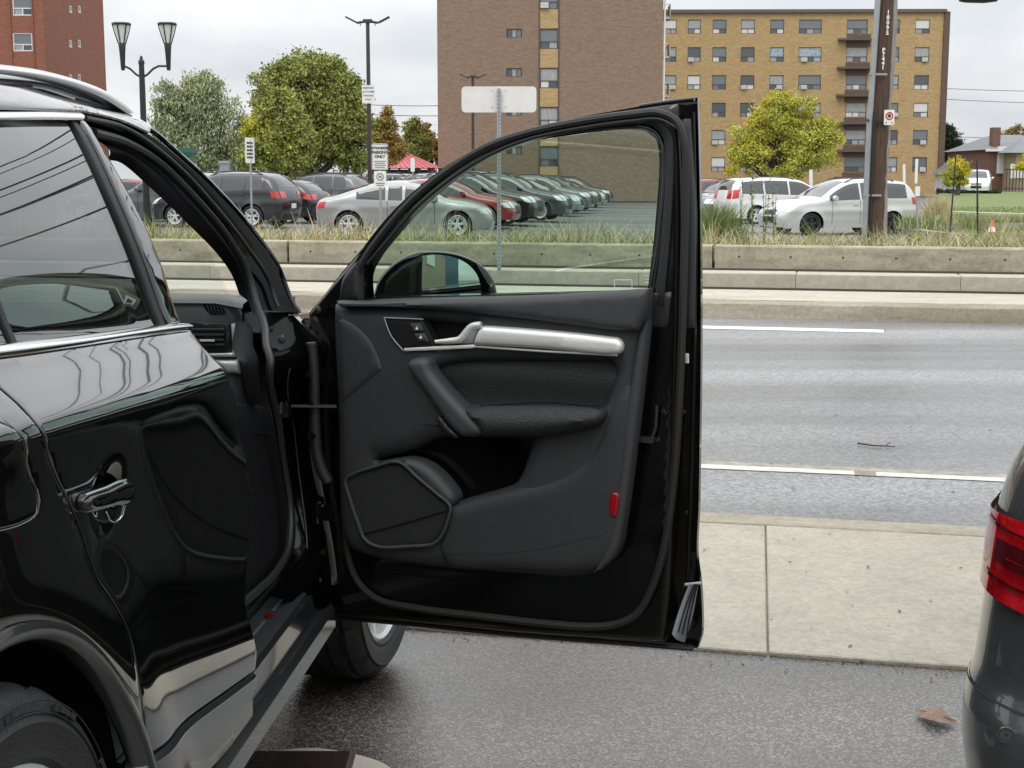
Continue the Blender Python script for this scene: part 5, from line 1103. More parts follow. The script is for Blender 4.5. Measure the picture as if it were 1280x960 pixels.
def make_car(kind):
    d = CT[kind]; root = thing('parked_car', 'x', 'car'); hw = d['W'] / 2; Lh = d['L'] / 2
    sil = [tuple(p) for p in crom(d['sil'], False, .10)]; sil = [(-p[0] * -1, p[1]) for p in sil]
    S_ = np.array(sil); b0, b1 = d['belt']; zb = .24; wr = d['wr'] + .055
    bot = []
    for x in sorted(d['wx'], reverse=True):
        bot += [(x + wr * math.cos(a), d['wr'] + wr * math.sin(a)) for a in np.linspace(R(-15), R(195), 15)]
    xf, xr = S_[-1][0], S_[0][0]
    full = list(map(tuple, S_)) + [(xf - .1, zb)] + bot + [(xr + .1, zb)]
    F_ = np.array(full); nS = len(S_)
    def belt(x): return b1 + (b0 - b1) * min(1, max(0, (Lh * .5 - x) / Lh))
    def wv(P, off=0):
        x, z = P[:, 0], P[:, 1]; ds = pdist(P, S_, False); bz = np.array([belt(q) for q in x])
        w = hw * (1 - .11 * np.abs(x / Lh) ** 4) - .34 * np.maximum(0, z - bz) ** 1.05 - .035 * np.maximum(0, (.62 - z) / .4) ** 2 + .02 * np.exp(-((z - .78) / .10) ** 2)
        for c in d['wx']: rr = np.hypot(x - c, z - d['wr']); w += .022 * np.exp(-((rr - wr) / .07) ** 2)
        t = np.clip(ds / .15, 0, 1); w -= .13 * (1 - np.sqrt(np.maximum(0, 1 - (1 - t) ** 2))); return w + off
    V, T, _ = cdt(F_, [], .065, (.03,))
    w = wv(V); mb = MB(); n = len(V)
    mb.add([(V[i, 0], -w[i], V[i, 1]) for i in range(n)], T); mb.add([(V[i, 0], w[i], V[i, 1]) for i in range(n)], [t[::-1] for t in T])
    wF = wv(F_); K = 8
    nx = np.gradient(S_, axis=0); nl = np.hypot(*nx.T); NR = np.stack([-nx[:, 1], nx[:, 0]], 1) / nl[:, None]
    def top(i, yf, off=0):
        i0 = min(int(i), nS - 2); f = i - i0; p = S_[i0] * (1 - f) + S_[i0 + 1] * f; nn = NR[i0] * (1 - f) + NR[i0 + 1] * f; ww = wF[i0] * (1 - f) + wF[i0 + 1] * f
        k = .05 * (1 - abs(yf) ** 2.4) + off; return (p[0] + nn[0] * k, ww * yf, p[1] + nn[1] * k)
    mb.grid([[top(i, yf) for yf in np.linspace(-1, 1, K + 1)] for i in range(nS)])
    o2 = MB(); FN = len(F_)
    seq = list(range(nS - 1, FN)) + [0]
    o2.grid([[(F_[i, 0], wF[i] * yf, F_[i, 1]) for yf in (-1, 1)] for i in seq])
    body_ = obj('body', mb, M['cp_black'], root, True, world=False, recalc=True, sharp=50)
    obj('underbody', o2, M['matteblack'], root, world=False)
    def idx(x, front): # silhouette index at x on the roof side
        c = [i for i in range(nS) if S_[i, 1] > .9]; return float(np.interp(x, [S_[i, 0] for i in c], c))
    def topstrip(name, i0, i1, ya, yb, off, m, par, nn=7, kk=9):
        q = MB(); q.grid([[top(i, y, off) for y in np.linspace(ya, yb, kk)] for i in np.linspace(i0, i1, nn)]); return obj(name, q, m, par, True, world=False)
    topstrip('windscreen', idx(d['ws'][0], 1), idx(d['ws'][1], 1), -.92, .92, .006, M['carglass'], root)
    topstrip('rear_window', idx(d['rw'][0], 0), idx(d['rw'][1], 0), -.90, .90, .006, M['carglass'], root)
    zi = lambda z, front: float(np.interp(z, [S_[i, 1] for i in (range(nS - 1, nS // 2, -1) if front else range(nS // 2))], list(range(nS - 1, nS // 2, -1)) if front else list(range(nS // 2))))
    # side windows
    px_ = d['pil']; zt = lambda x: float(np.interp(x, S_[idx_ok, 0], S_[idx_ok, 1])) - .085
    idx_ok = [i for i in range(nS) if S_[i, 1] > .85]
    for sgn in (-1, 1):
        for a in range(3):
            xa, xb = px_[a] + .035, px_[a + 1] - .035; xs = np.linspace(xa, xb, 12); lo = [(x, belt(x) + .03) for x in xs if zt(x) > belt(x) + .07]; hi = [(x, zt(x)) for x in xs if zt(x) > belt(x) + .07]
            if len(lo) < 2: continue
            P = lo + hi[::-1]; Vp, Tp, _ = cdt(np.array(P), [], .065, ()); ww = wv(Vp, .012); q = MB(); q.add([(Vp[i, 0], sgn * ww[i], Vp[i, 1]) for i in range(len(Vp))], Tp); obj('side_window', q, M['carglass'], root, True, world=False)
        # seams, handles, mirror
        q = MB()
        for x in (px_[1] + .02, px_[2] + .02, px_[3] - .12):
            zz = np.linspace(.36, belt(x), 7); ww = wv(np.array([(x, z) for z in zz]), .002); q.tube([(x, sgn * a_, z) for a_, z in zip(ww, zz)], .006, 4)
        obj('door_seam', q, M['seam'], root, world=False)
        q = MB()
        for x in (px_[1] + .18, px_[2] + .18): ww = wv(np.array([(x, belt(x) - .13)]), .015)[0]; q.box((x, sgn * ww, belt(x) - .13), (.19, .03, .03))
        obj('door_handle', q, M['cp_black'], root, world=False)
        q = MB(); x = px_[3] - .18; ww = hw - .02; q.tube([(x, sgn * (ww), belt(x) + .09), (x + .03, sgn * (ww + .1), belt(x) + .10), (x + .02, sgn * (ww + .2), belt(x) + .10)], [.03, .085, .07], 8); obj('mirror', q, M['cp_black'], root, True, world=False)
        for nm, (z0, z1), fr_, m_ in (('tail_lamp', d['tail'], False, M['tail']), ('head_lamp', d['head'], True, M['headl'])):
            i0, i1 = zi(z0, fr_), zi(z1, fr_); q = MB(); ya, yb = (.60, 1.0)
            q.grid([[top(i, sgn * y, .008) for y in np.linspace(ya, yb, 5)] for i in np.linspace(i0, i1, 5)])
            e0, e1 = (S_[int(round(i0))][0], S_[int(round(i1))][0]); xe = (min(e0, e1) if not fr_ else max(e0, e1)); dr = 1 if not fr_ else -1
            zz = np.linspace(z0, z1, 4); rows = []
            for z in zz:
                xe = float(np.interp(zi(z, fr_), range(nS), S_[:, 0])); xs = [xe + dr * t for t in (0.01, .05, .1, .16, .24)]; ww = wv(np.array([(x, z) for x in xs]), .008); rows.append([(x, sgn * a_, z + .04 * k_ / 5) for k_, (x, a_) in enumerate(zip(xs, ww))])
            q.grid(rows); obj(nm, q, m_, root, True, world=False)
    topstrip('grille', zi(.42, True), zi(d['head'][0] + .04, True), -.5, .5, .008, M['grille'], root, 4, 5)
    topstrip('bumper_insert', zi(.30, False), zi(.45, False), -.75, .75, .008, M['grille'], root, 3, 5)
    topstrip('licence_plate', zi(.62, False), zi(.76, False), -.24, .24, .014, M['plate'], root, 3, 3)
    if kind in ('suv', 'minivan', 'crossover'):
        for sgn in (-1, 1):
            q = MB(); q.tube([(x, sgn * (hw - .30), float(np.interp(x, S_[idx_ok, 0], S_[idx_ok, 1])) + (.055 if 0 < k < 6 else .0)) for k, x in enumerate(np.linspace(-1.6, .2, 7))], .018, 6); obj('roof_rail', q, M['darkalloy'], root, world=False)
    for x in d['wx']:
        for sgn in (-1, 1): wh = wheel('wheel', (x, sgn * (hw - .115), d['wr']), math.pi / 2 * sgn, parent=root, rad=d['wr'], wid=.21, n=36, rim=M['alloy'] if kind != 'crossover' else M['darkalloy'])
    return root
protos = {}
def paint_car(r, m):
    for c in r.children:
        if c.name.split('.')[0] in ('body', 'door_handle', 'mirror'):
            c.material_slots[0].link = 'OBJECT'; c.material_slots[0].material = M[m]
def park(kind, x, Y, head, paint, label, group='cars in the car park', cat=None, dz=0, z=None, name='parked_car'):
    used = kind in protos
    if not used: protos[kind] = make_car(kind)
    X = gp(x, Y, 0)[0]; loc = np.array([X, Y, lotz(X) + dz if z is None else z])
    r = protos[kind] if not used else dup(protos[kind], loc, 0)
    r.location = tuple(map(float, loc)); r.rotation_euler = (0, 0, R(head)); r['label'] = label; r['category'] = cat or 'car'; r['group'] = group
    paint_car(r, paint); return r
park('coupe', 509, 38, -3, 'cp_silver', 'silver grey coupe nearest the barrier, seen side on beside and through the door frame')
park('suv', 284, 45, 163, 'cp_black', 'black SUV at the left of the car park, behind the thin narrow sign post', cat='SUV')
park('hatch', 335, 50, 160, 'cp_black', 'black hatchback with red tail lamps between black SUV and silver coupe')
park('suv', 395, 57, 163, 'cp_grey', 'dark grey SUV with a pale roof line seen over the tail of the silver coupe', cat='SUV')
park('hatch', 322, 57, 160, 'cp_white', 'white rear end of a hatchback peeping out behind the black hatchback')
park('suv', 470, 62, 165, 'cp_black', 'dark SUV roof directly behind the small parking sign', cat='SUV')
park('suv', 520, 66, 170, 'cp_white', 'white SUV roof behind the silver coupe, left of the door frame', cat='SUV')
park('suv', 425, 72, 160, 'cp_dark', 'dark SUV in the back row below the big green tree', cat='SUV')
park('suv', 350, 66, 160, 'cp_grey', 'grey SUV in the back row below the yellow branch', cat='SUV')
park('suv', 212, 47, 165, 'cp_grey', 'grey SUV seen through the windscreen of the black SUV', cat='SUV')
park('hatch', 158, 52, 160, 'cp_red', 'dark red car seen through the windscreen of the black SUV')
def parkn(kind, x, Y, head, paint, label, **k):
    n = gp(x, Y, 0); c = n - np.array([math.cos(R(head)), math.sin(R(head)), 0]) * CT[kind]['L'] / 2; kk = c[1] * math.cos(PITCH) + H * math.sin(PITCH); return park(kind, 640 + c[0] / kk * F, c[1], head, paint, label, **k)
parkn('hatch', 648, 45.5, -12, 'cp_red', 'red hatchback seen through the open door window')
parkn('suv', 676, 48.5, -16, 'cp_black', 'black SUV nosing out just right of the red hatchback', cat='SUV')
parkn('suv', 713, 53, -14, 'cp_dark', 'dark teal SUV with a silver wheel in the row seen through the door window', cat='SUV')
parkn('minivan', 692, 58, -12, 'cp_white', 'white van roof behind the dark teal SUV', cat='van')
park('suv', 566, 60, -10, 'cp_dark', 'dark SUV roof behind the red hatchback', cat='SUV')
for i, (x, Y, k, p, lab) in enumerate(((728, 61, 'hatch', 'cp_blue', 'pale blue hatchback behind the teal SUV'), (741, 66, 'suv', 'cp_grey', 'second car beyond the pale blue hatchback in the receding row'), (750, 72, 'suv', 'cp_dark', 'third car beyond the pale blue hatchback in the receding row'), (758, 79, 'hatch', 'cp_silver', 'small silver car near the end of the receding row'), (765, 87, 'suv', 'cp_black', 'last car of the receding row seen through the door window'))):
    parkn(k, x, Y, -14, p, lab, cat='SUV' if k == 'suv' else 'car')
park('crossover', 1046, 45.5, 180 + 19, 'cp_pale', 'pale silver crossover parked side on behind the wooden utility pole', dz=0)
park('minivan', 974, 57, 18, 'cp_white', 'white minivan with a red tail lamp behind the pale crossover', cat='minivan')
park('suv', 912, 61, 222, 'cp_grey', 'grey SUV facing the street between the door edge and the white minivan', cat='SUV')
park('suv', 928, 72, 190, 'cp_white', 'white SUV behind the grey SUV right of the door edge', cat='SUV')
park('suv', 893, 76, 20, 'cp_red', 'red SUV half hidden behind the grey SUV', cat='SUV')
park('minivan', 1221, 108, 250, 'cp_white', 'white van parked far off before the white garage', cat='van', z=.25)

# ================================================================ GREY CAR AT THE RIGHT EDGE
GC = at(1210, 905, 2.15); g0 = np.array([.612, 2.24, 0])
gcar = thing('parked_car', 'dark grey car cut by the right edge with red tail lamp and rear bumper showing', 'car', g0)
M['gc'] = mat('dark_grey_metallic_paint', (.075, .083, .087), .26, metal=.6, coat=1, coatrough=.015)
GA = R(30)   # its own heading, close to that of the SUV
GX = np.array([math.cos(GA), -math.sin(GA), 0]); GY = np.array([math.sin(GA), math.cos(GA), 0])
#  z, left inset, rear inset, corner radius
gp_prof = [(.22, .10, .16, .25), (.28, .055, .085, .27), (.36, .035, .05, .27), (.46, .022, .030, .27), (.50, .02, .022, .27), (.545, .02, .026, .27), (.575, .022, .05, .26), (.61, .03, .075, .25), (.72, .04, .085, .24), (.88, .055, .085, .24), (.955, .075, .09, .24), (1.01, .10, .105, .24), (1.05, .13, .16, .25), (1.10, .17, .26, .26), (1.18, .215, .42, .28), (1.28, .26, .62, .30), (1.36, .32, .85, .32), (1.41, .42, 1.15, .35), (1.43, .56, 1.5, .3)]
GW, GL = 1.84, 4.4
def gring(z, li, ri, cr, off=0, n=14):
    """half plan outline from left side front to the rear centre, then mirrored"""
    pts = []; fi = ri * 1.6 if z > 1.02 else ri
    x0, y0 = li - off, ri - off; ys = GL - fi
    for t in np.linspace(0, 1, 14)[:-1]:
        yy = ys - .5 + (y0 + cr - ys + .5) * t; pts.append((x0 + .03 * ((yy - 2.2) / 2.2) ** 2 + .02, yy))
    xo, yo = x0 + .02 + .03, y0
    for a in np.linspace(0, math.pi / 2, n): q = a; pts.append((xo + cr * (1 - math.cos(q)), yo + cr * (1 - math.sin(q)) + .0))
    for t in np.linspace(0, 1, 9)[1:]: pts.append((xo + cr + (GW / 2 - xo - cr) * t, yo - .045 * math.sin(t * math.pi / 2)))
    return pts
def gpt(x, y, z): return g0 + GX * x + GY * y + UP * z
GZ = np.array([p[0] for p in gp_prof])
def gsurf(k, z, off=0):
    p = [float(np.interp(z, GZ, [q[i] for q in gp_prof])) for i in (1, 2, 3)]; return gring(z, *p, off)[k]
NG = len(gring(*gp_prof[0]))
zz = sorted(set(list(np.round(np.linspace(.22, 1.43, 50), 4)) + [.575, .545])); rows = []
for z in zz:
    r = [float(np.interp(z, GZ, [q[i] for q in gp_prof])) for i in (1, 2, 3)]; L_ = gring(z, *r); full = L_ + [(GW - x, y) for x, y in L_[::-1][1:]]; full += [(full[-1][0] - .25, GL - .1), (GW / 2, GL), (full[0][0] + .25, GL - .1), full[0]]
    rows.append([gpt(x, y, z) for x, y in full])
mb = MB(); mb.grid(rows); mb.add([rows[-1][i] for i in range(len(rows[-1]) - 1)], [tuple(range(len(rows[-1]) - 1))])
obj('body', mb, M['gc'], gcar, True, sharp=28)
def gpatch(name, k0, k1, zf, m, off=.004, nk=None, nz=10, par=gcar, sk=.01):
    """patch on the body: zf(t) gives (low, high) along it"""
    ks = np.linspace(k0, k1, nk or (int(k1 - k0) * 2 + 1)); rows = []
    for k in ks:
        t = (k - k0) / (k1 - k0); z0, z1 = zf(t); row = []
        for j, q in enumerate(np.linspace(0, 1, nz)):
            z = z0 + (z1 - z0) * q; a = np.array(gsurf(int(k), z, off)); b = np.array(gsurf(min(int(k) + 1, NG - 1), z, off)); p = a + (b - a) * (k - int(k)); row.append((p[0], p[1], z))
        rows.append(row)
    G = [[gpt(*p) for p in r] for r in rows]
    inn = lambda r, kk: [gpt(*(np.array(gring(p[2], *[float(np.interp(p[2], GZ, [q[i] for q in gp_prof])) for i in (1, 2, 3)], -sk)[int(kk)]).tolist() + [p[2]])) for p in r]
    mb = MB(); mb.grid(G); return obj(name, mb, m, par, True)
kc = 13
lamp = lambda t: (.745 - .035 * min(1, t * 1.6) , .965 - .02 * t)
M['lens'] = mat('red_lamp_lens', (.42, .006, .012), .06, coat=1, coatrough=.0, var=.55, vscale=9, stretch=(1, 1, 3), vlo=.4, vhi=.55)
M['lens_dark'] = mat('dark_lamp_core', (.05, .004, .006), .08, coat=1)
gpatch('tail_lamp', kc - 2.6, kc + 19, lambda t: (.745 + .035 * (1 - t) ** 3 - .01 * t, .90 - .03 * (1 - t) ** 4 - .01 * t), M['lens'], .010, nk=60, nz=16)
for (a, b, z0, z1, m_, of) in ((5, 18.5, .785, .835, 'lens_dark', .0125), (6.5, 18, .798, .808, 'lens', .0155), (2.5, 19, .850, .855, 'lens_dark', .0125), (3.5, 19, .762, .766, 'lens_dark', .0125)):
    gpatch('lamp_element', kc + a, kc + b, lambda t: (z0 + .03 * (1 - t), z1 + .03 * (1 - t) * .6), M[m_], of, nz=4)
gpatch('rear_window', kc + 8, NG - 1.01, lambda t: (1.09 + .02 * (1 - t), 1.34), M['carglass'], .006, nz=10)
gpatch('quarter_window', 2, kc - .5, lambda t: (1.03, 1.30 - .10 * max(0, t - .6)), M['carglass'], .005, nz=8)
gpatch('bumper_seam', kc - 3, NG - 1.01, lambda t: (.582, .586), M['seam'], .002, nz=2)
gpatch('bumper_seam', kc - 1.5, kc - 1.3, lambda t: (.25, .58), M['seam'], .002, nz=12)
gpatch('chrome_window_trim', 2, kc - 1, lambda t: (1.005, 1.022), M['chrome'], .006, nz=4)
p = gsurf(kc + 12, .50, .004); c = gpt(p[0], p[1], .50)
c = CAM + ray(1253, 918) * 1.0; 
# parking sensor: found where the ray meets the bumper
best = min(((np.linalg.norm(np.cross(gpt(*gsurf(k, z, .003), z) - CAM, ray(1254, 918) / np.linalg.norm(ray(1254, 918)))), k, z) for k in range(kc, NG) for z in np.linspace(.3, .64, 35)))
p = gpt(*gsurf(best[1], best[2], .004), best[2]); nrm = (CAM - p); nrm[2] = 0; nrm /= np.linalg.norm(nrm)
mb = MB(); SFr = Frame(p, np.cross(UP, nrm) * -1, UP, nrm); mb.grid([[SFr.pos(r_ * math.cos(a), r_ * math.sin(a), h_) for a in np.linspace(0, 2 * math.pi, 25)] for r_, h_ in ((.0135, -.003), (.0135, .003), (.0115, .003), (.011, .0015), (.002, .0015))]); obj('parking_sensor', mb, M['gc'], gcar, True)
mb = MB(); mb.grid([[SFr.pos(r_ * math.cos(a), r_ * math.sin(a), .0022) for a in np.linspace(0, 2 * math.pi, 25)] for r_ in (.0105, .0120)]); obj('sensor_ring', mb, M['seam'], gcar)
mb = MB(); mb.box(gpt(GW / 2, 2.3, .3), (1.5, 3.6, .2), rz=-GA); obj('underbody', mb, M['matteblack'], gcar)
for x, y, yw in ((.24, .95, math.pi), (.22, 3.6, math.pi), (GW - .13, .95, 0), (GW - .13, 3.6, 0)): wheel('wheel', gpt(x + (.0 if yw else 0), y, .34), -GA + yw, parent=gcar, rad=.34, wid=.24, n=40)

# ================================================================ SMALL THINGS ON THE GROUND
cen = onz(378, 962, 0)
col = thing('drain_cover', 'dark metal cover in a round pale concrete collar on the wet asphalt', 'drain cover', (cen[0], cen[1], 0))
mb = MB(); rows = []
for r_, z in ((.235, .003), (.225, .008), (.20, .010), (.12, .010)):
    rows.append([(cen[0] + r_ * math.cos(a) * (1 + .03 * math.sin(3 * a)), cen[1] - .09 + r_ * math.sin(a) * .9 * (1 + .02 * math.sin(5 * a)), z) for a in np.linspace(0, 2 * math.pi, 60)])
rows.append([(cen[0], cen[1] - .09, .010)] * 60); mb.grid(rows); obj('concrete_collar', mb, M['concrete'], col, True)
mb = MB(); cy = onz(378, 947, 0)[1]
mb.box((cen[0] - .01, cy - .11, .012), (.27, .22, .012)); obj('frame_ring', mb, M['railsteel'], col)
mb = MB(); mb.box((cen[0] - .01, cy - .11, .017), (.245, .195, .012))
for i in range(9):
    for j in range(7): mb.box((cen[0] - .12 + i * .0275, cy - .195 + j * .0285, .0235), (.012, .004, .002), rz=(.78 if (i + j) % 2 else -.78))
obj('cover_plate', mb, mat('wet_iron_plate', (.05, .038, .03), .25, metal=.4), col)
lf = onz(1170, 897, .012)
mb = MB(); P = [onz(x, y, .01) for x, y in ((1144, 890), (1158, 887), (1176, 890), (1196, 904), (1180, 907), (1163, 905), (1150, 896))]
mb.add([p + UP * (.006 * (i % 3)) for i, p in enumerate(P)] + [sum(P) / 7 + UP * .016], [(i, (i + 1) % 7, 7) for i in range(7)]); mb.tube([P[0] + UP * .008, (P[0] + P[3]) / 2 + UP * .012, P[3] + UP * .006], .0015, 4)
tag(obj('dry_leaf', mb, mat('damp_brown_leaf', (.30, .20, .15), .75, var=.4, vscale=40)), 'large damp brown leaf lying on the asphalt left of the grey car', 'leaf')
tw = [onz(x, y, ZR + .012) for x, y in ((1072, 554), (1082, 555.5), (1092, 557), (1106, 557.5), (1119, 558.5))]
mb = MB(); mb.tube(tw, [.006, .005, .005, .004, .003], 5); mb.tube([tw[3], tw[3] + np.array([.05, .06, .01])], .003, 4); tag(obj('twig', mb, mat('dark_twig', (.05, .04, .035), .8)), 'thin dark twig lying across the road lane', 'twig')
mb = MB(); rr_ = random.Random(4)
M['debris'] = mat('leaf_litter', (.12, .09, .06), .85)
def debris(n, f, s0, s1, z):
    m_ = MB()
    for _ in range(n):
        p = f(); s = rr_.uniform(s0, s1); a = rr_.uniform(0, 6.28); q = [p + np.array([math.cos(a + t) * s * k, math.sin(a + t) * s * k, rr_.uniform(0, .004)]) for t, k in ((0, 1), (1.6, .5), (3.1, .9), (4.6, .45))]; m_.add(q, [(0, 1, 2), (0, 2, 3)])
    return m_
o = obj('leaf_litter', debris(170, lambda: rp_(rr_.uniform(-4, 4), rr_.uniform(v_s0 + .1, v_s1 - .25), .016), .004, .014, 0), M['debris']); o['kind'] = 'stuff'; tag(o, 'tiny dark bits of leaf litter scattered on the pale sidewalk', 'litter')
o = obj('gutter_grit', debris(420, lambda: rp_(rr_.uniform(-5, 5), v_s0 - abs(rr_.gauss(0, .05)), .003), .003, .010, 0), M['debris']); o['kind'] = 'stuff'; tag(o, 'fine dark grit gathered on the asphalt along the near edge of the sidewalk', 'grit')
o = obj('leaf_litter', debris(80, lambda: rp_(rr_.uniform(-6, 7), rr_.uniform(v_s1 + .3, v_kerb), ZR + .006), .006, .02, 0), M['debris']); o['kind'] = 'stuff'; tag(o, 'tiny dark specks of litter scattered over the road lanes', 'litter')

# ================================================================ POLES, SIGNS, LAMPS
def pole(mb, p, z0, z1, r0, r1=None, n=10, mi=0, dx=0): mb.tube([np.array([p[0], p[1], z0]), np.array([p[0] + dx, p[1], z1])], [r0, r1 or r0], n, mi)
def plate_sign(par, p, w, h, th, m, name='sign_plate', yaw=0, rad=.06):
    fr = Frame(p, (math.cos(yaw), math.sin(yaw), 0), UP, (math.sin(yaw), -math.cos(yaw), 0)); a, b = w / 2, h / 2; P = []
    for cx_, cy_, s in ((a - rad, -b + rad, -90), (a - rad, b - rad, 0), (-a + rad, b - rad, 90), (-a + rad, -b + rad, 180)): P += [(cx_ + rad * math.cos(R(s + t)), cy_ + rad * math.sin(R(s + t))) for t in (0, 30, 60, 90)]
    k = len(P); mb = MB(); mb.add([fr.pos(*q, 0) for q in P] + [fr.pos(*q, -th) for q in P], [tuple(range(k)), tuple(range(2 * k - 1, k - 1, -1))] + [(i, i + k, (i + 1) % k + k, (i + 1) % k) for i in range(k)]); return obj(name, mb, m, par), fr
# the sign seen from behind, on its perforated post
Yg = 18.9; p = gp(624, Yg, zt2 - .01); rs_ = thing('road_sign', 'wide blank back of a road sign on a perforated steel post by the tracks', 'sign', p)
plate_sign(rs_, np.array([p[0] + .0, Yg, zat(124.3, Yg)]), 91 * Yg / F * 1.01, 31 * Yg / F * 1.01, .004, M['signback'], rad=.05)
mb = MB(); zt_ = zat(111, Yg); hx = .026
mb.box((p[0], Yg - .045, (zt_ + p[2]) / 2), (.052, .052, zt_ - p[2])); obj('post', mb, M['steel2'], rs_)
mb = MB()
for i in range(int((zt_ - p[2]) / .051)): mb.box((p[0], Yg - .0722, p[2] + .03 + i * .051), (.014, .002, .014))
obj('post_holes', mb, M['groove'], rs_)
mb = MB()
for dx_ in (-.09, .09):
    for z in (zat(113, Yg), zat(134, Yg)): mb.lathe([(0, -.006), (.010, -.004), (.010, 0)], c=(p[0] + dx_, Yg - .0, z), n=8, axis='Y')
obj('rivet', mb, M['steel'], rs_)
# small parking signs
Y = 31.; p = gp(476.5, Y, -.1); s_ = thing('parking_sign', 'white parking sign with a smaller plate below it, before the silver coupe', 'sign', p)
k = Y / F; pl, fr = plate_sign(s_, np.array([p[0], Y - .03, zat(196, Y)]), 20 * k, 32 * k, .004, M['signwhite'], rad=.03)
for i, (t, sz, m_) in enumerate((('AUTHORIZED', 3.3, 'ink'), ('PARKING', 3.9, 'ink'), ('ONLY', 3.9, 'ink'))): text('lettering', t, sz * k * 1.25, M[m_], pl, fr.pos(0, (10.5 - i * 5.2) * k, .004), fr.u, fr.v, bold=.004)
for i in range(4): mb = MB(); mb.box(fr.pos(0, (-5.5 - i * 2.4) * k, .003), ((15 - i % 2 * 3) * k, .002, 1.0 * k)); obj('small_print', mb, M['inkgrey'], pl)
mb = MB()
for a, b, w_, h_ in ((0, 15, 18.4, .5), (0, -15, 18.4, .5), (-9, 0, .5, 30.4), (9, 0, .5, 30.4)): mb.box(fr.pos(a * k, b * k, .003), (w_ * k, .002, h_ * k))
obj('border', mb, M['inkgrey'], pl)
pl, fr = plate_sign(s_, np.array([p[0] - .0, Y - .03, zat(224, Y)]), 15 * k, 20 * k, .004, M['signwhite'], rad=.02)
mb = MB(); mb.tube([fr.pos(4 * k * math.cos(a), 3 * k + 4 * k * math.sin(a), .004) for a in np.linspace(0, 2 * math.pi, 20)], .6 * k, 4); mb.box(fr.pos(0, -5 * k, .004), (11 * k, .002, 1.2 * k)); mb.box(fr.pos(0, -7.5 * k, .004), (9 * k, .002, 1 * k)); mb.box(fr.pos(0, 3 * k, .004), (3.5 * k, .002, 2.4 * k)); obj('symbol', mb, M['inkgrey'], pl)
mb = MB(); pole(mb, p, .1, zat(180, Y), .028, n=6); obj('post', mb, M['steel2'], s_)
Y = 33.; k = Y / F; p = gp(315.5, Y, .1); s_ = thing('parking_sign', 'narrow white sign turned nearly edge on, on a thin post before the black SUV', 'sign', p)
pl, fr = plate_sign(s_, np.array([p[0], Y - .04, zat(188, Y)]), 20 * k, 31 * k, .004, M['signwhite'], rad=.03, yaw=R(66))
for i in range(5): mb = MB(); mb.box(fr.pos(0, (9 - i * 4.4) * k, .003), (13 * k, .002, 2.2 * k), rz=R(66)); obj('lettering', mb, M['ink'], pl)
mb = MB(); pole(mb, p, .1, zat(175, Y), .024, n=6); obj('post', mb, M['steel2'], s_)
Y = 58.; k = Y / F; p = gp(516.5, Y, lotz(-4)); s_ = thing('parking_sign', 'small white sign on a post beside the red roof', 'sign', p); plate_sign(s_, np.array([p[0], Y - .04, zat(206, Y)]), 5 * k, 17 * k, .02, M['signwhite'], rad=.03); mb = MB(); pole(mb, p, p[2], zat(199, Y), .03, n=6); obj('post', mb, M['steel2'], s_)
# car park light poles
def lampmast(x, ytop, Y, label, w, sign=False, m='brownpole', dxt=0):
    z0 = lotz(gp(x, Y, 0)[0]); p = gp(x, Y, z0); s_ = thing('light_pole', label, 'lamp post', p, group='light poles of the car park'); k = Y / F; zt = zat(ytop + 5, Y)
    mb = MB(); mb.box((p[0], p[1], z0 + .4), (.5, .5, .8)); obj('pole_base', mb, M['concrete'], s_)
    mb = MB(); pole(mb, p, z0 + .8, zt, .10, .075, dx=dxt); obj('pole', mb, M[m], s_)
    mb = MB(); mb.box((p[0] + dxt, p[1], zt + .02), (11 * k * w, .25, 4.5 * k * w * .9)); obj('pole_head', mb, M[m], s_)
    for sg in (-1, 1):
        mb = MB(); mb.tube([(p[0] + dxt + sg * 4 * k * w, Y, zt), (p[0] + dxt + sg * 13 * k * w, Y, zt - 1.5 * k * w)], .05, 6); mb.box((p[0] + dxt + sg * 20 * k * w, Y, zt + 2.2 * k * w), (15 * k * w, .32, 1.6 * k * w), ry=-sg * R(27)); mb.box((p[0] + dxt + sg * 9 * k * w, Y, zt - 3 * k * w), (.8 * k, .1, 4 * k * w)); obj('lamp_head', mb, M[m], s_)
    if sign:
        pl, fr = plate_sign(s_, np.array([p[0] + dxt, Y - .14, zat(118, Y)]), 15.5 * k, 22 * k, .01, M['signwhite'], rad=.03)
        for i, t in enumerate(('RESERVED', 'CUSTOMER', 'PARKING', 'ONLY')): text('lettering', t, 3.0 * k, M['inkgrey'], pl, fr.pos(0, (7.5 - i * 4.6) * k, .004), fr.u, fr.v, bold=.003)
    return s_
lampmast(463, 22, 60, 'tall double headed light pole with a white sign halfway up, before the trees', 1.0, True, dxt=.0)
lampmast(591.5, 91, 85, 'light pole standing before the brown tower, left of the blank sign', .60)
lampmast(639, 118, 105, 'light pole half hidden behind the blank sign', .5)
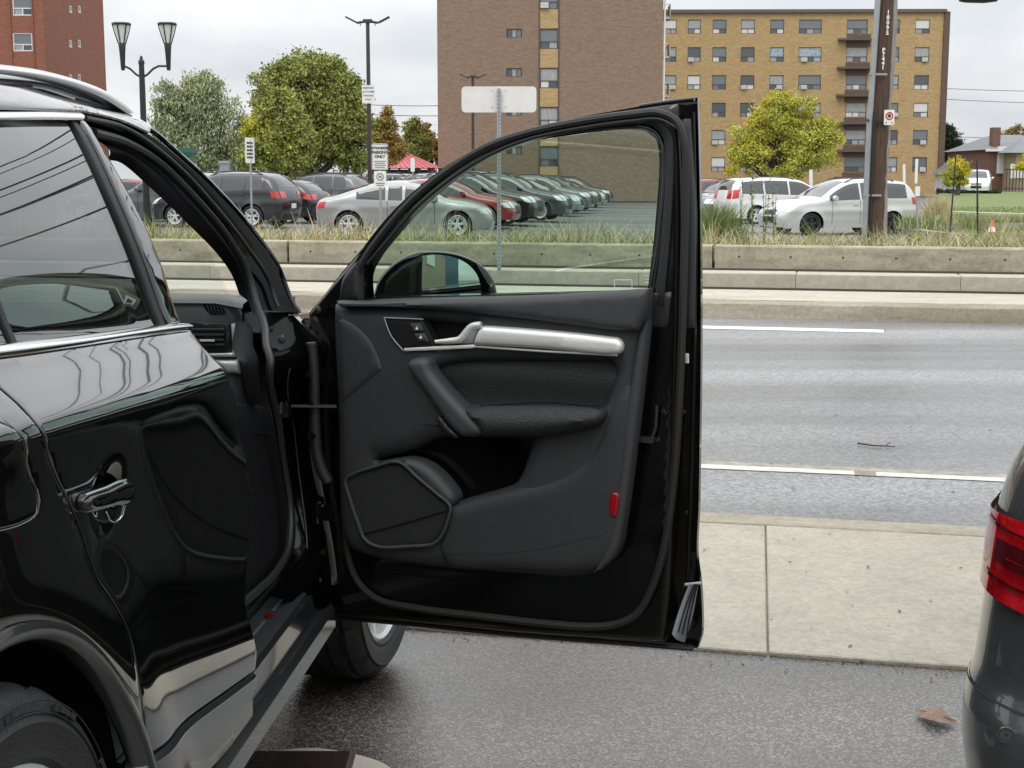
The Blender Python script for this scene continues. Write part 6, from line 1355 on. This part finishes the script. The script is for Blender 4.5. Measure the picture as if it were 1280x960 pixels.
# twin lantern street lamp
Y = 36.; k = Y / F; p = gp(184.5, Y, .1); s_ = thing('street_lamp', 'black twin street lamp with two flaring lantern heads above the SUV roof', 'street lamp', p)
mb = MB(); z = zat(95, Y); mb.tube([(p[0], Y, .1), (p[0], Y, 1.0), (p[0], Y, zat(110, Y)), (p[0], Y, zat(76, Y))], [.12, .085, .075, .065], 12); mb.lathe([(0, zat(69, Y)), (.035, zat(71, Y)), (.04, zat(74, Y)), (.075, zat(76, Y)), (.08, zat(80, Y))], c=(p[0], Y, 0), n=12); obj('pole', mb, M['blackpole'], s_, True)
for sg in (-1, 1):
    xc = 154 if sg < 0 else 211; X = gp(xc, Y, 4)[0]
    mb = MB(); mb.tube([(p[0], Y, zat(97, Y)), (p[0] + sg * 7 * k, Y, zat(93, Y)), (p[0] + sg * 14 * k, Y, zat(86, Y)), (p[0] + sg * 21 * k, Y, zat(82.5, Y)), (X, Y, zat(82.5, Y))], .028, 8); obj('arm', mb, M['blackpole'], s_, True)
    mb = MB(); mb.lathe([(0, zat(88, Y)), (2.2 * k, zat(88, Y)), (2.6 * k, zat(85, Y)), (3.6 * k, zat(66, Y)), (4.6 * k, zat(55, Y)), (4.2 * k, zat(54, Y)), (0, zat(54, Y))], c=(X, Y, 0), n=14)
    mb.lathe([(0, zat(28, Y)), (11 * k, zat(28.5, Y)), (11.8 * k, zat(30, Y)), (11.3 * k, zat(31.5, Y)), (9.8 * k, zat(31.5, Y))], c=(X, Y, 0), n=20)
    for q in range(6):
        a = 2 * math.pi * q / 6 + .3; mb.tube([(X + 4.2 * k * math.cos(a), Y + 4.2 * k * math.sin(a), zat(55, Y)), (X + 8 * k * math.cos(a), Y + 8 * k * math.sin(a), zat(42, Y)), (X + 11 * k * math.cos(a), Y + 11 * k * math.sin(a), zat(30, Y))], .014, 5)
    lh = obj('lantern_head', mb, M['blackpole'], s_, True)
    mb = MB(); mb.lathe([(3.6 * k, zat(55, Y)), (6.8 * k, zat(42, Y)), (9.6 * k, zat(31.2, Y))], c=(X, Y, 0), n=16); obj('lantern_glass', mb, M['lampglass'], lh, True)
# wooden utility pole with conduits and a no stopping sign
Yp = 26.; k = Yp / F; M['wood'] = mat('weathered_pole_wood', (.115, .072, .052), .9, var=.7, vscale=3, vcol=(.055, .034, .026), stretch=(9, 9, .5), bump=.9, bscale=8, bstretch=(9, 9, .5), detail=9)
M['woodgrey'] = mat('silvered_pole_wood', (.33, .31, .29), .9, var=.3, vscale=5, stretch=(6, 6, .6), bump=.5, bscale=8, bstretch=(9, 9, .5))
p = gp(1091, Yp, .15); zt = 6.4; lean = (gp(1101.5, Yp, 3)[0] - p[0]) / (zat(0, Yp) - .15)
up_ = thing('utility_pole', 'dark brown wooden utility pole with grey conduits rising before the pale crossover', 'utility pole', p)
def up_at(z, dx_=0, dy_=0): return np.array([p[0] + lean * (z - .15) + dx_, Yp + dy_, z])
g = random.Random(3); mb = MB(); zs = np.linspace(.0, zt, 50); mb.tube([up_at(z, g.uniform(-.006, .006)) for z in zs], [.185 - .003 * z + g.uniform(-.005, .005) for z in zs], 18); obj('pole_shaft', mb, M['wood'], up_, True, sharp=60)
mb = MB(); mb.tube([up_at(z, .165 + (.02 if z < 1.2 else .0) - .035 * math.sin(z * 1.4) ** 2 * (z < 3), -.045) for z in np.linspace(.15, zt, 40)], [.055 + .012 * math.sin(z * 2) for z in np.linspace(.15, zt, 40)], 8); obj('moulding', mb, M['woodgrey'], up_, True, sharp=60)
cb = p[0] - .17
mb = MB(); mb.tube([(gp(1078, Yp, 1)[0], Yp - .22, .1), (gp(1080.5, Yp, 1.5)[0], Yp - .21, 2.2), (gp(1090, Yp, 3)[0], Yp - .20, zat(-8, Yp)), (gp(1096, Yp, 3)[0], Yp - .2, zt)], .052, 12); obj('conduit', mb, M['steel2'], up_, True)
mb = MB(); mb.tube([(gp(1084, Yp, 1)[0], Yp - .24, .1), (gp(1085.5, Yp, 1.5)[0], Yp - .24, zat(187, Yp)), (gp(1087, Yp, 2)[0], Yp - .24, zat(140, Yp))], .018, 8); obj('conduit', mb, M['blackpole'], up_, True)
for y in (94, 151, 244):
    z = zat(y, Yp); mb = MB(); mb.box(up_at(z, -.10, -.23), (.30, .03, .035)); mb.tube([up_at(z, -.26, -.2), up_at(z, -.26, -.28)], .02, 6); obj('strap', mb, M['steel2'] if y != 151 else M['blackpole'], up_)
c = np.array([gp(1105.5, Yp, 2)[0], Yp - .26, zat(147.5, Yp)])
pl, fr = plate_sign(up_, c, 12.6 * k, 18.2 * k, .004, M['signwhite'], rad=.02)
mb = MB(); mb.tube([fr.pos(4.0 * k * math.cos(a), 1.8 * k + 4.0 * k * math.sin(a), .003) for a in np.linspace(0, 2 * math.pi, 28)], .75 * k, 6); obj('ring', mb, M['inkred'], pl)
mb = MB(); P = [fr.pos(2.2 * k * math.cos(R(q)), 1.8 * k + 2.2 * k * math.sin(R(q)), .004) for q in range(22, 382, 45)]; mb.add(P, [tuple(range(8))]); obj('octagon', mb, M['ink'], pl)
mb = MB()
for sg in (-1, 1): mb.add([fr.pos(sg * 5 * k, -6.3 * k, .004), fr.pos(sg * 3 * k, -5 * k, .004), fr.pos(sg * 3 * k, -7.6 * k, .004)], [(0, 1, 2)])
obj('arrow', mb, M['inkred'], pl)
for s0, y0, st, dx_ in (('18095', 14, 6.4, .03), ('P7441', 61, 5.4, -.02)):
    for i, ch in enumerate(s0): z = zat(y0 + 3 + i * st, Yp); text('pole_number', ch, 7.0 * k, M['signwhite'], up_, up_at(z, dx_, -.188), (1, 0, 0), (0, 0, 1), bold=.004)
# thin posts and markers on the lawn
def stick(name, label, x0, y0, x1, y1, Y, r, m, z0, cat='post', group=None):
    a = gp(x0, Y, z0); b = at(x1, y1, Y); s_ = MB(); s_.tube([a, b], [r, r * .8], 6); s_.lathe([(0, 0), (r * 1.3, .01), (r * 1.3, .04)], c=tuple(a), n=6); return tag(obj(name, s_, m), label, cat, group)
stick('marker_stake', 'thin dark leaning stake on the lawn, left of the other one', 1187, 290, 1195, 192, 36, .022, M['blackpole'], -.05, group='dark stakes on the lawn')
stick('marker_stake', 'thin dark upright stake on the lawn, right of the other one', 1222, 292, 1221.5, 200, 35, .026, M['blackpole'], -.03, group='dark stakes on the lawn')
stick('white_post', 'short pale post just right of the utility pole, behind the crossover', 1131, 245, 1130, 205, 58, .065, M['signwhite'], -.1)
Y = 41; p = gp(1147, Y, -.2); s_ = thing('sign_post', 'tall pale post with a small sign by the rear of the crossover', 'sign', p); mb = MB(); mb.tube([p, at(1146, 240, Y)], .028, 6); obj('post', mb, M['steel2'], s_); mb = MB(); mb.box(at(1145.5, 214, Y), (.07, .04, 30 * Y / F)); obj('board', mb, M['signwhite'], s_); plate_sign(s_, at(1147, 239, Y - .05), 6 * Y / F, 12 * Y / F, .004, M['signwhite'], rad=.02)
stick('white_post', 'short white post left of the yellow-green tree foot', 1014, 230, 1013.5, 212, 70, .10, M['signwhite'], -.1)
# cone
Y = 35.; p = gp(1239.5, Y, .0); cn = thing('traffic_cone', 'small orange traffic cone with a white band on the lawn', 'traffic cone', p); k = Y / F; M['orange'] = mat('cone_orange', (.72, .14, .035), .5, var=.2, vscale=12)
mb = MB(); mb.box((p[0], Y, .015), (.30, .30, .03)); mb.lathe([(6.0 * k * .9, .03), (4.7 * k, .14)], c=(p[0], Y, 0), n=18); mb.lathe([(3.4 * k, .25), (1.4 * k, .41), (1.2 * k, .42), (0, .42)], c=(p[0], Y, 0), n=18); obj('cone', mb, M['orange'], cn, True)
mb = MB(); mb.lathe([(4.75 * k, .138), (3.45 * k, .252)], c=(p[0], Y, 0), n=18); obj('reflective_band', mb, M['signwhite'], cn, True)
# utility boxes
Y = 52.; p = gp(237, 36., .1); k = 36 / F; bx = thing('utility_cabinet', 'green metal cabinet top showing over the SUV pillar beside the street lamp', 'cabinet', p); M['green'] = mat('green_cabinet_paint', (.03, .11, .075), .45)
mb = MB(); mb.box((p[0], 36, zat(225, 36)), (15 * k, .4, 62 * k)); obj('cabinet_body', mb, M['green'], bx); mb = MB(); mb.box((p[0], 36, zat(188, 36)), (20 * k, .5, 6 * k)); mb.box((p[0] - .0, 36, zat(192, 36)), (17 * k, .45, 5 * k)); obj('cabinet_lid', mb, M['green'], bx)
p = gp(283, Y, -.1); k = Y / F; bx = thing('utility_cabinet', 'grey metal box standing behind the roof of the black SUV', 'cabinet', p); mb = MB(); mb.box((p[0], Y, zat(235, Y)), (11 * k, .35, 66 * k)); obj('cabinet_body', mb, M['steel2'], bx); mb = MB(); mb.box((p[0], Y, zat(203, Y)), (13 * k, .42, 2.5 * k)); obj('cabinet_lid', mb, M['steel'], bx)
# red roofed pavilion
Y = 95.; k = Y / F; p = gp(520, Y, -.2); hs2 = thing('pavilion', 'low building with a pinkish red hipped roof left of the brown tower', 'building', p); M['redroof'] = mat('red_metal_roof', (.52, .10, .12), .5, var=.15, vscale=2)
zr0, zr1 = zat(210, Y), zat(187.5, Y); xa, xb, xt = gp(452, Y, 0)[0], gp(549, Y, 0)[0], gp(492, Y, 0)[0]; mb = MB(); D = 7
RP = [(xa, Y - 1, zr0), (xb, Y - 1, zr0), (xb, Y + D + 1, zr0), (xa, Y + D + 1, zr0), (xt - 1.2, Y + 3.5, zr1), (xt + .4, Y + 3.5, zr1)]
mb.add(RP, [(0, 1, 5, 4), (1, 2, 5), (2, 3, 4, 5), (3, 0, 4), (0, 3, 2, 1)]); roof_ = obj('roof', mb, M['redroof'], hs2)
mb = MB()
for t in np.linspace(.04, .96, 14): mb.tube([(xa + (xb - xa) * t, Y - 1.02, zr0 + .03), (xt - 1.2 + 1.6 * t, Y + 3.5, zr1 + .03)], .03, 4)
obj('roof_rib', mb, M['redroof'], roof_)
mb = MB(); mb.box(((xa + xb) / 2, Y + 3.5, (zr0 - .2) / 2 - .1), (xb - xa - 1, D - 1, zr0 + .2)); obj('wall', mb, M['tan'], hs2)
mb = MB(); mb.box(((xa + xb) / 2, Y + .45, (zr0 - .2) / 2 + .3), (xb - xa - 1.6, .1, 1.3)); obj('window_band', mb, M['pane_dark'], hs2)
for t in np.linspace(0, 1, 7): mb = MB(); mb.box((xa + .6 + (xb - xa - 1.2) * t, Y - .6, (zr0 - .2) / 2), (.14, .14, zr0 + .2)); obj('post', mb, M['brownpole'], hs2)
# houses on the right
def house(name, label, x0, x1, Y, yb, ye, yr, D, wm, rm, kind=0):
    p = gp(x0, Y, zat(yb, Y)); h = thing(name, label, 'house', p); X1 = gp(x1, Y, 2)[0]; w = X1 - p[0]; ze, zr = zat(ye, Y), zat(yr, Y)
    mb = MB(); mb.box((p[0] + w / 2, Y + D / 2, (ze + p[2]) / 2), (w, D, ze - p[2])); obj('wall', mb, wm, h)
    a = .35; Rr = [(p[0] - a, Y - a, ze), (X1 + a, Y - a, ze), (X1 + a, Y + D + a, ze), (p[0] - a, Y + D + a, ze), (p[0] + w * .32, Y + D / 2, zr), (p[0] + w * .72, Y + D / 2, zr)]
    mb = MB(); mb.add(Rr, [(0, 1, 5, 4), (1, 2, 5), (2, 3, 4, 5), (3, 0, 4), (0, 3, 2, 1)]); obj('roof', mb, rm, h); mb = MB(); mb.box((p[0] + w / 2, Y - a - .02, ze - .06), (w + .7, .06, .18)); obj('gutter', mb, M['frame_wh'], h); return h, p, X1, ze
M['housebrick'] = brick('weathered_house_brick', (.22, .115, .085), (.16, .085, .065)); M['shingle'] = mat('grey_shingle_roof', (.24, .25, .26), .85, var=.35, vscale=4, stretch=(1, 1, 6), bump=.5, bscale=9); M['siding'] = mat('white_siding', (.66, .67, .68), .6, bump=.4, bscale=3, bstretch=(.2, .2, 12))
h1, p1, X1, ze = house('white_garage', 'white sided garage with a grey roof behind the far white van', 1207, 1238, 122, 240, 218, 191, 9, M['siding'], M['shingle'])
mb = MB(); mb.box((p1[0] + 1.15, 121.9, p1[2] + .95), (1.7, .1, 1.9)); obj('garage_door', mb, M['frame_wh'], h1)
h2, p2, X2, ze2 = house('brick_house', 'two storey red brick house with a grey roof at the right edge of the picture', 1233, 1330, 118, 241, 187, 166, 11, M['housebrick'], M['shingle'])
mb = MB(); c = gp(1249, 118, 5); mb.box((c[0], 119, zat(200, 118)), (.62, .9, 80 * 118 / F)); mb.box((c[0], 119, zat(168, 118)), (.5, .6, 12 * 118 / F)); obj('chimney', mb, M['housebrick'], h2)
mb = MB(); c = gp(1300, 118, 5); mb.box((c[0], 116.5, p2[2] + 1.6), (5.8, 3, 3.2)); obj('front_room', mb, M['tan'], h2)
zz0 = p2[2] + 3.2; mb = MB(); mb.add([(c[0] - 3.5, 114.6, zz0), (c[0] + 3.5, 114.6, zz0), (c[0] + 3.5, 118, zz0 + .05), (c[0] - 3.5, 118, zz0 + .05), (c[0] - 1.5, 118, zz0 + 1.2), (c[0] + 1.5, 118, zz0 + 1.2)], [(0, 1, 5, 4), (0, 4, 3), (1, 2, 5)]); obj('porch_roof', mb, M['shingle'], h2)
mb = MB(); mb.box((gp(1275, 118, 5)[0], 117.95, zat(198, 118)), (1.6, .1, 1.1)); mb.box((gp(1276, 115, 5)[0], 114.95, zat(214, 115)), (1.4, .1, 1.1)); obj('window', mb, M['frame_wh'], h2)
mb = MB(); mb.box((gp(1262, 118, 5)[0], 117.9, zat(200, 118)), (1.9, .12, 2.2)); obj('siding', mb, M['siding'], h2)
for i in range(9): mb = MB(); x = gp(1258 + i * 4, 113.5, 1)[0]; mb.box((x, 113.5, zat(226, 113.5)), (.06, .06, 1.9)); obj('railing_post', mb, M['brownpole'], h2)
mb = MB(); mb.box((gp(1275, 113.5, 1)[0], 113.5, zat(212, 113.5)), (2.6, .08, .08)); mb.box((gp(1275, 113.5, 1)[0], 113.5, zat(236, 113.5)), (2.6, .08, .08)); obj('railing', mb, M['brownpole'], h2)
# overhead wires: far ones in the picture, near ones only seen as reflections
M['wire'] = mat('black_cable', (.02, .02, .02), .6)
for i, (x0, y0, x1, y1, Y, lab) in enumerate(((1150, 109, 1400, 114, 160, 'highest of the four overhead wires right of the yellow block'), (1150, 122, 1400, 130, 160, 'second overhead wire from the top right of the yellow block'), (1150, 169, 1400, 173, 160, 'third overhead wire from the top, above the far houses'), (1150, 182, 1400, 190, 160, 'lowest of the overhead wires, touching the far house roofs'), (440, 130, 620, 129, 126, 'upper thin wire between the trees and the brown tower'), (440, 142, 620, 142, 126, 'lower thin wire between the trees and the brown tower'))):
    mb = MB(); a, b = at(x0, y0, Y), at(x1, y1, Y + 4); mb.tube([a + (b - a) * t + UP * (-.5 * 4 * t * (1 - t) * .4) for t in np.linspace(0, 1, 9)], .028, 4); tag(obj('overhead_wire', mb, M['wire']), lab, 'wire', 'overhead wires')
for i, (v, z, r_, lab) in enumerate(((14.5, 5.2, .02, 'lowest and nearest cable over the tram tracks'), (15.2, 6.3, .014, 'thin carrier cable above the nearest track cable'), (18.3, 5.4, .02, 'low cable over the farther tram track'), (19.0, 6.8, .014, 'thin carrier cable above the farther track cable'), (22, 6.2, .03, 'thick cable strung along behind the barrier'), (23, 7.4, .022, 'second cable from the bottom above the barrier'), (24.5, 8.6, .03, 'thick upper cable above the barrier'), (26, 9.6, .016, 'topmost thin cable between the wooden poles'), (5, 7.6, .02, 'single cable strung over the near sidewalk'))):
    mb = MB(); mb.tube([rp_(u, v, z - .5 + .6 * ((u - 3) / 42) ** 2) for u in np.linspace(-42, 48, 40)], r_, 5); tag(obj('overhead_wire', mb, M['wire']), lab + ', mirrored in the SUV window', 'wire', 'cables over the street')
for u in (-42, 48):
    for v in (16.8, 24.5):
        c = rp_(u, v, 0); up2 = thing('utility_pole', 'wooden utility pole %s, out of the picture to the ' % ('between the tram tracks' if v < 20 else 'behind the barrier') + ('left' if u < 0 else 'right'), 'utility pole', c); mb = MB(); mb.tube([c, c + UP * 11], [.17, .12], 12); obj('pole_shaft', mb, M['wood'], up2, True)
        mb = MB(); mb.box(c + UP * (6.5 if v < 20 else 9), (.12, 5.0, .12), rz=-RB); obj('cross_arm', mb, M['wood'], up2)
# lamp arm at the upper right
Y = 24.; mb = MB(); sl = thing('street_light', 'end of a street light arm reaching in at the upper right corner', 'street lamp', gp(1420, Y, .1)); mb.tube([gp(1420, Y, .1), gp(1420, Y, 4.2), at(1330, -22, Y), at(1245, -3, Y)], [.1, .08, .05, .04], 8); obj('pole', mb, M['steel2'], sl, True)
mb = MB(); mb.lathe([(0, 0), (.03, .0), (.05, .1), (.06, .4), (.03, .6), (0, .62)], n=10, axis='X'); q = at(1200, 0.2, Y); mb.v = [(q[0] + v[0], q[1] + v[1] * 2.2, q[2] + v[2] * .8) for v in mb.v]; obj('lamp_head', mb, M['blackpole'], sl, True)
# building behind the viewer, mirrored in the door mirror and in the paint
bb = thing('shop_building', 'tan brick shop behind the viewer, seen only in the door mirror', 'building', (.8, -8, 0))
mb = MB(); wa = math.atan2(7, 22); wd = np.array([math.sin(wa), -math.cos(wa), 0]); wl = np.array([-math.cos(wa), -math.sin(wa), 0]); wc = np.array([.8, -8, 0]) + wd * 11 + wl * 5
mb.box(wc + UP * 2.4, (10, 22, 4.8), rz=wa); obj('wall', mb, M['tan'], bb); mb = MB(); mb.box(wc + UP * 4.9, (10.3, 22.3, .25), rz=wa); obj('roof', mb, M['flash'], bb)
mb = MB(); mb.box(np.array([.8, -8, 3.0]) + wd * 6 - wl * .06, (.08, 4.2, 1.2), rz=wa); sgn_ = obj('sign_board', mb, M['signwhite'], bb)
b2 = thing('shop_building', 'blue clad building behind the viewer, seen only in the door mirror', 'building', (2, -36, 0)); M['blueclad'] = mat('blue_cladding', (.06, .13, .20), .5, bump=.3, bscale=3, bstretch=(6, 6, .2)); mb = MB(); mb.box((6, -38, 2.9), (9, 12, 5.8)); obj('wall', mb, M['blueclad'], b2)

# ================================================================ TREES
def leafmat(name, a, b): 
    a = tuple(min(.6, c * 1.3) for c in a); b = tuple(min(.6, c * 1.3) for c in b); m = mat(name, a, .75, var=1, vcol=b, vscale=.55, detail=3, vlo=.38, vhi=.62, spec=.25); return m
M['lf_grey'] = leafmat('willow_grey_green_leaves', (.21, .24, .125), (.31, .33, .19)); M['lf_green'] = leafmat('fresh_green_leaves', (.155, .185, .045), (.25, .26, .075)); M['lf_deep'] = leafmat('deep_green_leaves', (.085, .115, .035), (.14, .17, .055))
M['lf_yellow'] = leafmat('yellow_autumn_leaves', (.50, .38, .03), (.33, .32, .04)); M['lf_yg'] = leafmat('yellow_green_leaves', (.28, .30, .05), (.40, .38, .07)); M['lf_orange'] = leafmat('orange_autumn_leaves', (.30, .16, .04), (.19, .16, .05)); M['lf_dark'] = leafmat('conifer_needles', (.022, .04, .022), (.04, .06, .03))
M['bark'] = mat('grey_brown_bark', (.09, .072, .058), .95, var=.4, vscale=4, bump=.6, bscale=12)
def tree(label, x, Y, zg, clumps, mats, n, leaf, seed, cat='tree', name='leafy_tree', trunk=True, group='trees behind the car park', hang=0, tr=.16):
    """clumps: measured (x, y, rx, ry, material index); leaves gather on twig groups so that gaps stay"""
    k = Y / F; base = gp(x, Y, zg); t = thing(name, label, cat, base, group=group); g = np.random.default_rng(seed); vs = []; mi = []; n = int(n * 1.9); leaf = leaf * .56
    tot = sum(c[2] * c[3] for c in clumps); br = MB()
    for c in clumps:
        C_ = at(c[0], c[1], Y); rx, rz = c[2] * k, c[3] * k; m_ = int(n * c[2] * c[3] / tot); ns = max(10, m_ // 105)
        d = g.normal(size=(ns, 3)); d /= np.linalg.norm(d, axis=1)[:, None]; rad = g.uniform(.25, 1.0, ns) ** .45 * g.uniform(.86, 1.10, ns)
        S3 = C_ + d * rad[:, None] * np.array([rx, rx * .8, rz]); q = g.integers(0, ns, m_); sp_ = min(rx, rz) * .105 + leaf * .8
        Pn = S3[q] + g.normal(size=(m_, 3)) * np.array([sp_, sp_, sp_ * .75]); Pn[:, 2] -= hang * np.abs(g.normal(size=m_)) * sp_ * 2
        a = g.normal(size=(m_, 3)); a /= np.linalg.norm(a, axis=1)[:, None]; b = g.normal(size=(m_, 3)); b -= a * (a * b).sum(1)[:, None]; b /= np.linalg.norm(b, axis=1)[:, None]
        if hang: a[:, 2] -= 1.0; a /= np.linalg.norm(a, axis=1)[:, None]
        s = leaf * g.uniform(.6, 1.4, m_)[:, None]
        vs.append(np.stack([Pn - a * s, Pn + b * s * .42, Pn + a * s, Pn - b * s * .42], 1)); mi.append(np.where(g.random(m_) < .93, c[4], g.integers(0, len(mats), m_)))
        for j in range(5):
            e = S3[g.integers(0, ns)]; s0 = np.array([base[0], base[1], zg + (C_[2] - zg) * .45]); mid_ = (s0 + C_) / 2 + g.normal(size=3) * rx * .12; br.tube([s0, mid_, C_ * .6 + e * .4, e], [tr * .5, tr * .32, tr * .2, .012], 5)
    V = np.concatenate(vs); me = bpy.data.meshes.new('crown'); nn = len(V); me.from_pydata((V.reshape(-1, 3) - np.array(base)).tolist(), [], [(4 * i, 4 * i + 1, 4 * i + 2, 4 * i + 3) for i in range(nn)])
    for q in mats: me.materials.append(M[q])
    me.polygons.foreach_set('material_index', np.concatenate(mi).astype(np.int32)); o = bpy.data.objects.new('crown', me); COL.objects.link(o); o.parent = t
    zc_ = at(x, np.mean([c[1] for c in clumps]), Y)[2]
    br.tube([base, base + UP * (zc_ - zg) * .3 + np.array([.1, 0, 0]), base + UP * (zc_ - zg) * .7], [tr * 1.3, tr, tr * .6], 8); obj('trunk', br, M['bark'], t, True); return t
tree('grey green willow tree behind the twin street lamp', 245, 72, -.3, [(215, 150, 28, 42, 0), (250, 132, 34, 42, 0), (285, 165, 26, 45, 0), (235, 185, 42, 34, 0), (205, 118, 14, 20, 0), (262, 105, 22, 16, 0)], ['lf_grey', 'lf_deep'], 15000, .17, 1, hang=.5)
tree('largest green tree, broad and round, behind the parked cars left of the tall light pole', 385, 66, -.2, [(385, 110, 48, 42, 0), (345, 130, 30, 50, 0), (425, 150, 38, 60, 0), (380, 175, 55, 42, 0), (405, 90, 26, 22, 0), (360, 98, 24, 26, 0), (440, 185, 26, 34, 0), (440, 110, 12, 18, 0)], ['lf_green', 'lf_deep', 'lf_yg'], 30000, .16, 2, tr=.28)
tree('green and yellow maple in front of the largest green tree, above the black SUV', 345, 58, -.2, [(350, 140, 26, 28, 0), (335, 185, 28, 30, 0), (365, 200, 26, 20, 0), (328, 162, 24, 20, 1), (345, 178, 22, 15, 1), (372, 172, 20, 30, 0), (316, 195, 14, 24, 0)], ['lf_green', 'lf_yellow', 'lf_yg'], 15000, .14, 3)
tree('dark shrubby tree low between the willow and the maple', 302, 76, -.2, [(300, 195, 18, 28, 0), (285, 205, 20, 18, 0)], ['lf_deep', 'lf_grey'], 4500, .15, 4)
tree('orange brown autumn tree right of the tall light pole', 480, 78, -.2, [(478, 170, 18, 24, 0), (492, 185, 14, 20, 0), (468, 155, 10, 16, 1), (486, 150, 10, 14, 0)], ['lf_orange', 'lf_green'], 6000, .15, 5)
tree('small green tree between the orange tree and the brown tower', 520, 110, -.2, [(517, 164, 12, 14, 0), (522, 182, 16, 20, 0)], ['lf_green', 'lf_orange'], 3200, .2, 6)
tree('orange tinted tree touching the left edge of the brown tower', 540, 118, -.2, [(538, 172, 14, 20, 0), (545, 190, 14, 18, 0), (530, 190, 12, 14, 0)], ['lf_orange', 'lf_green'], 3600, .2, 7)
tree('yellow green honey locust standing before the yellow apartment block', 975, 84, -.3, [(975, 150, 34, 34, 0), (1008, 180, 40, 36, 0), (940, 185, 32, 32, 0), (950, 175, 22, 18, 1), (985, 135, 16, 14, 1), (975, 200, 50, 24, 0), (968, 128, 16, 15, 1), (925, 200, 18, 22, 1), (952, 152, 16, 20, 1), (1032, 172, 20, 26, 0), (1000, 140, 22, 20, 0)], ['lf_yg', 'lf_yellow', 'lf_yellow'], 19000, .15, 8, tr=.15)
tree('dark conifer right of the yellow apartment block', 1190, 150, 0, [(1187, 178, 10, 24, 0), (1196, 195, 14, 26, 0), (1184, 165, 5, 12, 0), (1203, 200, 9, 18, 0)], ['lf_dark'], 6000, .22, 9, name='conifer', group=None)
tree('small yellow tree on the far lawn before the conifer', 1196, 100, .2, [(1197, 208, 15, 13, 0), (1188, 222, 11, 12, 1), (1206, 220, 9, 12, 0)], ['lf_yellow', 'lf_yg', 'lf_deep'], 3200, .14, 10, group=None)
tree('bronze leaved tree behind the brick house roof', 1268, 150, 0, [(1262, 170, 14, 10, 0), (1278, 168, 16, 10, 0), (1236, 182, 8, 8, 1)], ['lf_orange', 'lf_dark'], 3200, .22, 11, group=None)
tree('yellow tree at the right edge before the brick house', 1284, 105, .2, [(1284, 204, 14, 12, 0)], ['lf_yellow', 'lf_yg'], 1300, .14, 12, group=None)
tree('clipped dark green hedge along the far edge of the lawn', 1214, 106, .25, [(1190, 240, 14, 3.2, 0), (1214, 240.5, 14, 3.2, 0), (1238, 240, 12, 3.2, 0), (1175, 240, 5, 3, 0)], ['lf_dark', 'lf_deep'], 3600, .12, 13, cat='hedge', name='hedge', group=None)
tree('low green bush at the foot of the yellow block right of the door edge', 884, 88, -.2, [(884, 238, 9, 12, 0)], ['lf_deep', 'lf_green'], 1500, .12, 14, cat='bush', name='bush', group=None)
